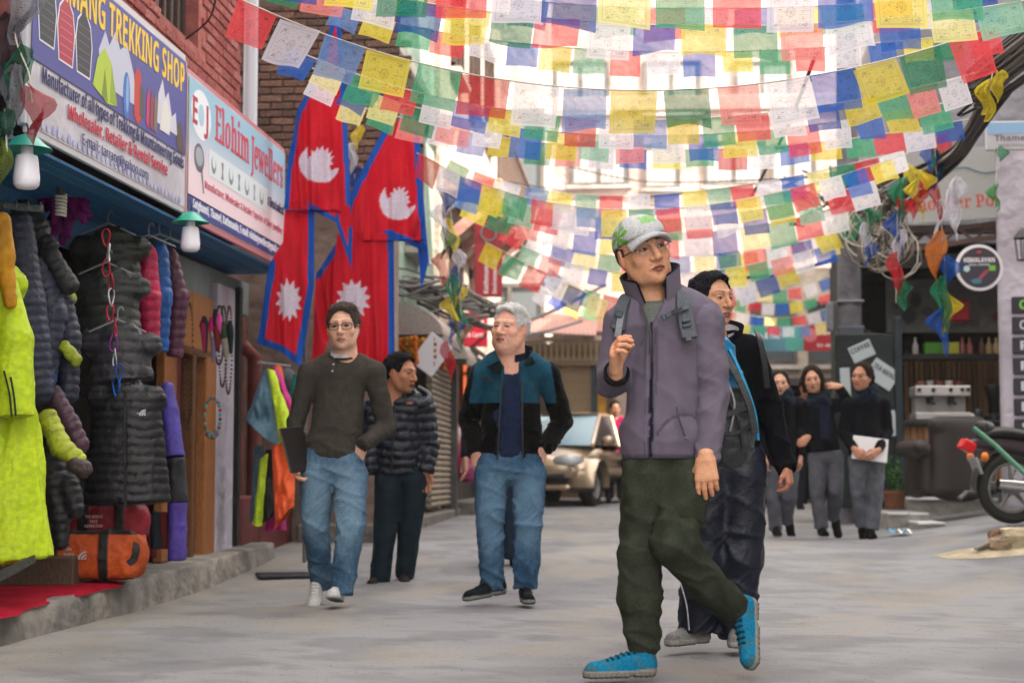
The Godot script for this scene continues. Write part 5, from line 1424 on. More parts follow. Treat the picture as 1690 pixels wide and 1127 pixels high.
func ground() -> void:
	var pale := hexc("89898c"); var mid := hexc("737376"); var dark := hexc("59585c"); var dust := hexc("8c857c")
	var n1 := noise(801, 1.0, 4); var n2 := noise(802, 1.0, 3)
	var col := func(p: Vector3) -> Color:
		var a := n1.get_noise_3d(p.x * 0.5, 0.0, p.z * 0.5)
		var b := n2.get_noise_3d(p.x * 1.1, 3.0, p.z * 1.1)
		var c := mid.lerp(pale, clampf(a * 1.6 + 0.4, 0, 0.8))
		c = c.lerp(dark, clampf((b - 0.13) * 7.0, 0, 0.38))
		c = c.lerp(dark, clampf((n2.get_noise_3d(p.x * 3.1, 8.0, p.z * 3.6) - 0.22) * 7.0, 0, 0.3))
		c = c.lerp(dust, clampf((n1.get_noise_3d(p.x * 0.9 + 40.0, 0, p.z * 0.5) - 0.1) * 2.0, 0, 0.6))
		var e := clampf((-2.05 - p.x) / 0.7, 0, 1)
		return c.lerp(dust, e * clampf(0.55 + n2.get_noise_3d(p.x * 2.0, 9, p.z * 2.0), 0, 0.8))
	var g := G()
	var k0 := 0
	var rows := []
	var z := 6.0
	while z > -34.0:
		rows.append(z)
		z -= 0.055 if (z < -4.5 and z > -12.0) else (0.12 if (z < -4.0 and z > -18.0) else 0.5)
	for q in [-36.0, -40.0, -50.0, -70.0, -110.0, -180.0, -300.0]: rows.append(q)
	var xs := []
	for q in [-250.0, -120.0, -60.0, -30.0, -15.0, -8.0, -5.0]: xs.append(q)
	var x := -3.6
	while x < 5.0:
		xs.append(x); x += 0.07
	for q in [6.0, 8.0, 15.0, 30.0, 60.0, 120.0, 250.0]: xs.append(q)
	for r in rows:
		for q in xs:
			var p := Vector3(q, 0, r)
			p.y = ground_y(minf(q, 8.0), maxf(r, -60.0)) + 0.006 * n2.get_noise_3d(q * 0.8, 1, r * 0.8)
			g.tint = col.call(p)
			g.vert(p, Vector3.UP)
	var w := xs.size()
	for a in rows.size() - 1:
		for b in w - 1:
			var q := a * w + b
			g.tri(q, q + w, q + 1); g.tri(q + 1, q + w, q + w + 1)
	smooth(g)
	if g.n[0].y < 0:
		for q in g.n.size(): g.n[q] = -g.n[q]
	var im := Image.create(1024, 1024, false, Image.FORMAT_RGB8)
	im.fill(Color(0.94, 0.94, 0.94))
	var rr := RandomNumberGenerator.new(); rr.seed = 17
	for k in 90000:
		var v := 0.94 + rr.randf_range(-0.16, 0.06)
		im.set_pixel(rr.randi() % 1024, rr.randi() % 1024, Color(v, v, v * 0.99))
	for k in 1400:
		var v := rr.randf_range(0.55, 0.85)
		im.fill_rect(Rect2i(rr.randi() % 1020, rr.randi() % 1020, rr.randi_range(2, 4), rr.randi_range(2, 4)), Color(v, v, v))
	for k in 6:
		var p := Vector2(rr.randf() * 1024, rr.randf() * 1024); var a := rr.randf() * TAU
		for q in rr.randi_range(80, 330):
			a += rr.randf_range(-0.45, 0.45)
			p += Vector2(cos(a), sin(a)) * 1.5
			im.fill_rect(Rect2i(posmod(int(p.x), 1022), posmod(int(p.y), 1022), 1, 2), Color(0.68, 0.67, 0.66))
	var m := mat(0.88, ImageTexture.create_from_image(im), 0.36, noise_nrm(0.12, 5.0, 4, 62, 512), 0.1, true)
	struct("road", g, m, "grey worn street surface with dusty and damp patches")
	rng.seed = 5
	var pl := G("3a3a3e")
	sheet(pl, 8, 3, func(u: float, v: float) -> Vector3:
		var q := lerp3(lerp3(Vector3(-2.721, 0.097, -11.9), Vector3(-2.247, 0.1, -11.6), u), lerp3(Vector3(-2.493, 0.096, -11.3), Vector3(-2.181, 0.109, -11.3), u), v)
		return Vector3(q.x, ground_y(q.x, q.z) + 0.012, q.z))
	var cover := G("3a3a3e")
	box(cover, Vector3.ZERO, Vector3(0.46, 0.02, 0.4), Basis(Vector3.UP, 0.3), 0.005)
	solo("metal_plate", "thin dark metal plate lying on the road by the kerb step", "plate", cover, M.dull, Vector3(-2.487, 0.085, -11.9) * Vector3(1, 0, 1) + Vector3(0, 0.06, 0))
	var li := G("5fb0d8")
	sheet(li, 6, 4, func(u: float, v: float) -> Vector3: return Vector3((u - 0.5) * 0.16, 0.03 + 0.02 * sin(u * 8.0 + v * 3.0), (v - 0.5) * 0.2))
	solo("crumpled_wrapper", "small light blue wrapper lying on the road near the cafe step", "litter", li, M.nylon, Vector3(2.233, 0.26, -15.2) * Vector3(1, 0, 1) + Vector3(0, ground_y(2.3, -15.2), 0))
	li = G("d8d6d2")
	sheet(li, 6, 4, func(u: float, v: float) -> Vector3: return Vector3((u - 0.5) * 0.12, 0.03 + 0.02 * sin(u * 9.0 + v * 3.0), (v - 0.5) * 0.14))
	solo("paper_scrap", "small white scrap of paper lying beside the blue wrapper", "litter", li, M.print, Vector3(2.265, 0.272, -15) * Vector3(1, 0, 1) + Vector3(0, ground_y(2.36, -15.0), 0))

const STEP_X := -2.88

func step_y(z: float) -> float:
	return 0.147 + 0.0163 * (-z - 7.7)

func left_step() -> void:
	var g := G()
	var n := noise(811, 1.0, 3)
	var c1 := hexc("8f8a86"); var c2 := hexc("6d6a66"); var c3 := hexc("b0a89c")
	var prof := [Vector2(-6.5, 0), Vector2(-0.03, 0), Vector2(-0.008, -0.008), Vector2(0, -0.03), Vector2(0.012, -0.14), Vector2(0.02, -0.6)]
	var rows := []
	for k in 91: rows.append(-6.55 - 6.6 * k / 90.0)
	var w := 9
	for r in rows:
		for k in w:
			var t := float(k) / (w - 1) * (prof.size() - 1)
			var i := mini(int(t), prof.size() - 2)
			var q: Vector2 = prof[i].lerp(prof[i + 1], t - i)
			var wob: float = 0.012 * n.get_noise_3d(r * 1.3, k * 0.7, 0) + 0.02 * n.get_noise_2d(r * 0.6, 5.0)
			var p := Vector3(STEP_X + q.x + (wob if i > 0 else 0.0), step_y(r) + q.y + (0.008 * n.get_noise_2d(r * 2.0, 9.0) if i < 3 else 0.0), r)
			g.tint = c1.lerp(c2, clampf(0.5 + 1.2 * n.get_noise_3d(p.x * 2, p.y * 4, p.z * 2), 0, 1)).lerp(c3, clampf(n.get_noise_3d(p.z * 1.1, p.y * 2.0, 4.0) * 2.0, 0, 0.6))
			g.vert(p, Vector3.UP)
	for a in rows.size() - 1:
		for b in w - 1:
			var q := a * w + b
			g.tri(q, q + w, q + 1); g.tri(q + 1, q + w, q + w + 1)
	smooth(g)
	g.tint = c1
	var e := -13.15
	g.quad(Vector3(STEP_X - 3, -0.3, e), Vector3(STEP_X - 3, step_y(e), e), Vector3(STEP_X, step_y(e), e), Vector3(STEP_X + 0.02, -0.3, e))
	struct("shop_step_pavement", g, M.concrete, "raised concrete shop step along the left of the street")
	var m := G()
	var r1 := hexc("9c1226"); var r2 := hexc("b01c34")
	sheet(m, 50, 16, func(u: float, v: float) -> Vector3:
		var z := lerpf(-7.15, -9.75, u)
		var x := lerpf(STEP_X + 0.005 + 0.03 * sin(u * 11.0) - 0.02 * sin(u * 31.0), STEP_X - 0.62, v)
		return Vector3(x, step_y(z) + 0.012 + 0.006 * n.get_noise_2d(z * 3.0, x * 3.0) - 0.02 * pow(1.0 - v, 12.0), z),
		func(u: float, v: float) -> Color: return r1.lerp(r2, clampf(0.5 + n.get_noise_2d(u * 30.0, v * 14.0), 0, 1)))
	solo("red_mat", "long worn red mat on the shop step under the duffel bags", "mat", m, M.cloth)

func brick_wall(root: Node3D, origin: Vector3, along_: Vector3, out_: Vector3, nx: int, ny: int, bl: float, bh: float, cols: Array, skip: Callable, seed_: int, proud := 0.012) -> void:
	var r := RandomNumberGenerator.new()
	r.seed = seed_
	var meshes := []
	for k in 6:
		var g := G(cols[k % cols.size()])
		box(g, Vector3.ZERO, Vector3(bl - 0.012, bh - 0.012, 0.05), Basis.IDENTITY, 0.006)
		meshes.append(g.mesh())
	var b := Basis(along_, Vector3.UP, along_.cross(Vector3.UP))
	if b.z.dot(out_) < 0: b = Basis(-along_, Vector3.UP, out_)
	for y in ny:
		for x in nx:
			var p := origin + along_ * ((x + 0.5 + 0.5 * (y % 2)) * bl) + Vector3.UP * ((y + 0.5) * bh)
			if skip.call(p): continue
			part(root, "brick", meshes[r.randi() % 6], M.brick, Transform3D(b * Basis(Vector3.BACK, r.randf_range(-0.012, 0.012)), p + out_ * (proud - 0.025 + r.randf_range(-0.003, 0.003))))

func left_brick_building() -> void:
	var o := thing("brick_building", "building with painted pink brick upper storey and shops below at left", "building", Vector3(0, 0, 0))
	var X := -3.0
	var g := G("a9625c")
	var y0 := 2.55; var zc := -12.36
	var wz0 := -10.1683; var wz1 := -11.1523
	var wy0 := 3.6555
	box(g, Vector3(X - 0.15, (y0 + wy0) / 2, (zc - 3.0) / 2), Vector3(0.3, wy0 - y0, -3.0 - zc))
	box(g, Vector3(X - 0.15, (wy0 + 6.4) / 2, (zc + wz1) / 2), Vector3(0.3, 6.4 - wy0, wz1 - zc))
	box(g, Vector3(X - 0.15, (wy0 + 6.4) / 2, (wz0 - 3.0) / 2), Vector3(0.3, 6.4 - wy0, -3.0 - wz0))
	box(g, Vector3(X - 0.15, (wy0 + 1.6 + 6.4) / 2, (wz0 + wz1) / 2), Vector3(0.3, 6.4 - wy0 - 1.6, wz0 - wz1))
	part(o, "wall", g, M.plaster)
	g = G("8d5a54")
	box(g, Vector3(X - 2.5, 4.6, zc + 0.15), Vector3(4.7, 3.9, 0.3))
	box(g, Vector3(X - 2.5, 6.5, -7.6), Vector3(5.2, 0.2, 9.4))
	part(o, "end_wall", g, M.plaster)
	brick_wall(o, Vector3(X, 3.08, zc), Vector3(0, 0, 1), Vector3(1, 0, 0), 13, 17, 0.225, 0.075, ["b5605c", "c26e68", "a9544f", "bd6862", "c97d76", "b0625c"],
		func(p: Vector3) -> bool: return (p.z > wz1 - 0.1 and p.z < wz0 + 0.05 and p.y > wy0 - 0.03) or p.y > 4.35, 3)
	var f := G("4c3a34")
	var zm := (wz0 + wz1) / 2
	for q in 7:
		box(f, Vector3(X - 0.12, wy0 + 0.75, lerpf(wz0, wz1, q / 6.0)), Vector3(0.06, 1.5, 0.05), Basis.IDENTITY, 0.008)
	box(f, Vector3(X - 0.12, wy0 + 0.02, zm), Vector3(0.12, 0.06, wz0 - wz1))
	box(f, Vector3(X - 0.12, wy0 + 0.4, zm), Vector3(0.05, 0.05, wz0 - wz1))
	var win := part(o, "window", f, M.wood)
	f = G("22262c")
	box(f, Vector3(X - 0.2, wy0 + 0.75, zm), Vector3(0.02, 1.5, wz0 - wz1))
	part(win, "pane", f, M.gloss)
	var pg := G("b9bcc6")
	tube(pg, [Vector3(X + 0.06, 2.9, zc - 0.08), Vector3(X + 0.06, 5.5, zc - 0.08)], 0.055, 12)
	part(o, "downpipe", pg, M.gloss)
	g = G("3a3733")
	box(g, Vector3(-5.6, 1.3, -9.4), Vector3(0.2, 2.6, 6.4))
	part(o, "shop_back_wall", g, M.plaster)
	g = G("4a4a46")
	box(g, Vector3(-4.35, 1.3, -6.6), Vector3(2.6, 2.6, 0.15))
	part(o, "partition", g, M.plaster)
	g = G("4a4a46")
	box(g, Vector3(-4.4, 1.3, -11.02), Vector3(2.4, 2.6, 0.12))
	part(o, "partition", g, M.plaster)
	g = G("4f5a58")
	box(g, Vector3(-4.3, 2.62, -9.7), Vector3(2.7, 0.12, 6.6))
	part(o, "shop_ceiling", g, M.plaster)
	var n := 7
	for k in n:
		g = G(["2a78b0", "2f80b8", "2570a6"][k % 3])
		var x0 := lerpf(-2.79, -3.32, float(k) / n)
		box(g, Vector3(x0 - 0.036, 2.3 + 0.012 * k * 0.0, -9.85), Vector3(0.071, 0.018, 6.3), Basis(Vector3.RIGHT, 0.012), 0.002)
		part(o, "soffit_board", g, M.wood)
	g = G("2874a8")
	box(g, Vector3(-3.36, 2.2, -9.0), Vector3(0.09, 0.22, 4.6), Basis(Vector3.RIGHT, 0.012), 0.01)
	part(o, "beam", g, M.wood)
	g = G("2f6f78")
	box(g, Vector3(-3.3, 2.12, -10.3876), Vector3(0.12, 0.34, 0.06), Basis.IDENTITY, 0.006)
	bar(g, Vector3(-3.3, 2.0, -10.3876), Vector3(-2.95, 2.25, -10.3876), 0.04, 0.04)
	part(o, "bracket", g, M.wood)
	g = G("77807f")
	box(g, Vector3(-3.16, 2.13, -12.0), Vector3(0.1, 0.26, 2.4), Basis(Vector3.RIGHT, 0.012), 0.008)
	part(o, "lintel", g, M.plaster)
	g = G("b07640")
	var dz0 := -10.8040; var dz1 := -11.4579; var dz2 := -12.1587
	for q in [[dz0, dz1], [dz1, dz2]]:
		g = G("a86f3d")
		box(g, Vector3(-3.12, 1.83, (q[0] + q[1]) / 2), Vector3(0.05, 0.4, absf(q[0] - q[1]) - 0.02), Basis.IDENTITY, 0.008)
		part(o, "door_panel", g, M.wood)
	g = G("6b4326")
	box(g, Vector3(-3.11, 1.61, (dz0 + dz2) / 2), Vector3(0.09, 0.06, dz0 - dz2), Basis.IDENTITY, 0.008)
	box(g, Vector3(-3.11, 0.9, dz1 + 0.02), Vector3(0.09, 1.42, 0.08), Basis.IDENTITY, 0.008)
	part(o, "door_frame", g, M.wood)
	g = G("98602f")
	box(g, Vector3(-3.13, 0.9, dz0 - 0.16), Vector3(0.06, 1.4, 0.3), Basis.IDENTITY, 0.006)
	part(o, "shutter_panel", g, M.wood)
	g = G("a5693a")
	box(g, Vector3(-3.1, 0.9, dz2 + 0.22), Vector3(0.08, 1.4, 0.42), Basis.IDENTITY, 0.01)
	part(o, "door_leaf", g, M.wood)
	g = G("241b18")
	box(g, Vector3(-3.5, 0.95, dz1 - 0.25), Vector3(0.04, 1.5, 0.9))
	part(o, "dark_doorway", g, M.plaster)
	g = G("b6b1c0")
	box(g, Vector3(-3.18, 1.15, -12.2530), Vector3(0.26, 2.0, 0.5), Basis.IDENTITY, 0.01)
	part(o, "pillar", g, M.plaster)
	g = G("1c1a1c")
	box(g, Vector3(-3.1, 1.15, -12.7761), Vector3(0.06, 2.1, 0.1))
	part(o, "post", g, M.paint)
	g = G("7a3a34")
	box(g, Vector3(-3.25, 1.15, -13.4334), Vector3(0.08, 2.0, 0.16), Basis.IDENTITY, 0.01)
	part(o, "door_jamb", g, M.paint)
	g = G("7a3a34")
	tube(g, [Vector3(-3.1, 0.2, -13.3866), Vector3(-3.1, 1.7, -13.3866), Vector3(-3.2, 1.8, -13.3866 + 0.05)], 0.06, 12)
	part(o, "painted_pipe", g, M.paint)
	g = G("6c2d30")
	box(g, Vector3(-3.9, 1.2, -13.6), Vector3(0.1, 2.4, 2.4))
	box(g, Vector3(-3.3, 0.35, -13.9), Vector3(0.5, 0.5, 2.2), Basis.IDENTITY, 0.02)
	part(o, "red_counter", g, M.paint)
	g = G("8a4b3c")
	box(g, Vector3(-4.6, 1.3, -14.9), Vector3(3.4, 2.6, 0.15))
	part(o, "partition", g, M.plaster)

func ellipse(c: Vector2, rx: float, ry: float, n := 20) -> PackedVector2Array:
	var p := PackedVector2Array()
	for k in n: p.append(c + Vector2(cos(TAU * k / n) * rx, sin(TAU * k / n) * ry))
	return p

func poly(a: Array, c := Vector2.ZERO, s := Vector2.ONE) -> PackedVector2Array:
	var p := PackedVector2Array()
	for k in a.size() / 2: p.append(c + Vector2(a[k * 2], a[k * 2 + 1]) * s)
	return p

func paint(g: Gather, pts: PackedVector2Array, colour: String, lift := 0.0012) -> void:
	g.tint = hexc(colour)
	prism(g, pts, Transform3D(Basis.IDENTITY, Vector3(0, 0, lift)), 0.0006)

func sign_frame(o: Node3D, L: float, H: float, colour: String, edge := "b9bcc4") -> void:
	var g := G(colour)
	box(g, Vector3(L / 2, H / 2, -0.03), Vector3(L, H, 0.05))
	part(o, "panel", g, M.vinyl)
	g = G(edge)
	for q in [[Vector3(0, 0, -0.02), Vector3(L, 0, -0.02)], [Vector3(0, H, -0.02), Vector3(L, H, -0.02)], [Vector3(0, 0, -0.02), Vector3(0, H, -0.02)], [Vector3(L, 0, -0.02), Vector3(L, H, -0.02)]]:
		bar(g, q[0], q[1], 0.024, 0.07, 0.004)
	part(o, "frame", g, M.gloss)

func trekking_sign() -> void:
	var o := thing("shop_sign", "large blue and white sign reading TREKKING SHOP above the gear shop", "sign", Vector3(-2.75, 2.345, -7.357))
	var L: float = 2.6242
	var H := 0.9
	o.basis = Basis(Vector3(0, 0.0125, -1).normalized(), Vector3(0, 1, 0.0125).normalized(), Vector3(1, 0, 0))
	sign_frame(o, L, H, "d3d2de")
	var g := G()
	paint(g, poly([0.015, 0.345 * H, L - 0.015, 0.345 * H, L - 0.015, H - 0.015, 0.015, H - 0.015]), "4a4f94", 0.0006)
	var m := 0.002
	paint(g, poly([0.95, 0.5, 1.05, 0.62, 1.12, 0.56, 1.22, 0.66, 1.3, 0.58, 1.42, 0.64, 1.55, 0.5, 1.6, 0.34, 1.0, 0.34]), "b9bcd0", m)
	paint(g, poly([2.0, 0.33, 2.02, 0.5, 2.1, 0.6, 2.16, 0.5, 2.22, 0.55, 2.3, 0.42, 2.38, 0.46, 2.42, 0.33]), "c6c7d6", m)
	m = 0.0032
	for q in [[0.2, 0.34, "2f323c"], [0.46, 0.31, "a8344a"], [0.72, 0.31, "35373e"]]:
		var c := Vector2(q[0], q[1])
		paint(g, poly([-0.1, 0, -0.13, 0.17, -0.1, 0.27, -0.045, 0.31, -0.035, 0.37, 0.035, 0.37, 0.045, 0.31, 0.1, 0.27, 0.13, 0.17, 0.1, 0], c), "d7d8e2", m - 0.0007)
		paint(g, poly([-0.09, 0.01, -0.115, 0.17, -0.09, 0.26, -0.04, 0.3, -0.03, 0.355, 0.03, 0.355, 0.04, 0.3, 0.09, 0.26, 0.115, 0.17, 0.09, 0.01], c), q[2], m)
		for k in 6: paint(g, poly([-0.085, 0.04 + k * 0.04, 0.085, 0.04 + k * 0.04, 0.085, 0.046 + k * 0.04, -0.085, 0.046 + k * 0.04], c), "5c5f6a" if q[2] != "a8344a" else "c8707c", m + 0.0008)
	paint(g, poly([0.86, 0.3, 0.93, 0.45, 1.04, 0.53, 1.16, 0.47, 1.26, 0.27, 1.1, 0.25]), "a9bf3c", m)
	paint(g, poly([1.0, 0.27, 1.05, 0.42, 1.1, 0.26]), "6f8a2e", m + 0.0008)
	paint(g, poly([1.14, 0.27, 1.16, 0.46, 1.26, 0.27]), "8ba534", m + 0.0008)
	paint(g, ellipse(Vector2(1.42, 0.36), 0.06, 0.13), "3c6db4", m)
	paint(g, ellipse(Vector2(1.43, 0.37), 0.025, 0.1), "7ea4d8", m + 0.0008)
	paint(g, poly([1.56, 0.28, 1.56, 0.5, 1.6, 0.56, 1.68, 0.53, 1.7, 0.3, 1.63, 0.24]), "b9392f", m)
	paint(g, poly([1.66, 0.3, 1.66, 0.48, 1.74, 0.45, 1.74, 0.3]), "4a4a52", m + 0.0008)
	for k in 3: paint(g, poly([1.78 + k * 0.075, 0.28, 1.79 + k * 0.075, 0.45, 1.82 + k * 0.075, 0.49, 1.85 + k * 0.075, 0.43, 1.84 + k * 0.075, 0.26]), ["b23a6a", "8f3a4a", "7a6a5c"][k], m)
	paint(g, poly([2.05, 0.3, 2.1, 0.46, 2.18, 0.5, 2.27, 0.42, 2.25, 0.3]), "d5d4d2", m)
	paint(g, poly([2.4, 0.28, 2.42, 0.4, 2.48, 0.43, 2.55, 0.34, 2.57, 0.26, 2.47, 0.24]), "54483e", m)
	for q in range(24, g.v.size()): g.v[q].y += 0.07
	var n := noise(71, 1.0, 2)
	for k in 34:
		var x := 0.08 + L * 0.94 * k / 34.0
		paint(g, poly([x, 0.012, x + 0.04, 0.012, x + 0.045, 0.03 + 0.03 * absf(n.get_noise_1d(k * 3.0)), x + 0.01, 0.04 + 0.05 * absf(n.get_noise_1d(k * 7.0))]), "aeb0cf" if k % 3 else "9a9fc8", 0.001)
	part(o, "printed_pictures", g, M.print, Transform3D(Basis.IDENTITY, Vector3(0, 0, 0)))
	word(o, "lettering", "TAMANG TREKKING SHOP", sans_b, flatmat("e3bd3c"), Transform3D(Basis.IDENTITY, Vector3(1.41, 0.755 * H, 0.003)), 0.175, 2.3)
	word(o, "lettering", "Manufacturer of all types of Trekking & Mountaineering Goods", sans_b, flatmat("2c3060"), Transform3D(Basis.IDENTITY, Vector3(1.36, 0.25 * H, 0.002)), 0.072, 2.42)
	word(o, "lettering", "Wholesaler, Retailer & Rental Service", sans_b, flatmat("b3263c"), Transform3D(Basis.IDENTITY, Vector3(1.37, 0.14 * H, 0.002)), 0.07, 1.72)
	word(o, "lettering", "E-mail: tarrang@yahoo.com", sans, flatmat("3b3f74"), Transform3D(Basis.IDENTITY, Vector3(1.28, 0.045 * H, 0.003)), 0.055, 1.12)

func jeweller_sign() -> void:
	var o := thing("shop_sign", "light blue sign reading Elohim Jewellers beside the trekking sign", "sign", Vector3(-2.75, 2.356, -10.023))
	var L: float = 2.8160
	var H := 0.86
	o.basis = Basis(Vector3(0, 0.0125, -1).normalized(), Vector3(0, 1, 0.0125).normalized(), Vector3(1, 0, 0))
	var g := G()
	sign_frame(o, L, H, "dccfd6", "c4828a")
	sheet(g, 2, 12, func(u: float, v: float) -> Vector3: return Vector3(0.012 + u * (L - 0.024), 0.13 * H + v * (H * 0.87 - 0.012), 0.0008),
		func(_u: float, v: float) -> Color: return hexc("e2ccd4").lerp(hexc("8fb9cf"), smoothstep(0.15, 0.75, v)))
	g.tint = hexc("3a4186")
	g.quad(Vector3(0.012, 0.012, 0.0008), Vector3(L - 0.012, 0.012, 0.0008), Vector3(L - 0.012, 0.14 * H, 0.0008), Vector3(0.012, 0.14 * H, 0.0008))
	paint(g, ellipse(Vector2(0.3, 0.76 * H), 0.24, 0.155, 32), "dfe3ea", 0.0016)
	paint(g, ellipse(Vector2(0.3, 0.76 * H), 0.07, 0.07, 16), "a6c4d6", 0.0024)
	paint(g, ellipse(Vector2(0.26, 0.44 * H), 0.12, 0.09, 20), "5d6068", 0.0016)
	paint(g, ellipse(Vector2(0.26, 0.45 * H), 0.09, 0.06, 20), "9aa0ad", 0.0022)
	paint(g, poly([0.3, 0.36 * H, 0.36, 0.2 * H, 0.39, 0.2 * H, 0.34, 0.37 * H]), "6d7078", 0.0016)
	paint(g, poly([0.5, 0.36 * H, L - 0.62, 0.36 * H, L - 0.62, 0.56 * H, 0.5, 0.56 * H]), "cfd8de", 0.0016)
	for k in 7:
		var c := Vector2(0.62 + 0.23 * k, 0.46 * H)
		if k % 2 == 0:
			paint(g, ellipse(c, 0.06, 0.06, 16), "7d848c", 0.0022)
			paint(g, ellipse(c + Vector2(0, 0.02), 0.042, 0.045, 16), "cfd8de", 0.0028)
		else:
			paint(g, poly([-0.03, 0.05, 0.03, 0.05, 0.012, -0.01, 0.03, -0.06, -0.03, -0.06, -0.01, -0.01], c), ["4f7f86", "74706c", "8a8f9a"][k % 3], 0.0022)
	part(o, "printed_pictures", g, M.print)
	word(o, "lettering", "E", sans_b, flatmat("a83048"), Transform3D(Basis.IDENTITY, Vector3(0.15, 0.66 * H, 0.0026)), 0.17, 0.11)
	word(o, "lettering", "J", sans_b, flatmat("a83048"), Transform3D(Basis.IDENTITY, Vector3(0.45, 0.66 * H, 0.0026)), 0.17, 0.1)
	word(o, "lettering", "Elohim", serif_b, flatmat("c23a4e"), Transform3D(Basis.IDENTITY, Vector3(1.12, 0.65 * H, 0.0026)), 0.235, 0.95)
	word(o, "lettering", "Jewellers", serif_b, flatmat("c23a4e"), Transform3D(Basis.IDENTITY, Vector3(2.2, 0.65 * H, 0.0026)), 0.225, 1.06)
	word(o, "lettering", "& Tibetan handicraft", sans_b, flatmat("3b3a5c"), Transform3D(Basis.IDENTITY, Vector3(L - 0.33, 0.42 * H, 0.0026)), 0.07, 0.56)
	word(o, "lettering", "Manufacturer, Wholesaler & Retailer Exporter of Silver Jewellery", sans, flatmat("c0566a"), Transform3D(Basis.IDENTITY, Vector3(1.55, 0.245 * H, 0.0026)), 0.05, 2.3)
	word(o, "lettering", "Satghumti, Thamel, Kathmandu, E-mail: elohimjewellers@gmail.com", sans_b, flatmat("dfe0ea"), Transform3D(Basis.IDENTITY, Vector3(1.4, 0.055 * H, 0.0026)), 0.055, 2.55)

func pendant(label: String, at: Vector3, shade: String, drop: float) -> void:
	var o := thing("pendant_lamp", label, "lamp", at, 0.0, "green shaded lamps under the shop signs")
	var g := G("e6e4ee")
	lathe(g, [Vector2(0.001, 0.0), Vector2(0.042, 0.006), Vector2(0.056, 0.022), Vector2(0.058, 0.05), Vector2(0.05, 0.13), Vector2(0.046, 0.15), Vector2(0.028, 0.155), Vector2(0.026, 0.19)], Transform3D.IDENTITY, 24)
	part(o, "bulb_cover", g, M.plastic)
	g = G(shade)
	lathe(g, [Vector2(0.112, 0.178), Vector2(0.108, 0.182), Vector2(0.075, 0.205), Vector2(0.05, 0.232), Vector2(0.02, 0.244), Vector2(0.001, 0.247)], Transform3D.IDENTITY, 28)
	lathe(g, [Vector2(0.001, 0.243), Vector2(0.048, 0.228), Vector2(0.073, 0.201), Vector2(0.112, 0.178)], Transform3D.IDENTITY, 28)
	part(o, "lamp_shade", g, M.gloss)
	g = G("2b2b2e")
	tube(g, curve([Vector3(0, 0.245, 0), Vector3(0.004, 0.245 + drop * 0.5, 0.003), Vector3(-0.006, 0.245 + drop, 0)], 6), 0.004, 6)
	part(o, "cord", g, M.cable)

func limp(o: Node3D, tag_: String, colours: Array, pts: Array, w: float, seed_: int) -> void:
	var r := RandomNumberGenerator.new()
	r.seed = seed_
	var path := curve(pts, 40)
	var g := G("b9b4a8")
	tube(g, path, 0.004, 5)
	part(o, "cord", g, M.cable)
	var n := colours.size()
	for k in n:
		var p: Vector3 = path[int(40.0 * (k + 0.1) / n)]
		var a := r.randf_range(-0.5, 0.5)
		var lean := r.randf_range(-0.25, 0.25)
		var hh := w * r.randf_range(1.1, 1.5)
		var side := 1.0 if k % 2 == 0 else -1.0
		var f := Gather.new()
		var fold := r.randf_range(4.0, 7.0)
		sheet(f, 8, 8, func(u: float, v: float) -> Vector3:
			var ww := w * 0.72 * ((0.25 + 0.75 * v / 0.4) if v < 0.4 else (1.0 - 0.86 * (v - 0.4) / 0.6))
			return p + Vector3((u - 0.5 + 0.3 * side) * ww + lean * v * w + 0.02 * sin(v * 7.0 + a * 9.0), -v * hh + 0.45 * w * u * side * v, 0.05 * sin(u * fold * 1.7 + a * 3.0 + v * 3.0) + a * 0.1 * u))
		part(o, "flag", f, flag_mat(colours[k]))

var flag_mats := {}
var flag_print: ImageTexture

func make_print() -> void:
	var im := Image.create(128, 108, false, Image.FORMAT_RGB8)
	im.fill(Color(1, 1, 1))
	var r := RandomNumberGenerator.new()
	r.seed = 99
	var ink := Color(0.5, 0.5, 0.53)
	for q in [[10, 8, 108, 1], [10, 99, 108, 1], [10, 8, 1, 92], [117, 8, 1, 92], [13, 11, 102, 1], [13, 96, 102, 1]]:
		im.fill_rect(Rect2i(q[0], q[1], q[2], q[3]), Color(0.78, 0.78, 0.8))
	for y in range(16, 94, 5):
		var x := 17
		while x < 110:
			var w := r.randi_range(2, 7)
			var mid := absi(x - 64) < 20 and y > 34 and y < 74
			if r.randf() < 0.72 and not mid:
				im.fill_rect(Rect2i(x, y, w, 1 + int(r.randf() < 0.25)), ink.lightened(r.randf() * 0.72 + 0.12))
			x += w + r.randi_range(1, 3)
	for k in 170:
		var a := r.randf() * TAU; var d := sqrt(r.randf()) * 14.0
		im.set_pixel(int(64 + cos(a) * d), int(54 + sin(a) * d * 1.1), ink.lightened(r.randf() * 0.4))
	for q in [[20, 84], [96, 84], [22, 18], [98, 18]]:
		for k in 36: im.set_pixel(q[0] + r.randi_range(0, 9), q[1] + r.randi_range(0, 6), ink)
	im.generate_mipmaps()
	flag_print = ImageTexture.create_from_image(im)

func flag_mat(h: String) -> StandardMaterial3D:
	if flag_mats.has(h): return flag_mats[h]
	var m := StandardMaterial3D.new()
	m.albedo_color = Color(h)
	m.albedo_color.a = 0.76
	m.transparency = BaseMaterial3D.TRANSPARENCY_ALPHA
	m.albedo_texture = flag_print
	m.roughness = 0.9
	m.metallic_specular = 0.2
	m.backlight_enabled = true
	m.backlight = Color(1, 1, 1)
	m.cull_mode = BaseMaterial3D.CULL_DISABLED
	flag_mats[h] = m
	return m

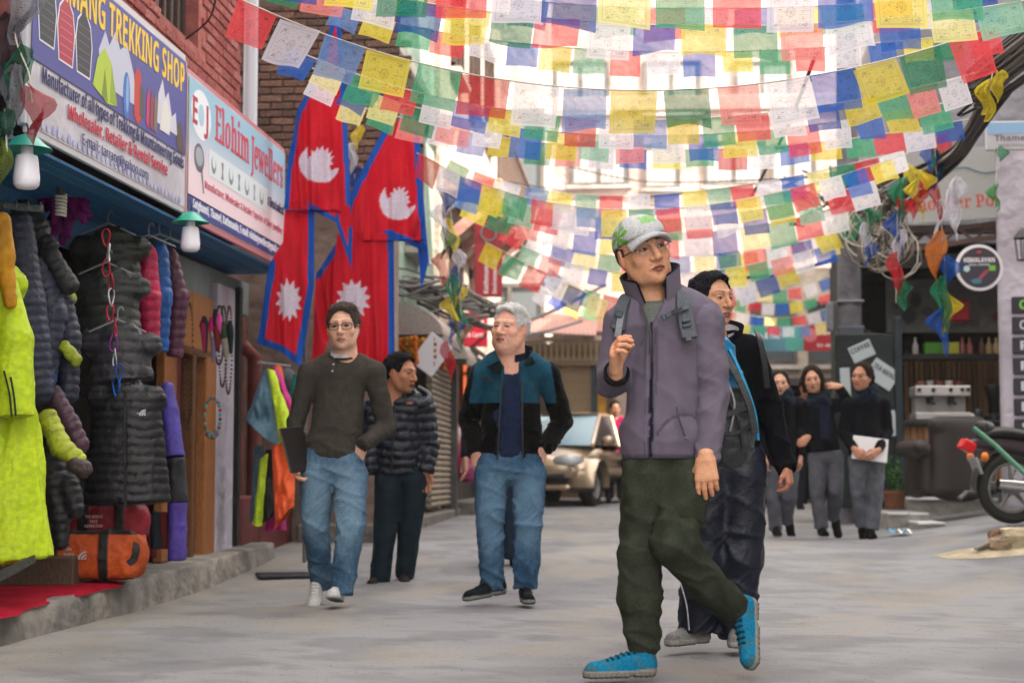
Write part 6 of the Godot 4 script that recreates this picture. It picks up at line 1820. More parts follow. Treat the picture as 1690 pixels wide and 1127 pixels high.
const FLAGS := ["e04a52", "e8e6ee", "2d66c0", "e8d95a", "4aa67c"]
const FADED := ["e88a86", "ece9ee", "6f92c8", "ece39a", "8cc0a4"]
const DEEP := ["c8323c", "d8d4e0", "2050a4", "d8c63c", "2f8460"]
var flag_meshes := []

func flag_shapes() -> void:
	for k in 7:
		var r := RandomNumberGenerator.new()
		r.seed = 300 + k
		var g := Gather.new()
		var a := r.randf_range(0.03, 0.1); var b := r.randf_range(2.0, 5.0); var c := r.randf() * 6.0; var d := r.randf_range(-0.06, 0.06)
		var e := r.randf_range(-0.04, 0.04)
		sheet(g, 7, 6, func(u: float, v: float) -> Vector3:
			return Vector3(u - 0.5 + d * v * 0.6, -v + e * v * u, a * sin(u * b + c) * (0.4 + v) + 0.05 * v * v * cos(u * 3.0 + c)))
		for q in g.t.size(): g.t[q] = Vector2(g.t[q].x, g.t[q].y)
		flag_meshes.append(g.mesh())

func flag_string(label: String, a: Vector3, m: Vector3, b: Vector3, w: float, h: float, gap: float, first: int, seed_: int, group := "strings of prayer flags across the street", wild := 0.15) -> void:
	var o := thing("prayer_flag_string", label, "prayer flags", Vector3.ZERO, 0.0, group)
	var r := RandomNumberGenerator.new()
	r.seed = seed_
	var q := m * 2.0 - (a + b) * 0.5     # a quadratic arc through the middle point
	var pts := []
	var len := [0.0]
	for k in 81:
		var t := k / 80.0
		pts.append(a * (1 - t) * (1 - t) + q * 2.0 * t * (1 - t) + b * t * t)
		if k > 0: len.append(len[k - 1] + pts[k].distance_to(pts[k - 1]))
	var g := G("c9c4b8")
	tube(g, pts, 0.0035, 5)
	part(o, "cord", g, M.cable)
	var s := gap * 0.5
	var n := first
	var k := 0
	while s + w < len[80]:
		var c := s + w * 0.5
		while k < 79 and len[k + 1] < c: k += 1
		var p: Vector3 = lerp3(pts[k], pts[k + 1], (c - len[k]) / (len[k + 1] - len[k]))
		var tan_: Vector3 = (pts[mini(k + 3, 80)] - pts[maxi(k - 3, 0)]).normalized()
		var down := (Vector3.DOWN + Vector3(r.randf_range(-wild, wild), 0, r.randf_range(-wild, wild) * 2.0)).normalized()
		var z := tan_.cross(-down).normalized()
		var y := z.cross(tan_).normalized()
		var sw := w * r.randf_range(0.84, 1.0)
		tan_ = (tan_ + Vector3(0, r.randf_range(-0.07, 0.07), 0)).normalized()
		part(o, "flag", flag_meshes[r.randi() % 7], flag_mat(FLAGS[n % 5] if r.randf() < 0.55 else FADED[n % 5] if r.randf() < 0.4 else DEEP[n % 5]), Transform3D(Basis(tan_ * sw, y * h * r.randf_range(0.88, 1.1), z * w * r.randf_range(0.6, 1.6)), p + z * r.randf_range(-0.015, 0.015)))
		n += 1
		s += w + gap + r.randf_range(-0.025, 0.015)

func prayer_flags() -> void:
	make_print()
	flag_shapes()
	var S := [
		["nearest full string of large prayer flags, arching low across the middle", Vector3(-1.97, 3.098, -8), Vector3(-0.135, 2.604, -8), Vector3(1.773, 2.99, -8.4), 0.242, 0.205, 0.002, 0, 1],
		["string of prayer flags hung just behind and below the nearest arch", Vector3(-1.844, 3.054, -9.3), Vector3(-0.259, 2.65, -9.3), Vector3(1.782, 2.875, -9.6), 0.19, 0.15, 0.008, 1, 2],
		["pale string of prayer flags lowest of the upper arches", Vector3(-1.923, 3.16, -10.6), Vector3(-0.028, 2.814, -10.6), Vector3(2.039, 2.974, -10.6), 0.19, 0.13, 0.012, 3, 3],
		["string of prayer flags second from the top of the picture", Vector3(-1.791, 3.142, -7.7), Vector3(0.01, 2.839, -7.7), Vector3(1.771, 2.942, -7.8), 0.222, 0.16, 0.004, 4, 4],
		["string of prayer flags peeping out below the second arch", Vector3(-1.725, 3.386, -9.2), Vector3(-0.022, 3.091, -9.2), Vector3(2.154, 3.269, -9.5), 0.19, 0.13, 0.014, 2, 5],
		["topmost string of prayer flags, cut by the upper edge", Vector3(-1.877, 3.073, -7.3), Vector3(-0.016, 2.878, -7.3), Vector3(1.673, 2.91, -7.3), 0.24, 0.17, 0.004, 1, 6],
		["string of prayer flags cut by the upper edge, behind the topmost one", Vector3(-1.566, 3.402, -8.6), Vector3(0.012, 3.168, -8.6), Vector3(1.969, 3.22, -8.6), 0.23, 0.16, 0.006, 3, 16],
		["string of prayer flags dipping just behind the capped walker's cap", Vector3(-1.502, 2.926, -11.2), Vector3(-0.035, 2.646, -12), Vector3(1.884, 3.028, -12), 0.19, 0.175, 0.006, 0, 7],
		["string of prayer flags looping above the capped walker's head", Vector3(-1.519, 3.257, -13.2), Vector3(-0.085, 2.948, -13.2), Vector3(2.042, 3.244, -13), 0.2, 0.17, 0.006, 4, 8],
		["string of prayer flags level with the capped walker's glasses", Vector3(-1.477, 3.13, -14.2), Vector3(0.009, 2.782, -14.2), Vector3(1.924, 3.046, -14.2), 0.23, 0.2, 0.006, 3, 9],
		["string of prayer flags level with the capped walker's chin", Vector3(-1.303, 3.184, -16.2), Vector3(0.008, 2.842, -16.2), Vector3(2.02, 3.077, -16.2), 0.23, 0.2, 0.008, 0, 10],
		["string of prayer flags sloping down beside the red upright sign", Vector3(-1.396, 2.844, -15), Vector3(-0.865, 2.58, -15.2), Vector3(-0.259, 2.309, -15.4), 0.2, 0.2, 0.01, 3, 11],
		["sagging string of prayer flags low behind the capped walker's shoulders", Vector3(-0.965, 2.915, -17.5), Vector3(0.131, 2.558, -17.5), Vector3(1.685, 2.953, -17.5), 0.22, 0.2, 0.01, 2, 12],
		["string of prayer flags rising to the grey pole on the right", Vector3(0.779, 3.089, -18), Vector3(1.482, 3.179, -18), Vector3(2.184, 3.527, -18), 0.24, 0.24, 0.006, 2, 13],
	]
	S.append_array([
		["second nearest string of prayer flags, half hidden by the lowest arch", Vector3(-1.872, 3.031, -8.7), Vector3(-0.179, 2.611, -8.7), Vector3(1.768, 2.889, -9), 0.185, 0.145, 0.008, 2, 61],
		["string of prayer flags crowding the gap behind the cap", Vector3(-1.357, 2.967, -12.6), Vector3(0.098, 2.665, -12.6), Vector3(1.843, 2.97, -12.6), 0.205, 0.17, 0.006, 2, 65],
		["string of prayer flags bunched behind the capped walker's neck", Vector3(-1.085, 2.835, -15.2), Vector3(0.17, 2.559, -15.2), Vector3(1.733, 2.828, -15.2), 0.2, 0.17, 0.006, 4, 66]])
	for q in S: flag_string(q[0], q[1], q[2], q[3], q[4], q[5], q[6], q[7], q[8])
	var T := [
		["far sunlit string of prayer flags above the red and teal banner, highest", Vector3(1.036, 3.557, -24), Vector3(1.968, 3.351, -24), Vector3(2.9, 3.669, -24), 0.2, 0.19, 0.015, 0, 21],
		["far sunlit string of prayer flags above the red and teal banner, second from top", Vector3(1.028, 3.574, -26), Vector3(2.129, 3.361, -26), Vector3(3.138, 3.649, -26), 0.2, 0.19, 0.02, 2, 22],
		["far sunlit string of prayer flags just above the red and teal banner", Vector3(0.987, 3.269, -25), Vector3(2.045, 3.047, -25), Vector3(3.014, 3.325, -25), 0.2, 0.19, 0.015, 4, 23],
		["far string of prayer flags touching the top of the red and teal banner", Vector3(0.926, 2.935, -23.5), Vector3(1.92, 2.777, -23.5), Vector3(2.789, 2.939, -23.5), 0.18, 0.16, 0.03, 1, 24],
		["far string of prayer flags left of the capped walker's shoulder", Vector3(-1.332, 3.226, -22), Vector3(-0.543, 2.887, -22), Vector3(0.323, 3.133, -22), 0.2, 0.19, 0.02, 1, 25],
	]
	for q in T: flag_string(q[0], q[1], q[2], q[3], q[4], q[5], q[6], q[7], q[8], "far strings of prayer flags", 0.35)
	flag_string("short string of prayer flags tilted beside the cable tangle", Vector3(1.45, 2.777, -14.5), Vector3(1.681, 2.879, -14.5), Vector3(1.966, 3.157, -14.5), 0.22, 0.2, 0.006, 3, 31, "", 0.3)
	var L := [
		["limp prayer flags bunched on a cord over the cafe sign", [Vector3(2.262, 3.353, -13), Vector3(2.245, 3.175, -13), Vector3(2.285, 2.616, -13), Vector3(2.304, 2.199, -13), Vector3(2.29, 1.969, -13)], ["c02a34", "1f4f9c", "2c7f5c", "c02a34", "d4d2dc", "c8773a", "1f4f9c", "2c7f5c", "d9c63c", "1f4f9c"], 0.24, 41],
		["limp prayer flags trailing down in front of the dark cafe, left of the bunch", [Vector3(2.103, 3.204, -13.4), Vector3(2.022, 2.916, -13.4), Vector3(2.007, 2.581, -13.4), Vector3(1.99, 2.103, -13.4)], ["d9c63c", "2c7f5c", "c02a34", "1f4f9c", "d4d2dc", "c02a34", "2c7f5c"], 0.2, 42],
		["three limp prayer flags hanging in the pale cable tangle", [Vector3(1.847, 2.965, -14), Vector3(1.873, 2.764, -14), Vector3(1.89, 2.563, -14)], ["2c7f5c", "d4d2dc", "1f4f9c"], 0.18, 43],
		["limp yellow and white prayer flags at the top of the cafe banner", [Vector3(2.064, 3.013, -12.6), Vector3(2.045, 2.922, -12.6), Vector3(2.025, 2.787, -12.6)], ["d9c63c", "d9c63c", "c02a34"], 0.19, 44],
		["limp white prayer flag hanging in front of the pool banner", [Vector3(2.245, 2.895, -12.2), Vector3(2.239, 2.807, -12.2), Vector3(2.233, 2.72, -12.2)], ["d4d2dc", "d4d2dc"], 0.2, 45],
		["limp green garland cloth by the white pillar", [Vector3(2.631, 3.186, -12.6), Vector3(2.612, 2.915, -12.6), Vector3(2.599, 2.735, -12.6)], ["2c7f5c", "3c9a4c"], 0.13, 46],
		["yellow prayer flag caught on the thick cable at right", [Vector3(1.945, 2.988, -9.4), Vector3(1.938, 2.947, -9.4), Vector3(1.93, 2.88, -9.4)], ["d9c63c", "d9c63c"], 0.15, 47],
		["limp prayer flags hanging down the mint wall beside the flags, left strand", [Vector3(-1.671, 3.161, -14), Vector3(-1.634, 2.7, -14), Vector3(-1.582, 2.19, -14), Vector3(-1.606, 1.735, -14)], ["1f4f9c", "d4d2dc", "2c7f5c", "c02a34", "2c7f5c", "d9c63c", "1f4f9c", "c02a34"], 0.19, 48],
		["limp prayer flags hanging down the mint wall beside the red sign, right strand", [Vector3(-1.689, 3.209, -14.6), Vector3(-1.598, 2.675, -14.6), Vector3(-1.581, 2.356, -14.6), Vector3(-1.543, 1.933, -14.6)], ["d4d2dc", "d9c63c", "d4d2dc", "1f4f9c", "d9c63c", "2c7f5c", "2c7f5c"], 0.19, 49],
		["faded limp prayer flags in the upper left corner before the sign", [Vector3(-2.703, 2.894, -7), Vector3(-2.687, 2.654, -7), Vector3(-2.624, 2.493, -7), Vector3(-2.605, 2.361, -7)], ["8f9098", "3a3c46", "2c6f54", "8f9098", "b03a3a"], 0.2, 50],
		["limp green prayer flag at the left edge by the lamp", [Vector3(-2.688, 2.315, -6.9), Vector3(-2.681, 2.237, -6.9), Vector3(-2.674, 2.133, -6.9)], ["3c6a5c", "7a8a3c"], 0.14, 51],
		["blue and white limp prayer flags between the two big red flags", [Vector3(-2.315, 3.629, -13.6), Vector3(-2.343, 3.303, -13.6), Vector3(-2.311, 2.952, -13.6)], ["d9c63c", "d4d2dc", "1f4f9c", "d4d2dc"], 0.16, 52],
	]
	for q in L:
		var o := thing("limp_prayer_flags", q[0], "prayer flags", Vector3.ZERO, 0.0)
		limp(o, "", q[2], q[1], q[3], q[4])


func inside(p: Vector2, pl: PackedVector2Array) -> bool:
	return Geometry2D.is_point_in_polygon(p, pl)

func edge_dist(p: Vector2, pl: PackedVector2Array) -> float:
	var d := 9.0
	for k in pl.size():
		var c := Geometry2D.get_closest_point_to_segment(p, pl[k], pl[(k + 1) % pl.size()])
		d = minf(d, c.distance_to(p))
	return d

func flat2(a: Array) -> PackedVector2Array:
	var p := PackedVector2Array()
	for v in a: p.append(Vector2(v.x, v.y))
	return p

func cloth_piece(o: Node3D, called: String, outline: PackedVector2Array, border: Array, bw: float, white: Array, z0: float, seed_: int, twist := 0.0) -> void:
	var lo := outline[0]; var hi := outline[0]
	for p in outline: lo = lo.min(p); hi = hi.max(p)
	var n := noise(seed_, 1.0, 2)
	var red := hexc("d6182e"); var red2 := hexc("c41228"); var blue := hexc("1450ac"); var wh := hexc("d9cfe0")
	var ny := int((hi.y - lo.y) / 0.0085)
	var nx := 64
	var g := G()
	var spans := []
	for r in ny + 1:
		var y := lerpf(hi.y - 0.002, lo.y + 0.002, float(r) / ny)
		var a := 99.0; var b := -99.0
		for k in outline.size():
			var p := outline[k]; var q := outline[(k + 1) % outline.size()]
			if (p.y - y) * (q.y - y) <= 0 and absf(p.y - q.y) > 1e-6:
				var x := lerpf(p.x, q.x, (y - p.y) / (q.y - p.y))
				a = minf(a, x); b = maxf(b, x)
		spans.append(Vector3(a, b, y))
	var zf := func(x: float, y: float) -> float:
		var t := (hi.y - y) / (hi.y - lo.y)
		var f := (0.25 + 0.75 * t)
		return z0 + twist * (x - lo.x) + f * (0.03 * sin(x * 34.0 + 2.2 * n.get_noise_2d(x * 2.0, y * 0.6) * 3.0) + 0.05 * n.get_noise_2d(x * 5.0, y * 0.7) + 0.012 * sin(x * 80.0 + y * 3.0))
	for r in ny + 1:
		var s: Vector3 = spans[r]
		for k in nx + 1:
			var x := lerpf(s.x, s.y, float(k) / nx)
			var p := Vector2(x, s.z)
			var d := 9.0
			for e in border:
				var c := Geometry2D.get_closest_point_to_segment(p, outline[e], outline[(e + 1) % outline.size()])
				d = minf(d, c.distance_to(p))
			var col := red.lerp(red2, clampf(0.5 + n.get_noise_2d(x * 9.0, s.z * 2.0), 0, 1))
			if d < bw: col = blue
			else:
				for w in white:
					if inside(p, w): col = wh
			g.tint = col
			g.vert(Vector3(x, s.z, zf.call(x, s.z)), Vector3.BACK)
	for r in ny:
		for k in nx:
			var q := r * (nx + 1) + k
			g.tri(q, q + 1, q + nx + 1); g.tri(q + 1, q + nx + 2, q + nx + 1)
	smooth(g)
	part(o, called, g, M.flagcloth)

func moon(c: Vector2, r: float, lean: float) -> PackedVector2Array:
	var p := PackedVector2Array()
	for k in 15:
		var a := PI + PI * k / 14.0
		p.append(Vector2(cos(a) * r, sin(a) * r))
	p.append(Vector2(r * 0.95, r * 0.18))
	p.append(Vector2(r * 0.62, -r * 0.12))
	for k in 17:
		var a := -0.1 + (PI + 0.2) * k / 16.0
		var rr := r * (0.82 if k % 2 == 0 else 0.56)
		p.append(Vector2(cos(a) * rr * 0.78, sin(a) * rr + r * 0.0))
	p.append(Vector2(-r * 0.62, -r * 0.12))
	p.append(Vector2(-r * 0.95, r * 0.4))
	for k in p.size(): p[k] = c + p[k].rotated(lean)
	return p

func star(c: Vector2, r: float, rx := 1.0) -> PackedVector2Array:
	var p := PackedVector2Array()
	for k in 24:
		var a := TAU * k / 24.0 + 0.13
		var rr := r * (1.0 if k % 2 == 0 else 0.66)
		p.append(c + Vector2(cos(a) * rr * rx, sin(a) * rr))
	return p

func national_flags() -> void:
	M.flagcloth = mat(0.85, noise_tex(0.05, 0.85, 1.0, 4, 5), 3.0, noise_nrm(0.22, 3.0, 2, 11), 0.4)
	M.flagcloth.backlight_enabled = true
	M.flagcloth.backlight = Color(0.7, 0.7, 0.7)
	var o := thing("double_pennant_flag", "tall crimson double pennant flag with blue hem, left one, overlapping the jeweller's sign", "flag", Vector3(-2.421, 1.588, -12.426), 0.0766)
	var up := flat2([Vector3(0.127, 2.667, 0), Vector3(0.012, 2.249, 0), Vector3(-0.154, 1.893, 0), Vector3(-0.218, 1.525, 0), Vector3(-0.241, 1.158, 0), Vector3(-0.237, 0.761, 0), Vector3(-0.025, 0.761, 0), Vector3(-0.029, 1.172, 0), Vector3(0.144, 1.062, 0), Vector3(0.265, 0.725, 0), Vector3(0.276, 0.998, 0), Vector3(0.235, 1.639, 0), Vector3(0.204, 2.124, 0), Vector3(0.164, 2.667, 0)])
	var mo := moon(flat2([Vector3(0.023, 1.511, 0)])[0], 0.158, -0.5)
	var a := flat2([Vector3(0.127, 2.667, 0), Vector3(0.012, 2.249, 0), Vector3(-0.154, 1.893, 0), Vector3(-0.218, 1.525, 0), Vector3(-0.241, 1.144, 0), Vector3(-0.019, 1.144, 0), Vector3(0.145, 1.053, 0), Vector3(0.153, 1.135, 0), Vector3(0.234, 1.158, 0), Vector3(0.257, 1.135, 0), Vector3(0.235, 1.639, 0), Vector3(0.204, 2.124, 0), Vector3(0.164, 2.667, 0)])
	cloth_piece(o, "upper_pennant", a, [0, 1, 2, 3, 5, 9, 10, 11], 0.036, [mo], 0.0, 71, 0.05)
	cloth_piece(o, "pennant_tail", flat2([Vector3(0.116, 1.181, 0), Vector3(0.154, 1.035, 0), Vector3(0.265, 0.706, 0), Vector3(0.272, 0.998, 0), Vector3(0.252, 1.181, 0)]), [0, 1, 2], 0.03, [], 0.03, 72)
	var st := star(flat2([Vector3(-0.203, 0.47, 0)])[0], 0.165, 0.62)
	cloth_piece(o, "lower_pennant", flat2([Vector3(-0.238, 1.227, 0), Vector3(-0.248, 0.907, 0), Vector3(-0.35, 0.743, 0), Vector3(-0.434, 0.153, 0), Vector3(-0.262, 0.09, 0), Vector3(-0.108, -0.032, 0), Vector3(-0.01, 0.588, 0), Vector3(-0.016, 1.227, 0)]), [2, 3, 4, 5, 6], 0.05, [st], 0.02, 73, -0.06)
	o = thing("double_pennant_flag", "tall crimson double pennant flag with blue hem, right one, before the mint wall", "flag", Vector3(-2.066, 1.626, -13.054), 0.0766)
	mo = moon(flat2([Vector3(0.168, 1.275, 0)])[0], 0.148, -0.42)
	cloth_piece(o, "upper_pennant", flat2([Vector3(0.065, 1.882, 0), Vector3(-0.227, 1.295, 0), Vector3(-0.309, 0.96, 0), Vector3(0.089, 0.96, 0), Vector3(0.089, 1.007, 0), Vector3(0.336, 0.893, 0), Vector3(0.402, 0.926, 0), Vector3(0.357, 1.429, 0), Vector3(0.332, 1.872, 0), Vector3(0.131, 1.911, 0)]), [0, 1, 4, 6, 7], 0.05, [mo], 0.0, 74, 0.05)
	cloth_piece(o, "pennant_tail", flat2([Vector3(0.316, 0.974, 0), Vector3(0.351, 0.578, 0), Vector3(0.412, 0.797, 0), Vector3(0.397, 0.974, 0)]), [0, 1, 2], 0.04, [], 0.02, 75)
	st = star(flat2([Vector3(-0.178, 0.502, 0)])[0], 0.165, 0.85)
	cloth_piece(o, "lower_pennant", flat2([Vector3(-0.305, 1.022, 0), Vector3(-0.331, 0.759, 0), Vector3(-0.338, 0.379, 0), Vector3(-0.347, -0.189, 0), Vector3(0.152, -0.189, 0), Vector3(0.144, 0.379, 0), Vector3(0.136, 1.022, 0)]), [4, 5], 0.05, [st], 0.01, 76, 0.05)
	cloth_piece(o, "folded_edge", flat2([Vector3(-0.309, 0.974, 0), Vector3(-0.478, 0.711, 0), Vector3(-0.509, 0, 0), Vector3(-0.434, 0, 0), Vector3(-0.324, 0.379, 0)]), [0], 0.045, [], -0.06, 77)
	for q in [[Vector3(-2.585, 3.471, -12.7), Vector3(-2.567, 1.514, -12.7), "pole of the left crimson flag, hidden behind its cloth"], [Vector3(-2.123, 3.303, -13.35), Vector3(-2.112, 1.452, -13.35), "pole of the right crimson flag, hidden behind its cloth"]]:
		var g := G("6b6a68")
		tube(g, [q[0] + Vector3(0, 0, -0.12), Vector3(q[1].x, ground_y(q[1].x, q[1].z), q[1].z - 0.12)], 0.016, 10)
		solo("flag_pole", q[2], "pole", g, M.metal)


func hung(called: String, label: String, cat: String, at: Vector3, group := "clothes hung in the gear shop") -> Node3D:
	return thing(called, label, cat, at, 0.0766, group)

func puff(o: Node3D, called: String, caps: Array, colour: String, step: float, amp: float, chain: Array, m: Material = null) -> MeshInstance3D:
	var n := noise(901, 1.0, 2)
	var c := hexc(colour)
	return garment(o, called, m if m else M.nylon, 0.0105, caps, quilted(step, amp, 0.2 if chain.size() else 0.0, chain, n), mottled(n, colour, Color(colour).darkened(0.18).to_html(false), 9.0))

func hook(o: Node3D, p: Vector3) -> void:
	var g := G("8a8c90")
	tube(g, curve([p + Vector3(0, 0.0, 0), p + Vector3(0.0, 0.05, 0), p + Vector3(0.02, 0.07, 0), p + Vector3(0.03, 0.05, 0)], 12), 0.003, 6)
	bar(g, p + Vector3(-0.16, -0.07, 0), p, 0.012, 0.008)
	bar(g, p + Vector3(0.16, -0.07, 0), p, 0.012, 0.008)
	part(o, "hanger", g, M.plastic)

func shop_goods() -> void:
	var X := Vector3.RIGHT
	var n := noise(902, 1.0, 2)
	var o := hung("rain_coat", "bright yellow green rain coat hanging at the left edge of the shop", "coat", Vector3(-2.967, 0.324, -7.855))
	garment(o, "coat_body", M.shell, 0.011, [[Vector3(-0.147, 1.356, -0.05), Vector3(-0.015, 0.041, -0.03), 0.09, 0.15, 0.04, 0, X, 1.35, 2], [Vector3(-0.163, 1.415, -0.05), Vector3(-0.037, 1.353, -0.02), 0.07, 0.07, 0.04]],
		cloth_bump(n, 0.018, Vector3(5, 0.9, 5), [], 0.0), mottled(n, "c6e01c", "b8d412", 5.0))
	var sl := garment(o, "sleeve", M.shell, 0.011, [[Vector3(-0.065, 1.344, 0.06), Vector3(0.011, 1.081, 0.1), 0.075, 0.085, 0.03], [Vector3(0.011, 1.081, 0.1), Vector3(0.036, 0.716, 0.12), 0.085, 0.086, 0.02, 0, X, 1.0, 2]],
		cloth_bump(n, 0.006, Vector3(4, 2.5, 4), [], 0.0), mottled(n, "cce623", "bcd818", 5.0))
	for q in [[Vector3(-0.004, 0.927, 0.2), Vector3(0.026, 0.825, 0.21), Vector3(0.04, 0.713, 0.21)], [Vector3(0.029, 0.898, 0.205), Vector3(0.049, 0.805, 0.21), Vector3(0.059, 0.718, 0.21)]]:
		strap(sl, "zip", q, 0.009, 0.004, "26301a", M.nylon, Vector3(0, 0, 1))
	var tr := G("3c4038")
	sheet(tr, 10, 3, func(u: float, v: float) -> Vector3: return lerp3(lerp3(Vector3(-0.049, -0.007, 0.12), Vector3(0.129, 0.076, 0.1), u), lerp3(Vector3(-0.048, -0.063, 0.12), Vector3(0.136, 0.039, 0.1), u), v))
	part(o, "lining", tr, M.nylon)
	o = hung("amber_jacket", "amber yellow jacket edge hanging above the rain coat at the left frame edge", "jacket", Vector3(-2.962, 1.624, -7.654))
	puff(o, "sleeve", [[Vector3(-0.019, 0.336, 0), Vector3(-0.01, 0.17, 0), 0.04, 0.055, 0.02], [Vector3(-0.01, 0.17, 0), Vector3(0.03, -0.057, 0), 0.05, 0.03, 0.02]], "d99a12", 0.09, 0.004, [], M.shell)
	var J1 := [
		["slate blue puffer jacket with long quilted sleeve, beside the rain coat", "3a3f58", Vector3(-3.062, 1.147, -8.387), [[Vector3(-0.118, 0.898, 0), Vector3(-0.067, 0.492, 0.02), 0.075, 0.105, 0.02], [Vector3(-0.067, 0.492, 0.02), Vector3(0.005, 0.061, 0), 0.105, 0.085, 0.02]], [Vector3(-0.12, 0.961, 0), Vector3(-0.072, 0.494, 0), Vector3(0.007, -0.061, 0)]],
		["slate blue puffer sleeve hanging between the rain coat and the dark vests", "363b52", Vector3(-3.02, 1.152, -8.491), [[Vector3(-0.1, 0.694, -0.05), Vector3(-0.011, 0.439, -0.02), 0.07, 0.075, 0.02], [Vector3(-0.011, 0.439, -0.02), Vector3(-0.037, 0.124, 0), 0.075, 0.06, 0.02, 0, X, 1.0, 2]], [Vector3(-0.094, 0.751, 0), Vector3(-0.006, 0.437, 0), Vector3(-0.035, 0.062, 0)]],
		["charcoal puffer jacket with hood, hung high beside the magenta gloves", "2b2c33", Vector3(-3.082, 1.908, -8.528), [[Vector3(-0.128, 0.238, 0), Vector3(-0.05, 0.127, 0), 0.06, 0.07, 0.02], [Vector3(-0.05, 0.111, 0), Vector3(0.029, 0.043, 0.03), 0.05, 0.045, 0.02], [Vector3(0.016, 0, 0), Vector3(0.119, -0.158, 0), 0.05, 0.055, 0.02]], [Vector3(-0.129, 0.286, 0), Vector3(-0.001, 0.063, 0), Vector3(0.145, -0.19, 0)]],
		["bright blue puffer sleeve showing between charcoal and slate jackets", "1d55a8", Vector3(-3.133, 1.857, -8.629), [[Vector3(-0.043, 0.091, -0.08), Vector3(0.009, -0.012, -0.06), 0.05, 0.04, 0.02]], [Vector3(-0.035, 0.128, 0), Vector3(0.032, -0.032, 0)]],
		["lime puffer sleeve with navy stripes hung at middle height", "a9b82c", Vector3(-3.04, 1.604, -8.656), [[Vector3(-0.072, 0.231, -0.06), Vector3(0.028, 0.093, -0.03), 0.035, 0.045, 0.02]], [Vector3(-0.056, 0.256, 0), Vector3(0.046, 0.064, 0)]],
		["navy puffer sleeve in front of the lime one, cuff down", "2c3044", Vector3(-2.976, 1.344, -8.58), [[Vector3(-0.031, 0.318, -0.02), Vector3(0.016, 0.126, 0), 0.055, 0.055, 0.02], [Vector3(0.016, 0.126, 0), Vector3(0.009, -0.157, 0), 0.05, 0.055, 0.02]], [Vector3(-0.026, 0.347, 0), Vector3(0.016, 0.126, 0), Vector3(0.01, -0.189, 0)]],
		["lime puffer cuff peeping out beside the upper vests", "a7b52e", Vector3(-2.934, 1.341, -8.533), [[Vector3(-0.029, 0.085, 0.04), Vector3(0.031, 0.015, 0.05), 0.032, 0.034, 0.02]], []],
		["bright blue puffer hem showing low between the slate sleeves", "1f5aae", Vector3(-3.069, 1.216, -8.533), [[Vector3(-0.045, -0.008, 0.03), Vector3(0.041, 0.047, 0.05), 0.035, 0.032, 0.02]], []],
		["maroon puffer sleeve above the lime sleeve beside the black vest", "55374a", Vector3(-2.944, 0.966, -8.511), [[Vector3(-0.065, 0.216, 0.03), Vector3(0.03, 0.061, 0.05), 0.045, 0.045, 0.02], [Vector3(0.03, 0.061, 0.05), Vector3(0.088, -0.047, 0.05), 0.045, 0.04, 0.02]], [Vector3(-0.098, 0.249, 0), Vector3(0.089, -0.078, 0)]],
		["lime yellow puffer sleeve with dark cuff hanging low by the black vest", "b3bf30", Vector3(-2.942, 0.78, -8.425), [[Vector3(-0.052, 0.274, 0.08), Vector3(0.018, 0.136, 0.1), 0.05, 0.056, 0.02], [Vector3(0.018, 0.136, 0.1), Vector3(0.104, 0.067, 0.1), 0.052, 0.046, 0.02]], [Vector3(-0.083, 0.307, 0), Vector3(-0.009, 0.138, 0), Vector3(0.097, 0.046, 0)]],
		["brown puffer cuff at the end of the low lime sleeve", "4a3a3e", Vector3(-2.844, 0.765, -8.434), [[Vector3(0.002, 0.064, 0.11), Vector3(0.045, 0.033, 0.11), 0.045, 0.045, 0.02]], []],
		["black puffer jacket hanging lowest, beside the duffel bags", "1e1f26", Vector3(-2.994, 0.439, -8.548), [[Vector3(-0.076, 0.591, -0.04), Vector3(-0.041, 0.31, 0), 0.075, 0.085, 0.02], [Vector3(-0.041, 0.31, 0), Vector3(0.012, 0.124, 0.02), 0.085, 0.06, 0.02], [Vector3(0.052, 0.279, 0.02), Vector3(0.091, 0.155, 0.04), 0.06, 0.05, 0.02], [Vector3(0.015, 0.124, 0.03), Vector3(0.026, -0.014, 0.04), 0.05, 0.04, 0.02]], [Vector3(-0.066, 0.621, 0), Vector3(-0.034, 0.279, 0), Vector3(0.016, -0.031, 0)]],
	]
	for q in J1:
		o = hung("puffer_jacket", q[0], "jacket", q[2])
		puff(o, "quilted_sleeve", q[3], q[1], 0.046, 0.009, [q[4]] if q[4].size() else [])
	for q in [["dark olive puffer vest at the top of the hanging column", "2c302c", Vector3(-3.036, 1.816, -9.444), Vector3(-0.028, 0.24, -0.1), Vector3(-0.018, 0.046, -0.1), 0.1, 0.12, 1.55],
		["grey green puffer vest below the olive one in the hanging column", "383d3c", Vector3(-3.006, 1.532, -9.368), Vector3(-0.029, 0.283, -0.07), Vector3(-0.014, 0.005, -0.06), 0.11, 0.12, 1.5],
		["mottled grey hooded puffer vest, third in the hanging column", "3c3b42", Vector3(-2.91, 1.318, -9.241), Vector3(-0.006, 0.154, -0.03), Vector3(0.013, -0.033, -0.02), 0.1, 0.125, 1.5]]:
		o = hung("puffer_vest", q[0], "vest", q[2])
		puff(o, "vest_body", [[q[3], q[4], q[5], q[6], 0.03, 0, X, q[7], 2], [q[3] + Vector3(-0.02, 0.07, 0.03), q[3] + Vector3(0.05, 0.09, 0.02), 0.07, 0.06, 0.03], [q[3] + Vector3(-0.16, 0.02, 0.0), q[3] + Vector3(0.17, 0.02, 0.0), 0.075, 0.07, 0.03]], q[1], 0.06, 0.011, [])
		hook(o, q[3] + Vector3(0, 0.16, 0.05))
	o = hung("puffer_vest", "black puffer vest with small white badge, lowest and nearest of the hanging column", "vest", Vector3(-2.81, 0.566, -9.106))
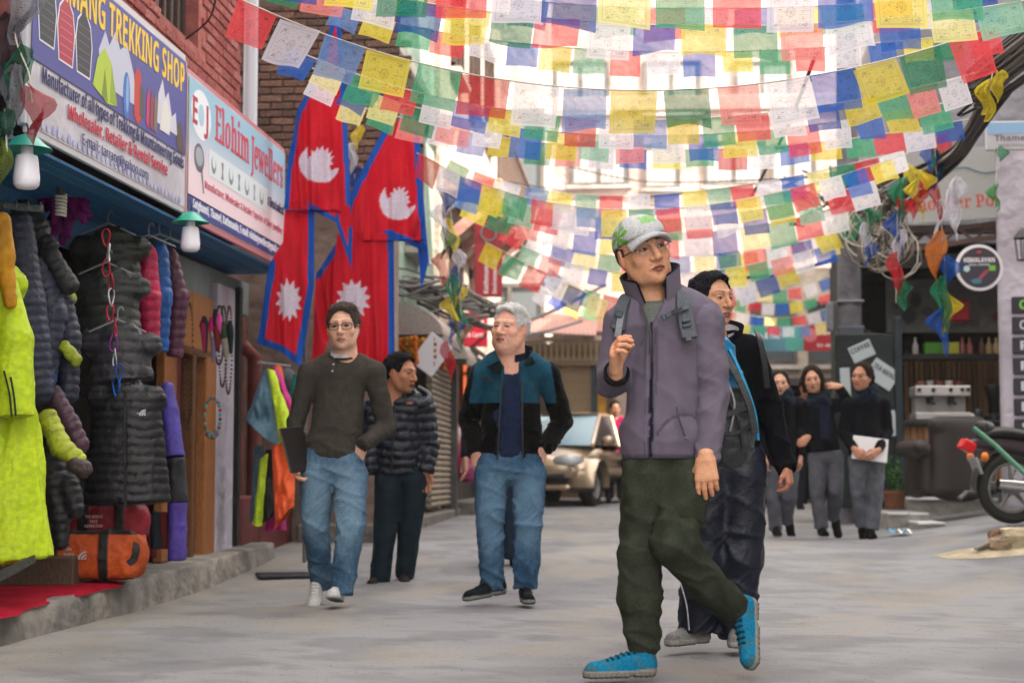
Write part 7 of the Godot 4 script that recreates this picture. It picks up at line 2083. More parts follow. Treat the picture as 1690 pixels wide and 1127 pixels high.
	var vb := puff(o, "vest_body", [[Vector3(-0.01, 0.578, 0), Vector3(0.004, 0.043, 0.02), 0.09, 0.115, 0.03, 0, X, 2.1, 2], [Vector3(-0.17, 0.628, 0), Vector3(0.142, 0.628, 0), 0.065, 0.06, 0.04], [Vector3(-0.018, 0.645, 0), Vector3(-0.022, 0.718, -0.01), 0.085, 0.075, 0.02, 0, X, 1.2, 2],
		[Vector3(-0.016, 0.661, 0.01), Vector3(-0.021, 0.811, 0), 0.055, 0.07, 0.008, 1, X, 1.2], [Vector3(-0.281, 0.512, 0), Vector3(-0.272, 0.412, 0), 0.055, 0.05, 0.01, 1, Vector3.BACK, 3.0], [Vector3(0.263, 0.512, 0), Vector3(0.258, 0.412, 0), 0.055, 0.05, 0.01, 1, Vector3.BACK, 3.0]], "1d1d22", 0.05, 0.009, [])
	strap(vb, "zip", [Vector3(0.005, 0.656, 0.1), Vector3(0.013, 0.475, 0.125), Vector3(0.023, 0.026, 0.13)], 0.016, 0.008, "101014", M.nylon, Vector3(0, 0, 1))
	var lg := G("b9bcc4")
	var lx := Transform3D(Basis.IDENTITY, Vector3(0.09, 0.521, 0.135))
	for k in 3:
		var pts := PackedVector2Array()
		for q in 9: pts.append(Vector2(0.022 - cos(PI / 2 * q / 8.0) * (0.01 + 0.012 * k) + 0.012, sin(PI / 2 * q / 8.0) * (0.01 + 0.012 * k)))
		for q in 9: pts.append(Vector2(0.022 - cos(PI / 2 * (8 - q) / 8.0) * (0.003 + 0.012 * k) + 0.012, sin(PI / 2 * (8 - q) / 8.0) * (0.003 + 0.012 * k)))
		prism(lg, pts, lx, 0.002)
	part(vb, "badge_logo", lg, M.print)
	word(vb, "badge_lettering", "THE", sans_b, flatmat("b9bcc4"), Transform3D(Basis.IDENTITY, Vector3(0.084, 0.53, 0.137)), 0.006, 0.018)
	o = hung("shell_trousers", "purple and black shell trousers hanging right of the black vest", "trousers", Vector3(-2.72, 0.251, -9.791))
	garment(o, "upper_leg", M.shell, 0.011, [[Vector3(-0.076, 1.029, -0.05), Vector3(-0.017, 0.617, 0), 0.04, 0.06, 0.03, 0, Vector3.BACK, 1.5, 2]], cloth_bump(n, 0.006, Vector3(5, 3, 5), [], 0), mottled(n, "4a3c9a", "413488", 5.0))
	garment(o, "knee_panel", M.shell, 0.011, [[Vector3(-0.017, 0.617, 0), Vector3(0.002, 0.352, 0), 0.058, 0.058, 0.02, 0, Vector3.BACK, 1.5, 3]], cloth_bump(n, 0.006, Vector3(5, 3, 5), [], 0), mottled(n, "1c1d24", "22232b", 5.0))
	garment(o, "lower_leg", M.shell, 0.011, [[Vector3(-0.002, 0.359, 0), Vector3(0.003, 0.018, 0), 0.057, 0.055, 0.02, 0, Vector3.BACK, 1.5, 3]], cloth_bump(n, 0.006, Vector3(5, 3, 5), [], 0), mottled(n, "5440a0", "483690", 5.0))
	for q in [["crimson pink puffer jacket hung on the rail by the wooden panels", "c01a50", Vector3(-2.911, 1.457, -9.783), Vector3(-0.003, 0.629, 0), Vector3(0.002, 0.357, 0.02), Vector3(0.028, 0.018, 0), 0.05, 0.075, 0.045], ["bright blue puffer jacket hung on the rail between pink and maroon ones", "1c5fb0", Vector3(-2.911, 1.473, -10.034), Vector3(-0.011, 0.656, 0), Vector3(0.013, 0.366, 0.02), Vector3(0.014, 0.037, 0), 0.055, 0.062, 0.04], ["maroon puffer jacket hung last on the rail beside the wooden panels", "5d2f48", Vector3(-2.896, 1.453, -10.288), Vector3(-0.029, 0.687, 0), Vector3(0.031, 0.412, 0.02), Vector3(0.007, 0.038, 0), 0.045, 0.062, 0.05]]:
		o = hung("puffer_jacket", q[0], "jacket", q[2])
		puff(o, "quilted_sleeve", [[q[3], q[4], q[6], q[7], 0.03], [q[4], q[5], q[7], q[8], 0.02, 0, X, 1.0, 2]], q[1], 0.06, 0.008, [[q[3], q[4], q[5]]])
		hook(o, q[3] + Vector3(0, 0.1, 0))
	for q in [["dark navy garment hung behind the black vest's hem", "20242e", Vector3(-2.804, 0.291, -9.681), Vector3(-0.011, 0.261, 0), Vector3(-0.001, 0.052, 0)], ["rust striped garment hem beside the purple trousers", "5c2420", Vector3(-2.79, 0.304, -9.781), Vector3(-0.007, 0.246, 0), Vector3(-0.001, 0.035, 0)], ["dark red cloth hanging behind the duffel bags", "5f1f28", Vector3(-2.882, 0.284, -9.826), Vector3(-0.032, 0.245, -0.1), Vector3(-0.021, -0.005, -0.1)]]:
		o = hung("hanging_garment", q[0], "garment", q[2])
		garment(o, "cloth", M.cloth, 0.012, [[q[3], q[4], 0.025, 0.03, 0.02, 0, Vector3.BACK, 3.0, 3]], cloth_bump(n, 0.005, Vector3(6, 2, 6), [], 0), mottled(n, q[1], q[1], 5.0))
	o = hung("glove_bunch", "bunch of magenta gloves and socks hanging under the blue soffit", "gloves", Vector3(-3.174, 1.972, -9.019))
	var r := RandomNumberGenerator.new(); r.seed = 12
	for k in 11:
		var px := Vector3(-0.081, 0.369, 0).lerp(Vector3(0.101, 0.31, -0.05), k / 10.0) + Vector3(0, r.randf_range(-0.08, 0.08), r.randf_range(-0.08, 0.08))
		var e := px + Vector3(r.randf_range(-0.04, 0.05), -r.randf_range(0.12, 0.24), 0.02)
		garment(o, "glove", M.fleece, 0.011, [[px, lerp3(px, e, 0.5), 0.035, 0.04, 0.02], [lerp3(px, e, 0.5), e, 0.04, 0.018, 0.02], [lerp3(px, e, 0.5), e + Vector3(0.045, 0.03, 0.02), 0.022, 0.014, 0.01]], cloth_bump(n, 0.003, Vector3(7, 7, 7), [], 0), mottled(n, ["8a1f78", "7a1868", "94287f"][k % 3], "5f1456", 9.0))
	o = hung("hook_rail", "short metal hook rail above the slate puffer jackets", "rail", Vector3(-3.112, 2.097, -8.209), "")
	var g := G("7f8a8c")
	bar(g, Vector3(-0.122, 0.021, 0), Vector3(0.121, 0, 0), 0.02, 0.035, 0.003)
	part(o, "bar", g, M.dull)
	for k in 4:
		g = G("a9adb0")
		tube(g, curve([Vector3(-0.067, 0.006, 0.02).lerp(Vector3(0.115, -0.006, 0.02), k / 3.0), Vector3(-0.059, 0.038, 0.05).lerp(Vector3(0.123, 0.026, 0.05), k / 3.0), Vector3(-0.046, 0.01, 0.07).lerp(Vector3(0.135, -0.002, 0.07), k / 3.0)], 8), 0.004, 6)
		part(o, "hook", g, M.metal)
	o = hung("carabiner_chain", "string of red purple and blue carabiners hanging before the dark vests", "carabiners", Vector3(-2.804, 1.197, -8.806), "")
	var cc := ["9c2432", "b8bcc0", "a02838", "8c2030", "b6b9bf", "a8283c", "a22a3a", "702a78", "9a9ea6", "2548a0", "1f54b0"]
	for k in cc.size():
		g = G(cc[k])
		var c: Vector3 = Vector3(-0.051, 0.836, 0).lerp(Vector3(0.028, 0.032, 0), k / 10.0) + Vector3(0.012 * sin(k * 2.3), 0, 0)
		var pts := []
		for q in 15:
			var a := TAU * q / 14.0
			pts.append(c + Vector3(cos(a) * 0.02 * cos(k * 1.3) + 0.004 * sin(a * 2.0), sin(a) * 0.048, cos(a) * 0.02 * sin(k * 1.3)))
		tube(g, pts, 0.0045, 6, 1.0, false)
		part(o, "carabiner", g, M.metal)
	o = hung("spiral_bulb", "unlit white spiral bulb hanging before the magenta gloves", "lamp", Vector3(-3.04, 2.105, -8.617), "")
	g = G("d8d4cc")
	var sp := []
	for k in 60: sp.append(Vector3(0, 0.019, 0) + Vector3(cos(k * 0.63) * 0.026, k * 0.0019, sin(k * 0.63) * 0.026))
	tube(g, sp, 0.0075, 7)
	part(o, "tube", g, M.plastic)
	g = G("3a3a3c")
	lathe(g, [Vector2(0.001, 0), Vector2(0.022, 0), Vector2(0.022, 0.05), Vector2(0.008, 0.06), Vector2(0.005, 0.16)], Transform3D(Basis.IDENTITY, Vector3(-0.003, 0.135, 0)), 14)
	part(o, "socket", g, M.plastic)
	duffel("orange duffel bag with black straps, at the bottom of the pile on the mat", Vector3(-3.035, 0.221, -9.216), "c2501c", Vector3(-0.002, 0.109, 0), 0.58, 0.135, true)
	duffel("red duffel bag lying on top of the orange one", Vector3(-2.981, 0.425, -9.355), "96182c", Vector3(-0.001, 0.078, 0), 0.42, 0.105, false)
	o = hung("storage_crate", "brown crate on the shop floor behind the mat", "crate", Vector3(-3.306, 0.203, -8.844), "")
	g = G("5a4a3c")
	box(g, Vector3(-0.088, 0.047, -0.3), Vector3(0.7, 0.16, 0.4), Basis.IDENTITY, 0.01)
	part(o, "box_body", g, M.wood)
	o = hung("necklace_strands", "long strands of brown prayer beads hung by the jeweller's door frame", "necklaces", Vector3(-2.931, 1.523, -11.386), "jeweller's hanging strands")
	for q in [[Vector3(-0.164, 0.416, 0), 0.85, "4a3426", 0.03], [Vector3(0.078, 0.39, 0.05), 0.55, "3a2a22", 0.025], [Vector3(0.119, 0.39, 0.05), 0.6, "4a3428", 0.022], [Vector3(0.058, 0.388, 0.08), 0.4, "231f1e", 0.03]]:
		g = G(q[2])
		for k in 60:
			var t := k / 59.0
			var a := t * TAU
			ball(g, q[0] + Vector3(sin(a) * q[3], -q[1] * (0.5 - 0.5 * cos(a)), 0.004 * sin(k)), Vector3.ONE * 0.0085, 6)
		part(o, "bead_strand", g, M.gloss).set_meta("kind", "stuff")
	o = hung("trinket_cluster", "cluster of coloured tassels and pink flower on the jeweller's door post", "trinkets", Vector3(-2.884, 1.681, -11.277), "")
	for k in 12:
		g = G(["2a2c34", "7a6a8a", "3a4a3a", "c02a78", "c84a90", "8a8478", "2f2a30", "4a3a5a", "1f2a2a", "b8b0a0", "6a2a2a", "9a2a60"][k])
		var c: Vector3 = Vector3(-0.055, 0.124, 0).lerp(Vector3(0.094, 0.012, 0.05), fposmod(k * 0.37, 1.0)) + Vector3(r.randf_range(-0.04, 0.04), r.randf_range(-0.05, 0.06), 0)
		tube(g, [c + Vector3(0, 0.05, 0), c, c + Vector3(0.008, -0.05, 0.01), c + Vector3(0.01, -0.12 - 0.08 * r.randf(), 0)], [0.012, 0.028 * r.randf_range(0.7, 1.2), 0.024, 0.012], 7)
		part(o, "tassel", g, M.fleece)
	o = hung("turquoise_pendant_necklace", "turquoise and red bead necklace hanging low on the jeweller's door", "necklace", Vector3(-2.909, 1.026, -11.326), "")
	for k in 26:
		var a := TAU * k / 26.0
		g = G(["2f7f78", "8a2a28", "3a8f88", "6a4a5a"][k % 4])
		ball(g, Vector3(-0.002, 0.131, 0) + Vector3(sin(a) * 0.055, cos(a) * 0.13, 0), Vector3.ONE * (0.014 + 0.01 * float(k > 10 and k < 16)), 7)
		part(o, "bead", g, M.gloss)
	for q in [["grey blue waterproof jacket with pointed hem on the rail right of the white pillar", "4a6c80", [Vector3(-2.762, 1.522, -12.2), Vector3(-2.69, 1.53, -12.2), Vector3(-2.864, 1.165, -12.1), Vector3(-2.609, 0.963, -12.1)], 0.1],
		["lime green jacket panel on the rail beside the grey blue jacket", "c4e02a", [Vector3(-2.726, 1.537, -12.16), Vector3(-2.668, 1.523, -12.16), Vector3(-2.607, 0.975, -12.05), Vector3(-2.52, 1.149, -12.05)], 0.05],
		["magenta jacket on the rail, seen as a strip beside the lime one", "c4207e", [Vector3(-2.721, 1.563, -12.3), Vector3(-2.676, 1.545, -12.3), Vector3(-2.569, 1.132, -12.2), Vector3(-2.507, 1.202, -12.2)], 0.05],
		["orange hood at the top of the rail behind the lime jacket", "ee6a34", [Vector3(-2.734, 1.578, -12.4), Vector3(-2.671, 1.569, -12.4), Vector3(-2.696, 1.362, -12.4), Vector3(-2.623, 1.362, -12.4)], 0.05],
		["grey blue trouser leg hanging lowest at the left of the rail", "3e5c6c", [Vector3(-2.85, 0.98, -12.3), Vector3(-2.769, 0.98, -12.3), Vector3(-2.871, 0.417, -12.3), Vector3(-2.799, 0.435, -12.3)], 0.06],
		["lime sleeve hanging below the grey blue jacket", "b8d824", [Vector3(-2.781, 0.877, -12.2), Vector3(-2.719, 0.921, -12.2), Vector3(-2.829, 0.403, -12.2), Vector3(-2.758, 0.394, -12.2)], 0.05],
		["black garment panel between lime sleeve and fluorescent orange jacket", "15171b", [Vector3(-2.76, 0.948, -12.3), Vector3(-2.678, 0.948, -12.3), Vector3(-2.769, 0.419, -12.25), Vector3(-2.645, 0.507, -12.25)], 0.06],
		["magenta hem hanging under the fluorescent orange jacket", "b81a72", [Vector3(-2.734, 0.936, -12.35), Vector3(-2.671, 0.936, -12.35), Vector3(-2.764, 0.337, -12.35), Vector3(-2.611, 0.363, -12.35)], 0.06],
		["fluorescent orange jacket with crumpled folds, lowest on the second rail", "f2602c", [Vector3(-2.671, 0.976, -12.1), Vector3(-2.494, 0.998, -12.1), Vector3(-2.625, 0.375, -12), Vector3(-2.477, 0.539, -12)], 0.11],
		["teal jacket showing between the rail and the left crimson flag", "2f9c92", [Vector3(-2.711, 1.535, -12.9), Vector3(-2.617, 1.535, -12.9), Vector3(-2.746, 1.199, -12.9), Vector3(-2.623, 1.198, -12.9)], 0.06]]:
		var dr := G()
		var c0 := hexc(q[1])
		var cs: Array = q[2]
		for side in [1.0, -0.5]:
			sheet(dr, 14, 18, func(u: float, v: float) -> Vector3:
				var p := lerp3(lerp3(cs[0], cs[1], u), lerp3(cs[2], cs[3], u), v)
				var k: float = n.get_noise_3dv(p * Vector3(9, 3, 9) * 1.3)
				return p + Vector3(0.02 * k * v, 0.02 * k * sin(v * 5.0), side * q[3] * pow(sin(u * PI), 0.7) * (0.35 + 0.65 * v) * (1.0 + 0.9 * k)),
				func(u: float, v: float) -> Color: return c0.darkened(0.1 * clampf(n.get_noise_2d(u * 5.0, v * 5.0), 0, 1)))
		solo("waterproof_jacket", q[0], "jacket", dr, M.shell, Vector3.ZERO, "bright jackets on the second rail")
	o = hung("clothes_rail", "thin metal clothes rail holding the bright waterproof jackets", "rail", Vector3(-2.736, 1.619, -12.199), "")
	g = G("8d8f94")
	tube(g, [Vector3(-0.063, -0.037, 0.02), Vector3(0.123, -0.04, -0.35)], 0.01, 8)
	part(o, "bar", g, M.metal)
	for k in 5:
		g = G("55585e")
		tube(g, curve([Vector3(-0.044, -0.027, 0).lerp(Vector3(0.093, -0.025, -0.3), k / 4.0), Vector3(-0.043, -0.071, 0).lerp(Vector3(0.094, -0.071, -0.3), k / 4.0), Vector3(-0.049, -0.108, 0.02).lerp(Vector3(0.088, -0.108, -0.28), k / 4.0)], 6), 0.004, 6)
		part(o, "hook", g, M.metal)
	o = hung("grey_hat", "grey knitted hat hung above the teal jacket", "hat", Vector3(-2.73, 1.428, -12.817), "")
	g = G("6a6c76")
	ball(g, Vector3(0.005, 0.061, -0.1), Vector3(0.07, 0.1, 0.07), 14)
	part(o, "knit", g, M.fleece)

func duffel(label: String, at: Vector3, colour: String, c: Vector3, L: float, r: float, lower: bool) -> void:
	var o := hung("duffel_bag", label, "bag", at, "duffel bags stacked on the mat")
	var n := noise(903, 1.0, 2)
	var f := Field.new(c - Vector3(L / 2 + 0.08, r + 0.06, r + 0.1), c + Vector3(L / 2 + 0.08, r + 0.06, r + 0.1), 0.009)
	f.cap(c - Vector3(L / 2 - r * 0.8, 0, 0), c + Vector3(L / 2 - r * 0.8, 0, 0), r * 0.96, r * 0.96, 0.03, 0, Vector3.BACK, 1.15)
	for s in [-1.0, 1.0]:
		for t in [-1.0, 1.0]:
			f.cap(c + Vector3(-L / 2 + r * 0.5, s * r * 0.55, t * r * 0.6), c + Vector3(L / 2 - r * 0.5, s * r * 0.55, t * r * 0.6), r * 0.42, r * 0.42, 0.03)
	f.cut(c - Vector3(0, r * 0.95, 0), Vector3(0, -1, 0))
	var g := G()
	var cb := hexc(colour)
	var bk := hexc("17171a")
	var xs := [-0.17, 0.1] if lower else [-0.17, 0.11]
	skin(g, f, Transform3D.IDENTITY, func(p: Vector3, _n: Vector3) -> float:
		var a := 0.006 * pow(clampf(crease(n, p, Vector3(6, 6, 6)), 0, 1), 2.0)
		for x in xs: a += 0.007 * float(absf(p.x - c.x - x * L / 0.58) < 0.028)
		return a,
		func(p: Vector3, _n: Vector3) -> Color:
			for x in xs:
				if absf(p.x - c.x - x * L / 0.58) < 0.028: return bk
			if p.y > c.y + r * 0.82 or p.y < c.y - r * 0.9: return bk
			return cb)
	var b := part(o, "bag_body", g, M.shell)
	word(b, "lettering", "THE\nNORTH\nFACE" if lower else "THE NORTH\nFACE\nNEVER STOP", sans_b, flatmat("b8a49a" if lower else "c4a8a4"), Transform3D(Basis.IDENTITY, c + Vector3(-0.085 if lower else -0.06, 0.0, r * 1.16)), 0.016, 0.055 if lower else 0.1, 0.003)
	if lower:
		g = G("a9a0a4")
		for k in 3:
			var pts := PackedVector2Array()
			for q in 9: pts.append(Vector2(0.05 - cos(PI / 2 * q / 8.0) * (0.012 + 0.017 * k), sin(PI / 2 * q / 8.0) * (0.012 + 0.017 * k) - 0.02))
			for q in 9: pts.append(Vector2(0.05 - cos(PI / 2 * (8 - q) / 8.0) * (0.002 + 0.017 * k), sin(PI / 2 * (8 - q) / 8.0) * (0.002 + 0.017 * k) - 0.02))
			prism(g, pts, Transform3D(Basis.IDENTITY, c + Vector3(-0.04, 0, r * 1.16)), 0.003)
		part(b, "logo", g, M.print)
		strap(b, "handle", [c + Vector3(L / 2 - 0.07, 0.05, r * 0.75), c + Vector3(L / 2 - 0.02, 0.05, r * 0.9), c + Vector3(L / 2 - 0.03, -0.02, r * 0.9), c + Vector3(L / 2 - 0.08, -0.05, r * 0.95)], 0.04, 0.012, "1a1a1e", M.nylon, Vector3(0.4, 0, 1))


func quadbox(o: Node3D, called: String, a: Vector3, b: Vector3, colour: String, m: Material, bev := 0.0) -> MeshInstance3D:
	var g := G(colour)
	box(g, (a + b) * 0.5, (b - a).abs(), Basis.IDENTITY, bev)
	return part(o, called, g, m)

func window(o: Node3D, c: Vector3, w: float, h: float, out_: Vector3, panes: int, frame_c := "6a6460", pane_c := "5c666c", curtain := "") -> void:
	var b := Basis(Vector3.UP.cross(out_), Vector3.UP, out_)
	var g := G(frame_c)
	for k in panes + 1: box(g, c + b * Vector3(-w / 2 + w * k / panes, 0, 0.03), Vector3(0.07, h, 0.08), b)
	for s in [-1.0, 1.0]: box(g, c + b * Vector3(0, s * h / 2, 0.032), Vector3(w + 0.07, 0.07, 0.084), b)
	var win := part(o, "window", g, M.paint)
	for k in panes:
		g = G(pane_c)
		box(g, c + b * Vector3(-w / 2 + w * (k + 0.5) / panes, 0, 0.012), Vector3(w / panes - 0.07, h - 0.07, 0.02), b)
		part(win, "pane", g, M.gloss)
	if curtain:
		g = G(curtain)
		sheet(g, 30, 2, func(u: float, v: float) -> Vector3: return c + b * Vector3((u - 0.5) * w * 0.9, (v - 0.5) * h * 0.9, 0.026 + 0.006 * sin(u * 50.0)))
		part(win, "curtain", g, M.cloth)
	g = G("c9c2bc")
	box(g, c + b * Vector3(0, -h / 2 - 0.07, 0.06), Vector3(w + 0.2, 0.07, 0.18), b)
	part(o, "sill", g, M.plaster)

func mid_left() -> void:
	var o := thing("brick_building", "taller bare brown brick building behind the painted one", "building")
	quadbox(o, "wall", Vector3(-8, 0, -14.64), Vector3(-2.2, 6.4, -15.2), "85736a", M.plaster)
	brick_wall(o, Vector3(-3.582, 3.098, -14.6) + Vector3(0, 0, -0.02), Vector3(1, 0, 0), Vector3(0, 0, 1), 7, 27, 0.21, 0.068, ["87685c", "7a5c52", "92705f", "6f5a52", "9a7868", "80645a"], func(p: Vector3) -> bool: return false, 8, 0.014)
	quadbox(o, "parapet", Vector3(-8, 6.4, -14.5), Vector3(-2.1, 6.55, -15.3), "8a7468", M.plaster)
	o = thing("mint_house", "pale mint green house behind the right crimson flag", "building")
	quadbox(o, "wall", Vector3(-9, 0, -15.4), Vector3(-2.55, 6.8, -20.6), "a9bfae", M.plaster)
	quadbox(o, "shop_front", Vector3(-2.6, 0.1, -15.6), Vector3(-2.5, 2.2, -19.5), "4a3a34", M.plaster)
	quadbox(o, "cornice", Vector3(-2.8, 4.9, -15.3), Vector3(-2.35, 5.05, -20.7), "c8c4b4", M.plaster, 0.02)
	window(o, Vector3(-2.55, 3.9, -18.6), 1.0, 1.3, Vector3(1, 0, 0), 2, "8a8478", "4a5458")
	quadbox(o, "wall_strip", Vector3(-2.45, 2, -17.858) + Vector3(0.02, -0.6, 0), Vector3(-2.45, 1.376, -18.466) + Vector3(0, 0.3, 0.05), "d9dcd2", M.paint)
	o = thing("cream_house", "cream and pink house with a projecting balcony left of the street", "building")
	quadbox(o, "wall", Vector3(-10, 0, -20.8), Vector3(-2.5, 11, -30), "cfc0b0", M.plaster)
	quadbox(o, "balcony_slab", Vector3(-2.5, 4.35, -21.2), Vector3(-1.75, 4.5, -27.0), "c9a090", M.plaster, 0.02)
	for k in 5:
		var g := G("b98a80")
		bar(g, Vector3(-2.48, 3.75, -21.4 - k * 1.35), Vector3(-1.8, 4.33, -21.4 - k * 1.35), 0.1, 0.14)
		part(o, "bracket", g, M.plaster)
	for k in 16: quadbox(o, "baluster", Vector3(-1.83, 4.5, -21.3 - k * 0.37), Vector3(-1.78, 5.3, -21.35 - k * 0.37), "7c6a62", M.paint)
	quadbox(o, "handrail", Vector3(-1.86, 5.3, -21.2), Vector3(-1.76, 5.37, -27.0), "7c6a62", M.paint)
	for k in 3: window(o, Vector3(-2.5, 6.9, -22.5 - k * 2.4), 1.1, 1.5, Vector3(1, 0, 0), 2, "54443c", "343a40")
	for k in 2: window(o, Vector3(-2.5, 3.2, -22.4 - k * 2.6), 1.2, 1.3, Vector3(1, 0, 0), 2, "54443c", "343a40")
	quadbox(o, "shop_front", Vector3(-2.55, 0.2, -21.0), Vector3(-2.44, 2.5, -29), "3a302e", M.plaster)
	quadbox(o, "shop_lintel", Vector3(-2.5, 2.5, -21), Vector3(-2.3, 2.8, -29.5), "b5a49a", M.plaster, 0.02)
	o = thing("white_house", "tall overexposed white house where the street bends", "building")
	quadbox(o, "wall", Vector3(-12, 0, -30.5), Vector3(-1.9, 14, -36), "d9d2cc", M.plaster)
	for k in 2:
		window(o, Vector3(-1.678, 6.611, -30.5) + Vector3(-0.7 + 1.8 * k * 0.0, -3.2 * k, 0.02), 1.2, 1.5, Vector3(0, 0, 1), 2, "8a847c", "6a7278")
	awning("grey ribbed metal awning hood beside the right crimson flag", Vector3(-2.206, 2.142, -16.6), 0.62, 1.7, 0.34, "a89c9a")
	awning("smaller grey awning hood beyond the first, under the red sign", Vector3(-2.147, 2.075, -19.2), 0.42, 1.1, 0.28, "b3aaa4")
	o = thing("marigold_garland", "thick fringe of orange marigold garlands under the grey awning", "garland", Vector3(-2.238, 1.989, -16.4))
	var r := RandomNumberGenerator.new(); r.seed = 77
	for k in 26:
		var g := G(["b5601a", "a04a14", "c47a24", "8f5a1a"][k % 4])
		var p := Vector3(-0.3 + k * 0.023, 0.08, r.randf_range(-0.25, 0.25))
		for q in 6: ball(g, p + Vector3(r.randf_range(-0.01, 0.01), -q * 0.05 * r.randf_range(0.7, 1.2), 0), Vector3.ONE * 0.03, 6)
		part(o, "flower_strand", g, M.fleece)
	o = thing("hanging_placard", "tilted pale placard hanging before the roller shutter", "placard", Vector3(-2.035, 1.922, -16.3))
	var pg := G("b5b2ba")
	box(pg, Vector3.ZERO, Vector3(0.26, 0.36, 0.02), Basis.from_euler(Vector3(0, 0.3, -0.62)), 0.004)
	part(o, "board", pg, M.print)
	o = thing("roller_shutter", "closed cream roller shutter beside the post left of the street", "shutter")
	var sy: float = 0.3234
	for k in 27:
		var g := G("b3a796")
		tube(g, [Vector3(-2.34, sy + 0.1 + k * 0.066, -18.55), Vector3(-2.34, sy + 0.1 + k * 0.066, -20.4)], 0.037, 8, 0.8)
		part(o, "slat", g, M.dull)
	pg = G("5c5a5c")
	box(pg, Vector3(-2.3, 1.4, -20.5), Vector3(0.12, 2.4, 0.12))
	part(o, "guide_post", pg, M.paint)
	o = thing("shop_step", "low concrete step in front of the roller shutter", "step")
	quadbox(o, "slab", Vector3(-3.0, -0.2, -14.6), Vector3(-2.25, 0.34, -21), "7c7672", M.concrete, 0.02)
	quadbox(o, "slab", Vector3(-3.0, -0.2, -21), Vector3(-1.95, 0.42, -29), "7c7672", M.concrete, 0.02)
	o = thing("cloth_stall", "stall front hung with dark garments beyond the roller shutter", "stall", Vector3(-2.307, 0.934, -21.5))
	for k in 7:
		var g := G(["2a4a5a", "5a2a3a", "3a3a5a", "a05030", "24343c", "6a3040", "30506a"][k])
		sheet(g, 8, 8, func(u: float, v: float) -> Vector3: return Vector3(-0.35 + k * 0.1 + u * 0.11, 1.3 - v * 0.75 - 0.1 * (k % 3), 0.05 * sin(u * 7.0 + k) - 0.04 * k))
		part(o, "garment", g, M.cloth)
	pg = G("3c4a58")
	box(pg, Vector3(0, 0.5, 0.1), Vector3(0.8, 0.06, 0.4))
	part(o, "shelf", pg, M.paint)
	for k in 9:
		var g := G(["a83a68", "b54a80", "8a2a5a", "c9a0a0", "b0305a", "5a3a7a", "b8506a", "c07a90", "8a1f4a"][k])
		var c := Vector3(-2.406, 1.291, -21).lerp(Vector3(-2.092, 0.707, -20.6), fposmod(k * 0.43, 1.0)) + Vector3(0, r.randf_range(-0.08, 0.08), 0.0)
		ball(g, Vector3.ZERO, Vector3(0.13, 0.15, 0.12) * r.randf_range(0.8, 1.15), 12)
		var n := noise(930 + k, 1.0, 2)
		for q in g.v.size(): g.v[q] *= 1.0 + 0.25 * n.get_noise_3dv(g.v[q] * 9.0)
		smooth(g)
		solo("soft_bag", ["deep rose", "pink", "plum", "pale pink", "crimson pink", "purple", "dusty pink", "mauve pink", "dark magenta"][k] + " soft bag heaped at the cloth stall", "bag", g, M.nylon, c, "soft bags at the cloth stall")
	o = thing("upright_sign", "tall red upright sign with white vertical lettering", "sign", Vector3(-1.818, 2.864, -20), 0.12)
	pg = G("a9162c")
	box(pg, Vector3(0, 0.45, 0), Vector3(0.33, 0.9, 0.06), Basis.IDENTITY, 0.006)
	part(o, "board", pg, M.vinyl)
	var up := Basis(Vector3(0, 1, 0), Vector3(-1, 0, 0), Vector3(0, 0, 1))
	word(o, "lettering", "Kathmandu", sans_b, flatmat("e8dede"), Transform3D(up, Vector3(0.0, 0.25, 0.032)), 0.055, 0.42)
	word(o, "lettering", "Environmental", sans_b, flatmat("e8dede"), Transform3D(up, Vector3(0.1, 0.25, 0.032)), 0.05, 0.42)
	pg = G("8f9a96")
	var ring := []
	for k in 21: ring.append(Vector3(cos(TAU * k / 20.0) * 0.09, 0.76 + sin(TAU * k / 20.0) * 0.09, 0.034))
	tube(pg, ring, 0.028, 8, 0.3, false)
	part(o, "emblem", pg, M.print)
	o = thing("shop_sign", "low red shop sign with pale lettering left of the white haired walker", "sign", Vector3(-2.204, 2.392, -21.6), 0.1)
	pg = G("9c1a30")
	box(pg, Vector3(0, 0.22, 0), Vector3(0.46, 0.44, 0.05), Basis.IDENTITY, 0.006)
	part(o, "board", pg, M.vinyl)
	word(o, "lettering", "Book Shop", sans_b, flatmat("d9c4c4"), Transform3D(Basis.IDENTITY, Vector3(0, 0.28, 0.027)), 0.07, 0.36)
	word(o, "lettering", "Maps & Cards", sans, flatmat("d9c4c4"), Transform3D(Basis.IDENTITY, Vector3(0, 0.12, 0.027)), 0.06, 0.36)

func awning(label: String, at: Vector3, w: float, len_: float, h: float, colour: String) -> void:
	var o := thing("awning_hood", label, "awning", at)
	var g := G(colour)
	var prof := []
	for k in 11:
		var a := PI / 2 * k / 10.0
		prof.append(Vector2(sin(a) * w, cos(a) * h))
	sheet(g, 24, 10, func(u: float, v: float) -> Vector3:
		var q: Vector2 = prof[int(v * 10.0 + 0.01)]
		return Vector3(-w * 0.6 + q.x, q.y + 0.008 * sin(u * 100.0), -u * len_))
	part(o, "hood", g, M.dull)
	g = G(colour)
	for z in [0.0, -len_]:
		var pts := PackedVector2Array()
		pts.append(Vector2(-w * 0.6, 0))
		for q in prof: pts.append(Vector2(-w * 0.6 + q.x, q.y))
		prism(g, pts, Transform3D(Basis.IDENTITY, Vector3(0, 0, z - 0.01)), 0.02)
	box(g, Vector3(w * 0.4, -0.03, -len_ / 2), Vector3(0.03, 0.07, len_))
	part(o, "end_plate", g, M.dull)

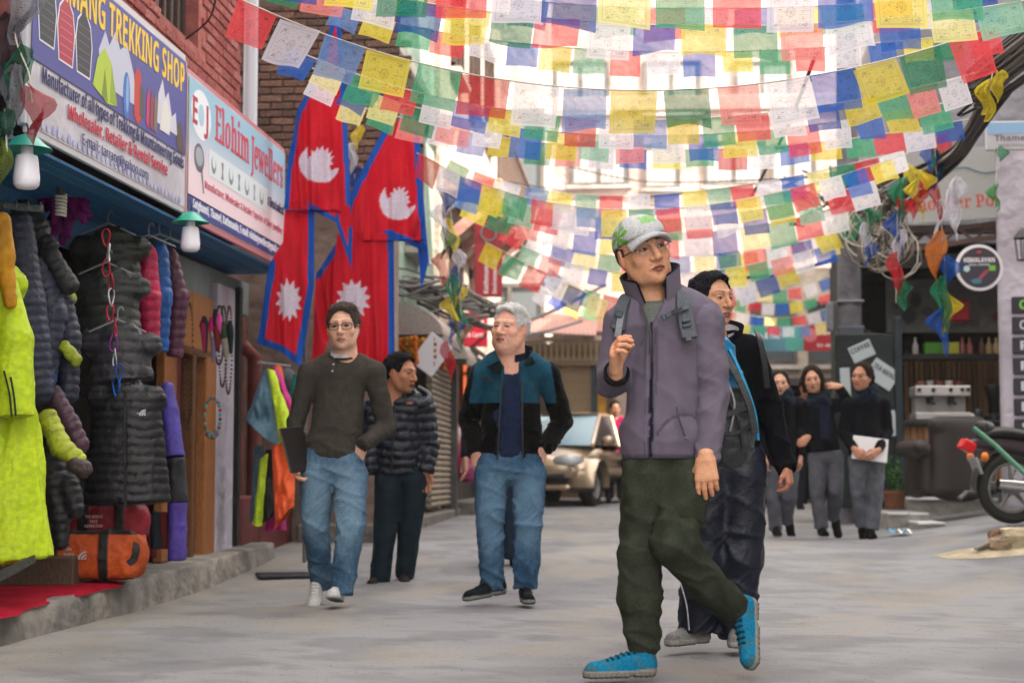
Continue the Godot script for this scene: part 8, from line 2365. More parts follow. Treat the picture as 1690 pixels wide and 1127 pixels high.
func end_of_street() -> void:
	var o := thing("pink_building", "large pale pink building closing the view above the street", "building")
	quadbox(o, "wall", Vector3(-3.2, 4.3, -40), Vector3(9.0, 17, -46), "d3b9b0", M.plaster)
	quadbox(o, "ground_floor", Vector3(-3.2, 0, -41), Vector3(9.0, 4.3, -46), "8a7c74", M.plaster)
	quadbox(o, "floor_band", Vector3(-3.3, 9.35, -39.85), Vector3(9.1, 9.7, -40.1), "dcc8c0", M.plaster, 0.03)
	quadbox(o, "floor_band", Vector3(-3.3, 4.2, -39.8), Vector3(9.1, 4.5, -40.1), "dcc8c0", M.plaster, 0.03)
	for q in [[Vector3(-0.973, 8.117, -40), 1.35], [Vector3(0.507, 8.024, -40), 0.8], [Vector3(2.222, 8.072, -40), 1.4], [Vector3(3.598, 7.981, -40), 1.0]]:
		window(o, q[0] + Vector3(0, 0, 0.0), q[1], 1.0, Vector3(0, 0, 1), 2 if q[1] > 0.9 else 1, "7c746c", "6c757a", "cfc9c4")
	for q in [[Vector3(-1.399, 10.176, -40), 1.3], [Vector3(0.766, 10.137, -40), 1.3], [Vector3(2.913, 10.098, -40), 1.3]]:
		window(o, q[0] + Vector3(0, -0.2, 0.0), q[1], 1.2, Vector3(0, 0, 1), 2, "8a8078", "6c757a", "cfc9c4")
	o = thing("brown_shop", "brown wooden shop front with fretted valance behind the parked car", "building")
	quadbox(o, "wall", Vector3(-3.6, 0.2, -29.2), Vector3(-0.4962, 3.0, -34), "6a5646", M.plaster)
	quadbox(o, "shutter_panel", Vector3(-1.401, 2.653, -29.15), Vector3(-0.8, 1.547, -29.15) + Vector3(0, 0, 0.06), "9a8468", M.wood)
	quadbox(o, "door_panel", Vector3(-2.186, 2.657, -29.15), Vector3(-1.497, 1.548, -29.15) + Vector3(0, 0, 0.06), "5c4a3c", M.wood)
	quadbox(o, "post", Vector3(-0.865, 2.749, -29.05), Vector3(-0.767, 1.399, -29.05) + Vector3(0, 0, 0.1), "2c4048", M.paint)
	quadbox(o, "yellow_pillar", Vector3(-0.751, 2.696, -29.05), Vector3(-0.612, 1.399, -29.05) + Vector3(0, 0, 0.1), "c08a2c", M.paint)
	quadbox(o, "valance_beam", Vector3(-2.383, 2.69, -29), Vector3(-0.616, 2.609, -29) + Vector3(0, 0, 0.12), "8f7c68", M.wood)
	for k in 17:
		var g := G("a8987e")
		var x: float = lerpf(-2.3273, -0.7686, k / 16.0)
		prism(g, poly([-0.045, 0, -0.02, 0.1, -0.04, 0.3, 0.04, 0.3, 0.02, 0.1, 0.045, 0, 0, -0.05], Vector2(x, 2.7042)), Transform3D(Basis.IDENTITY, Vector3(0, 0, -28.96)), 0.03)
		part(o, "fretwork", g, M.wood)
	quadbox(o, "eave", Vector3(-2.471, 3.072, -28.8), Vector3(-0.61, 2.999, -28.8) + Vector3(0, 0, 0.3), "b8a49a", M.paint)
	for q in [["sloping pinkish tin roof above the brown shop, left", Vector3(-1.89, 3.352, -27.6), Vector3(-0.759, 3.066, -28.6), "b58c84"], ["faded red tin roof above the brown shop, right", Vector3(-1.045, 3.575, -29.5), Vector3(-0.413, 3.178, -29.5), "a87468"]]:
		var g := G(q[3])
		var a: Vector3 = q[1]; var b: Vector3 = q[2]
		sheet(g, 60, 4, func(u: float, v: float) -> Vector3: return Vector3(lerpf(a.x - 0.7, b.x, u), lerpf(a.y, b.y, clampf(v, 0, 1)) + 0.1 * (1.0 - u) + 0.012 * sin(u * 150.0), lerpf(a.z - 1.2, b.z + 0.4, v)))
		var g2 := Gather.new(); g2.tint = hexc(q[3])
		sheet(g2, 60, 4, func(u: float, v: float) -> Vector3: return Vector3(lerpf(a.x - 0.7, b.x, u), lerpf(a.y, b.y, v) + 0.1 * (1.0 - u) + 0.012 * sin(u * 150.0) - 0.02, lerpf(a.z - 1.2, b.z + 0.4, v)))
		var ro := solo("tin_roof", q[0], "roof", g, M.dull)
		part(ro, "underside", g2, M.dull)
	hidden_walker("passer-by in a magenta jacket by the yellow pillar, beyond the car", Vector3(-0.414, 0.595, -26.137) * Vector3(1, 0, 1) + Vector3(0, 0.32, 0), "2a2a34", "8f1f4c", "9a7058", 1.55)
	o = thing("clothes_shop", "clothes shop hung with bright garments under the teal and red banner", "building")
	var x0: float = 1.2367; var x1: float = 2.7792
	quadbox(o, "wall", Vector3(x0 - 0.6, 0.2, -25.6), Vector3(x1 + 0.4, 2.05, -26.4), "4a3440", M.plaster)
	quadbox(o, "roof_slab", Vector3(x0 - 0.6, 2.0, -23.9), Vector3(x1 + 0.4, 2.1, -26.4), "5a5054", M.plaster)
	quadbox(o, "side_wall", Vector3(x1 + 0.1, 0.2, -24.0), Vector3(x1 + 0.4, 2.05, -26.4), "5a4a4a", M.plaster)
	var r := RandomNumberGenerator.new(); r.seed = 5
	var cols := ["a8906a", "7a5a4a", "b0a080", "5a1f3a", "4f1c34", "b01f4c", "c0284f", "a07a50", "3a8a7a", "b8a070", "8a8a92", "b8b4bc", "7a6a70", "c0bcc4"]
	for k in cols.size():
		var g := G(cols[k])
		var x: float = lerpf(x0 + 0.05, x1 - 0.1, k / 13.0)
		var hh: float = [0.55, 0.4, 0.5, 1.3, 1.35, 1.2, 1.25, 0.5, 0.55, 0.6, 0.7, 0.75, 0.7, 0.8][k]
		sheet(g, 8, 8, func(u: float, v: float) -> Vector3: return Vector3(x + (u - 0.5) * 0.15 * (0.7 + 0.5 * v), 1.86 - v * hh, -24.3 + 0.03 * sin(u * 9.0 + k) + 0.1 * (k % 2)))
		solo("hanging_garment", ["patterned", "brown", "sand coloured", "plum", "dark plum", "crimson", "rose red", "tan", "teal", "straw coloured", "grey", "pale grey striped", "mauve", "white"][k] + " garment hung in the shop under the teal and red banner", "garment", g, M.cloth, Vector3.ZERO, "garments in the banner shop")
	o = thing("shop_banner", "teal and red shop banner above the schoolgirls", "sign", Vector3(1.228, 2.468, -23.8))
	var bw := x1 - x0; var bh: float = 0.3558
	for q in [[0.0, 0.5, "5f93a4"], [0.5, 0.66, "5fb0a4"], [0.66, 1.0, "bb3440"]]:
		quadbox(o, "banner_panel", Vector3(bw * q[0], 0, 0), Vector3(bw * q[1], bh, 0.04), q[2], M.vinyl)
	word(o, "lettering", "Trek & Tour", sans_b, flatmat("dce6ea"), Transform3D(Basis.IDENTITY, Vector3(bw * 0.33, 0.17, 0.042)), 0.09, 0.4)
	word(o, "lettering", "01-40 88", sans_b, flatmat("e6d0d0"), Transform3D(Basis.IDENTITY, Vector3(bw * 0.88, 0.05, 0.042)), 0.05, 0.3)
	word(o, "lettering", "Bank", sans_b, flatmat("e6d8d8"), Transform3D(Basis.IDENTITY, Vector3(bw * 0.88, 0.22, 0.042)), 0.07, 0.3)
	var eg := G("c06a70")
	prism(eg, ellipse(Vector2(bw * 0.72, 0.22), 0.1, 0.1), Transform3D(Basis.IDENTITY, Vector3(0, 0, 0.041)), 0.003)
	part(o, "emblem", eg, M.print)
	o = thing("pale_house", "pale sunlit house beyond the banner shop", "building")
	quadbox(o, "wall", Vector3(1.6, 0, -28.5), Vector3(9, 4.2, -33), "c9bcae", M.plaster)
	window(o, Vector3(3.4, 3.1, -28.5), 1.2, 1.0, Vector3(0, 0, 1), 2, "6a625c", "4a5258")
	window(o, Vector3(2.2, 3.1, -28.5), 0.7, 1.0, Vector3(0, 0, 1), 1, "6a625c", "4a5258")


func car() -> void:
	var o := thing("parked_car", "beige compact saloon car standing behind the white haired walker", "car", Vector3(-1.6456, ground_y(0, -24.0) + 0.02, -24.0), -0.3)
	o.scale = Vector3.ONE * 0.96
	var X := Vector3.RIGHT
	var paint_c := "a08c74"
	var f := Field.new(Vector3(-0.95, 0.1, -4.2), Vector3(0.95, 1.15, 0.25), 0.028)
	f.cap(Vector3(0, 0.5, -3.75), Vector3(0, 0.5, -0.28), 0.24, 0.23, 0.05, 0, X, 3.0)
	f.cap(Vector3(0, 0.72, -3.8), Vector3(0, 0.76, -1.2), 0.2, 0.2, 0.06, 0, X, 3.6)
	f.cap(Vector3(0, 0.74, -1.3), Vector3(0, 0.6, -0.22), 0.2, 0.15, 0.08, 0, X, 3.7)
	for s in [-1.0, 1.0]:
		for z in [-0.72, -3.15]:
			f.cap(Vector3(s * 0.7, 0.31, z), Vector3(s * 0.78, 0.31, z), 0.4, 0.4, 0.04)
			f.cap(Vector3(s * 0.55, 0.29, z), Vector3(s * 1.0, 0.29, z), 0.335, 0.335, 0.02, 1)
	f.cut(Vector3(0, 0.2, 0), Vector3(0, -1, 0))
	var g := G(paint_c)
	var pc := hexc(paint_c)
	skin(g, f, Transform3D.IDENTITY, null, func(p: Vector3, _n: Vector3) -> Color: return pc if p.y > 0.27 else Color(0.02, 0.02, 0.02))
	part(o, "car_body", g, M.carpaint)
	var lowf := Vector3(0.7, 0.9, -1.0); var upf := Vector3(0.54, 1.38, -1.82)
	var lowr := Vector3(0.7, 0.92, -3.5); var upr := Vector3(0.52, 1.38, -2.95)
	var mx := Vector3(-1, 1, 1)
	var pane_at := func(p00: Vector3, p10: Vector3, p01: Vector3, p11: Vector3, bulge: Vector3, called: String, tint: String) -> void:
		var q := G(tint)
		sheet(q, 14, 8, func(u: float, v: float) -> Vector3: return lerp3(lerp3(p00, p10, u), lerp3(p01, p11, u), v) + bulge * (sin(u * PI) * (0.4 + 0.6 * sin(v * PI))))
		part(o, called, q, M.gloss)
	pane_at.call(lowf * mx, lowf, upf * mx, upf, Vector3(0, 0.02, 0.14), "windscreen", "6c8794")
	pane_at.call(lowr, lowr * mx, upr, upr * mx, Vector3(0, 0.02, -0.1), "rear_window", "39444a")
	for s in [1.0, -1.0]:
		var w := Vector3(s, 1, 1)
		pane_at.call(lowf * w, lowr * w, upf * w, upr * w, Vector3(0.02 * s, 0, 0), "side_window", "2c3438")
	g = G(paint_c)
	sheet(g, 14, 14, func(u: float, v: float) -> Vector3: return lerp3(lerp3(upf * mx, upf, u), lerp3(upr * mx, upr, u), v) + Vector3(0, 0.07 * sin(u * PI) * (0.35 + 0.65 * sin(v * PI)) + 0.01, (0.12 * (1.0 - v) - 0.1 * v) * sin(u * PI)))
	part(o, "roof", g, M.carpaint)
	for s in [-1.0, 1.0]:
		g = G(paint_c)
		tube(g, [lowf * Vector3(s, 1, 1), upf * Vector3(s, 1, 1), upr * Vector3(s, 1, 1)], 0.035, 8)
		tube(g, [Vector3(s * 0.72, 0.9, -2.25), Vector3(s * 0.55, 1.38, -2.35)], 0.03, 8)
		tube(g, [lowr * Vector3(s, 1, 1), upr * Vector3(s, 1, 1)], 0.05, 8)
		part(o, "pillar", g, M.carpaint)
		g = G(paint_c)
		ball(g, Vector3(s * 0.87, 0.97, -1.25), Vector3(0.12, 0.075, 0.07), 14)
		part(o, "wing_mirror", g, M.carpaint)
		g = G("b4b8bc")
		ball(g, Vector3(s * 0.6, 0.67, -0.2), Vector3(0.24, 0.085, 0.09), 18, Basis(Vector3.UP, s * 0.6))
		var hl := part(o, "headlight", g, M.gloss)
		g = G("e8e4dc")
		ball(g, Vector3(s * 0.56, 0.67, -0.125), Vector3(0.05, 0.05, 0.03), 12)
		part(hl, "bulb_reflector", g, M.plastic)
		for z in [-0.72, -3.15]:
			var wx := Transform3D(Basis(Vector3.BACK, -s * PI / 2), Vector3(s * 0.66, 0.29, z))
			g = G("1b1b1c")
			lathe(g, [Vector2(0.19, 0.0), Vector2(0.28, 0.0), Vector2(0.3, 0.03), Vector2(0.3, 0.16), Vector2(0.28, 0.19), Vector2(0.19, 0.19)], wx, 28)
			var tyre := part(o, "wheel", g, M.rubber)
			g = G("9a9a9c")
			lathe(g, [Vector2(0.001, 0.15), Vector2(0.05, 0.16), Vector2(0.1, 0.13), Vector2(0.17, 0.15), Vector2(0.195, 0.185)], wx, 24)
			part(tyre, "hubcap", g, M.dull)
	g = G("17181a")
	box(g, Vector3(0, 0.4, -0.1), Vector3(1.25, 0.14, 0.12), Basis.IDENTITY, 0.05)
	part(o, "lower_grille", g, M.plastic)
	g = G("17181a")
	box(g, Vector3(0, 0.63, -0.1), Vector3(0.5, 0.07, 0.08), Basis.IDENTITY, 0.02)
	part(o, "grille", g, M.plastic)
	g = G("b59e84")
	box(g, Vector3(0, 0.27, -0.11), Vector3(1.3, 0.08, 0.12), Basis.IDENTITY, 0.035)
	part(o, "bumper_lip", g, M.carpaint)

func planks(o: Node3D, a: Vector3, b: Vector3, n: int, cols: Array, th: float) -> void:
	for k in n:
		var g := G(cols[(k * 7 + k / 3) % cols.size()])
		var x0 := lerpf(a.x, b.x, float(k) / n); var x1 := lerpf(a.x, b.x, (k + 1.0) / n)
		box(g, Vector3((x0 + x1) / 2, (a.y + b.y) / 2, a.z + 0.004 * (k % 3)), Vector3(x1 - x0 - 0.012, absf(a.y - b.y), th), Basis.IDENTITY, 0.004)
		part(o, "slat", g, M.wood)

func cafe() -> void:
	var o := thing("cafe_building", "dark open fronted cafe with slatted wooden counter at right", "building")
	var B := -20.4
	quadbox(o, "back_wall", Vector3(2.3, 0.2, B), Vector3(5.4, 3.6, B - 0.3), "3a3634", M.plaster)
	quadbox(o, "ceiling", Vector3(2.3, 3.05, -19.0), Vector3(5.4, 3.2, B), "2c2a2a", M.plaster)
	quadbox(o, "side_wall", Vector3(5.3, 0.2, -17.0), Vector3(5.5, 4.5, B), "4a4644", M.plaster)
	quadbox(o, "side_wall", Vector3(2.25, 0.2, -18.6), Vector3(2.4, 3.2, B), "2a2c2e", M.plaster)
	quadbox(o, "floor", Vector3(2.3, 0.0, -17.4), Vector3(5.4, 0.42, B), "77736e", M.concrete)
	quadbox(o, "mural_panel", Vector3(2.849, 3.026, -20), Vector3(4.177, 2.406, -20) + Vector3(0, 0, 0.03), "8a8a88", M.plaster)
	var g := G()
	for q in [[1500, 520, 0.13, "3a3a3c"], [1512, 495, 0.1, "2f3032"], [1480, 505, 0.06, "55565a"], [1530, 515, 0.07, "4a4a4c"], [1622, 500, 0.1, "6a6c6e"], [1640, 525, 0.07, "7a4a48"], [1555, 535, 0.05, "505254"], [1605, 535, 0.06, "5c5e60"]]:
		var c: Vector3 = Vector3(2.833, 2.412, -19.96) + Vector3((q[0] - 1462.0) * 0.00713, (548.0 - q[1]) * 0.00713, 0.036)
		g.tint = hexc(q[3])
		prism(g, star(Vector2.ZERO, q[2], 0.8) if q[0] % 4 == 0 else ellipse(Vector2.ZERO, q[2], q[2] * 0.8), Transform3D(Basis.IDENTITY, c), 0.004)
		part(o, "mural_print", g, M.print)
		g = G()
	g = G("b01f28")
	box(g, Vector3(3.642, 2.629, -19.7), Vector3(0.22, 0.25, 0.1), Basis.IDENTITY, 0.02)
	part(o, "red_lightbox", g, M.plastic)
	planks(o, Vector3(3.088, 2.172, -20.3), Vector3(4.306, 1.347, -20.3), 20, ["8a6848", "785a40", "947050", "6a5038"], 0.03)
	planks(o, Vector3(2.786, 1.283, -18.4), Vector3(3.914, 0.652, -18.4), 16, ["c08c60", "aa7850", "cc9a70", "9a6c48", "b88458"], 0.04)
	quadbox(o, "counter_top", Vector3(2.706, 1.329, -18.2), Vector3(3.904, 1.275, -18.2) + Vector3(0, 0, -0.9), "26282c", M.paint, 0.01)
	quadbox(o, "counter_base", Vector3(2.752, 0.651, -18.42), Vector3(3.917, 0.575, -18.42) + Vector3(0, 0, -0.4), "1d1f22", M.paint)
	quadbox(o, "counter_post", Vector3(2.723, 2.197, -18.3), Vector3(2.765, 0.575, -18.3) + Vector3(0, 0, -0.12), "26292e", M.paint)
	quadbox(o, "shelf", Vector3(2.941, 2.131, -19.6), Vector3(4.154, 2.07, -19.6) + Vector3(0, 0, -0.35), "23262a", M.paint)
	quadbox(o, "roof_edge", Vector3(2.3, 3.2, -17.3), Vector3(5.5, 3.28, -17.45), "5a4a46", M.paint)
	for q in [[Vector3(2.717, 3.191, -17.4), Vector3(3.676, 3.288, -17.2)], [Vector3(2.714, 3.042, -17.4), Vector3(3.673, 3.153, -17.2)]]:
		g = G("6a5048")
		bar(g, q[0], q[1], 0.05, 0.05)
		part(o, "truss_chord", g, M.paint)
	for k in 6:
		g = G("6a5048")
		bar(g, Vector3(2.716, 3.117, -17.4).lerp(Vector3(3.674, 3.22, -17.2), k / 6.0) + Vector3(0, 0.08 * (1 if k % 2 else -1), 0), Vector3(2.716, 3.117, -17.4).lerp(Vector3(3.674, 3.22, -17.2), (k + 1) / 6.0) + Vector3(0, -0.08 * (1 if k % 2 else -1), 0), 0.03, 0.03)
		part(o, "truss_web", g, M.paint)
	quadbox(o, "upper_storey", Vector3(2.9, 3.32, -19.0), Vector3(8, 6.2, -23), "8c8a90", M.plaster)
	o = thing("pool_banner", "grey pool hall banner with red lettering over the cafe", "banner", Vector3(2.657, 3.294, -17))
	g = G("a9aaa8")
	box(g, Vector3(0.55, 0.35, 0), Vector3(1.15, 0.72, 0.02), Basis(Vector3.BACK, 0.06))
	part(o, "cloth", g, M.cloth)
	word(o, "lettering", "Snooker Pool", serif_b, flatmat("a8463c"), Transform3D(Basis(Vector3.BACK, 0.06), Vector3(0.5, 0.1, 0.012)), 0.13, 0.98)
	g = G("5f8fa8")
	tube(g, curve([Vector3(0.35, 0.48, 0.014), Vector3(0.55, 0.52, 0.014), Vector3(0.75, 0.46, 0.014), Vector3(0.95, 0.5, 0.014)], 16), 0.012, 6, 0.3)
	part(o, "blue_flourish", g, M.print)
	o = thing("round_sign", "round black and white cafe sign hanging under the steel lattice", "sign", Vector3(3.223, 2.731, -16.4))
	g = G("c9c4c8")
	lathe(g, [Vector2(0.001, -0.02), Vector2(0.22, -0.02), Vector2(0.225, 0.0), Vector2(0.22, 0.022), Vector2(0.19, 0.024)], Transform3D(Basis(Vector3.RIGHT, PI / 2), Vector3.ZERO), 40)
	part(o, "rim", g, M.plastic)
	g = G("302c36")
	prism(g, ellipse(Vector2.ZERO, 0.195, 0.195, 40), Transform3D(Basis.IDENTITY, Vector3(0, 0, 0.0)), 0.026)
	part(o, "face", g, M.print)
	word(o, "lettering", "HIMALAYAN", sans_b, flatmat("d6d2d8"), Transform3D(Basis.IDENTITY, Vector3(0, 0.05, 0.027)), 0.045, 0.29)
	word(o, "lettering", "JAVA COFFEE", sans_b, flatmat("b8c4cc"), Transform3D(Basis.IDENTITY, Vector3(0, 0.018, 0.027)), 0.018, 0.2)
	g = G()
	paint(g, ellipse(Vector2(-0.12, -0.01), 0.03, 0.03), "9fb8bc", 0.027)
	paint(g, poly([0.09, -0.03, 0.15, -0.03, 0.15, 0.02, 0.09, 0.02]), "6aa03c", 0.027)
	paint(g, poly([-0.05, -0.15, 0.0, -0.13, 0.1, -0.02, 0.06, -0.02, 0.0, -0.08]), "8a3a4c", 0.027)
	paint(g, ellipse(Vector2(-0.03, -0.13), 0.05, 0.025), "3a6a78", 0.0285)
	paint(g, ellipse(Vector2(0, 0.15), 0.025, 0.012), "a83040", 0.027)
	part(o, "printed_emblem", g, M.print)
	o = thing("espresso_machine", "white two group espresso machine on the cafe counter", "coffee machine", Vector3(3.192, 1.337, -18.5))
	for q in [["machine_top", Vector3(0, 0.31, 0), Vector3(0.58, 0.11, 0.42), "b9b4b2"], ["drip_tray", Vector3(0, 0.04, 0), Vector3(0.58, 0.08, 0.46), "b4b0ae"], ["back_panel", Vector3(0, 0.17, -0.1), Vector3(0.54, 0.2, 0.22), "a39e9c"]]:
		g = G(q[3]); box(g, q[1], q[2], Basis.IDENTITY, 0.012)
		part(o, q[0], g, M.plastic)
	for x in [-0.12, 0.1]:
		g = G("2a2a2c")
		lathe(g, [Vector2(0.001, 0), Vector2(0.035, 0), Vector2(0.04, 0.06), Vector2(0.03, 0.08)], Transform3D(Basis.IDENTITY, Vector3(x, 0.18, 0.1)), 14)
		bar(g, Vector3(x, 0.2, 0.1), Vector3(x + 0.02, 0.17, 0.26), 0.025, 0.025)
		part(o, "group_head", g, M.plastic)
	for x in [-0.25, -0.1, 0.08, 0.2, 0.26]:
		g = G("2c2c2e")
		lathe(g, [Vector2(0.001, 0.02), Vector2(0.022, 0.018), Vector2(0.022, 0)], Transform3D(Basis(Vector3.RIGHT, PI / 2), Vector3(x, 0.32, 0.21)), 12)
		part(o, "knob", g, M.plastic)
	for k in 5:
		g = G(["7a5048", "8a8a8c", "6a3a38", "a09a94", "5a3030"][k])
		lathe(g, [Vector2(0.001, 0), Vector2(0.035, 0), Vector2(0.042, 0.06), Vector2(0.036, 0.06)], Transform3D(Basis.IDENTITY, Vector3(-0.2 + k * 0.1, 0.367, 0)), 12)
		part(o, "stacked_cup", g, M.plastic)
	o = thing("coffee_grinder", "black coffee grinder beside the espresso machine", "grinder", Vector3(3.78, 1.339, -18.6))
	g = G("17181a")
	lathe(g, [Vector2(0.001, 0), Vector2(0.1, 0), Vector2(0.1, 0.05), Vector2(0.06, 0.07), Vector2(0.06, 0.22), Vector2(0.07, 0.24), Vector2(0.1, 0.36), Vector2(0.09, 0.38), Vector2(0.001, 0.38)], Transform3D.IDENTITY, 18)
	part(o, "grinder_body", g, M.plastic)
	for q in [[1615, 0.12, "26282a", "black kettle between the coffee machine and the grinder"], [1664, 0.09, "b8b6b4", "small pale jar at the right end of the counter"], [1605, 0.07, "c9c6c2", "small white cup right of the coffee machine"]]:
		g = G(q[2])
		lathe(g, [Vector2(0.001, 0), Vector2(0.05, 0), Vector2(0.055, q[1] * 0.6), Vector2(0.03, q[1]), Vector2(0.001, q[1] + 0.01)], Transform3D.IDENTITY, 14)
		var px: Vector3 = Vector3(3.524, 1.336, -18.5).lerp(Vector3(3.9, 1.335, -18.5), (q[0] - 1605) / 59.0)
		solo("counter_jar", q[3], "jar", g, M.plastic, px)
	for q in [[1512, "b8b0b0", "white lidded jar at the left end of the cafe shelf"], [1590, "8a5048", "reddish bottle left of the pair on the cafe shelf"], [1602, "94584c", "reddish bottle right beside its twin on the cafe shelf"], [1622, "6a4038", "dark bottle on the cafe shelf"], [1634, "a08858", "amber bottle on the cafe shelf"], [1646, "b0906a", "pale amber bottle on the cafe shelf"], [1655, "9a7048", "brown bottle at the right end of the cafe shelf"]]:
		g = G(q[1])
		lathe(g, [Vector2(0.001, 0), Vector2(0.035, 0), Vector2(0.036, 0.1), Vector2(0.014, 0.14), Vector2(0.013, 0.19), Vector2(0.001, 0.19)], Transform3D.IDENTITY, 12)
		solo("bottle", q[2], "bottle", g, M.plastic, Vector3(3.15, 2.144, -19.8).lerp(Vector3(4.129, 2.139, -19.8), (q[0] - 1512) / 143.0), "bottles on the cafe shelf")
	for k in 2:
		g = G(["4a8a2c", "a8a83a"][k])
		box(g, Vector3(0, 0.065, 0), Vector3(0.19, 0.13, 0.12), Basis.IDENTITY, 0.004)
		solo("carton", ["green carton on the cafe shelf", "yellow green carton beside the green one on the shelf"][k], "carton", g, M.print, Vector3(3.342, 2.143, -19.8) + Vector3(0.2 * k, 0, 0))
	o = thing("menu_board", "tall dark board with white handwritten coffee placards beside the cafe", "board", Vector3(2.285, 0.423, -17.6))
	quadbox(o, "panel", Vector3(-0.3, 0.0, -0.04), Vector3(0.3, 1.78, 0), "17242a", M.paint, 0.01)
	quadbox(o, "frame_post", Vector3(0.3, 0.0, -0.05), Vector3(0.38, 1.95, 0.03), "22343c", M.paint, 0.01)
	for q in [[-0.03, 1.6, 0.24, 0.17, 0.42, "COFFEE"], [0.18, 1.36, 0.3, 0.22, -0.6, "TEA MENU"], [-0.2, 1.28, 0.1, 0.3, 0.05, ""], [0.26, 0.86, 0.1, 0.26, 0.12, ""]]:
		g = G("a9b4b8")
		box(g, Vector3.ZERO, Vector3(q[2], q[3], 0.012), Basis.IDENTITY, 0.003)
		var pl := part(o, "placard", g, M.print, Transform3D(Basis(Vector3.BACK, q[4]), Vector3(q[0], q[1], 0.012)))
		if q[5]: word(pl, "lettering", q[5], sans_b, flatmat("2a3236"), Transform3D(Basis.IDENTITY, Vector3(0, 0.01, 0.008)), 0.05, q[2] * 0.85)
	o = thing("armchair", "dark brown leather armchair standing on the cafe step", "armchair", Vector3(2.996, 0.506, -16.4), 0.25)
	var f := Field.new(Vector3(-0.6, -0.02, -0.6), Vector3(0.6, 0.95, 0.5), 0.016)
	f.cap(Vector3(0.0, 0.12, 0), Vector3(0.0, 0.66, -0.02), 0.12, 0.11, 0.03, 0, Vector3.RIGHT, 2.6)
	f.cap(Vector3(-0.2, 0.72, -0.02), Vector3(0.2, 0.72, -0.02), 0.09, 0.09, 0.03)
	for s in [-1.0, 1.0]: f.cap(Vector3(s * 0.34, 0.12, -0.2), Vector3(s * 0.34, 0.44, -0.2), 0.09, 0.09, 0.03, 0, Vector3.BACK, 2.2)
	for s in [-1.0, 1.0]: f.cap(Vector3(s * 0.4, 0.5, 0.06), Vector3(s * 0.38, 0.5, -0.4), 0.085, 0.085, 0.02)
	f.cap(Vector3(-0.2, 0.3, -0.3), Vector3(0.2, 0.3, -0.3), 0.13, 0.13, 0.03)
	f.cut(Vector3.ZERO, Vector3(0, -1, 0))
	g = G("2c2224")
	skin(g, f)
	part(o, "upholstery", g, M.leather)
	o = thing("cafe_steps", "pale tiled steps in front of the cafe counter", "steps")
	for q in [[Vector3(2.653, 0.43, -17.3), Vector3(3.546, 0.503, -17.3), 2.0, "d0d0d0"], [Vector3(2.291, 0.282, -16.2), Vector3(2.678, 0.384, -16.2), 1.2, "c6c6c8"], [Vector3(2.469, 0.236, -15.6), Vector3(2.722, 0.313, -15.6), 0.8, "d2d2d0"]]:
		var a: Vector3 = q[0]; var b: Vector3 = q[1]
		quadbox(o, "step_body", Vector3(a.x, a.y - 0.5, a.z), Vector3(b.x, b.y, a.z - q[2]), "aaa6a0", M.concrete)
		var nn := int(maxf(2, (b.x - a.x) / 0.3))
		for k in nn: for m in 3:
			quadbox(o, "tile", Vector3(lerpf(a.x, b.x, float(k) / nn) + 0.004, b.y, a.z + 0.02 - q[2] * m / 3.0), Vector3(lerpf(a.x, b.x, (k + 1.0) / nn) - 0.004, b.y + 0.02, a.z + 0.026 - q[2] * (m + 1) / 3.0), q[3], M.vinyl, 0.004)
	o = thing("potted_plant", "small leafy plant in a terracotta pot by the cafe corner", "plant", Vector3(2.457, 0.426, -16.9))
	g = G("8a5a44")
	lathe(g, [Vector2(0.001, 0), Vector2(0.085, 0), Vector2(0.115, 0.15), Vector2(0.125, 0.15), Vector2(0.125, 0.18), Vector2(0.1, 0.18), Vector2(0.09, 0.16), Vector2(0.001, 0.15)], Transform3D.IDENTITY, 20)
	part(o, "pot", g, M.brick)
	var r := RandomNumberGenerator.new(); r.seed = 31
	g = G("3f6a34")
	var lg := G()
	for k in 26:
		var a := r.randf() * TAU
		var top := Vector3(cos(a) * r.randf_range(0.03, 0.15), r.randf_range(0.28, 0.62), sin(a) * r.randf_range(0.03, 0.12))
		tube(g, [Vector3(top.x * 0.2, 0.15, top.z * 0.2), top * 0.7, top], 0.004, 4)
		for q in 9:
			var c := top * r.randf_range(0.45, 1.05)
			var d := Vector3(r.randf_range(-1, 1), r.randf_range(-0.3, 0.8), r.randf_range(-1, 1)).normalized() * r.randf_range(0.03, 0.06)
			var e := d.cross(Vector3(r.randf(), 1, r.randf())).normalized() * 0.014
			lg.tint = hexc(["3f6a34", "5a8a44", "2f5428", "6d9450"][r.randi() % 4])
			lg.quad(c, c + d * 0.5 + e, c + d, c + d * 0.5 - e)
	part(o, "stem", g, M.cloth)
	var le := part(o, "leaves", lg, M.cloth)
	le.set_meta("kind", "stuff")

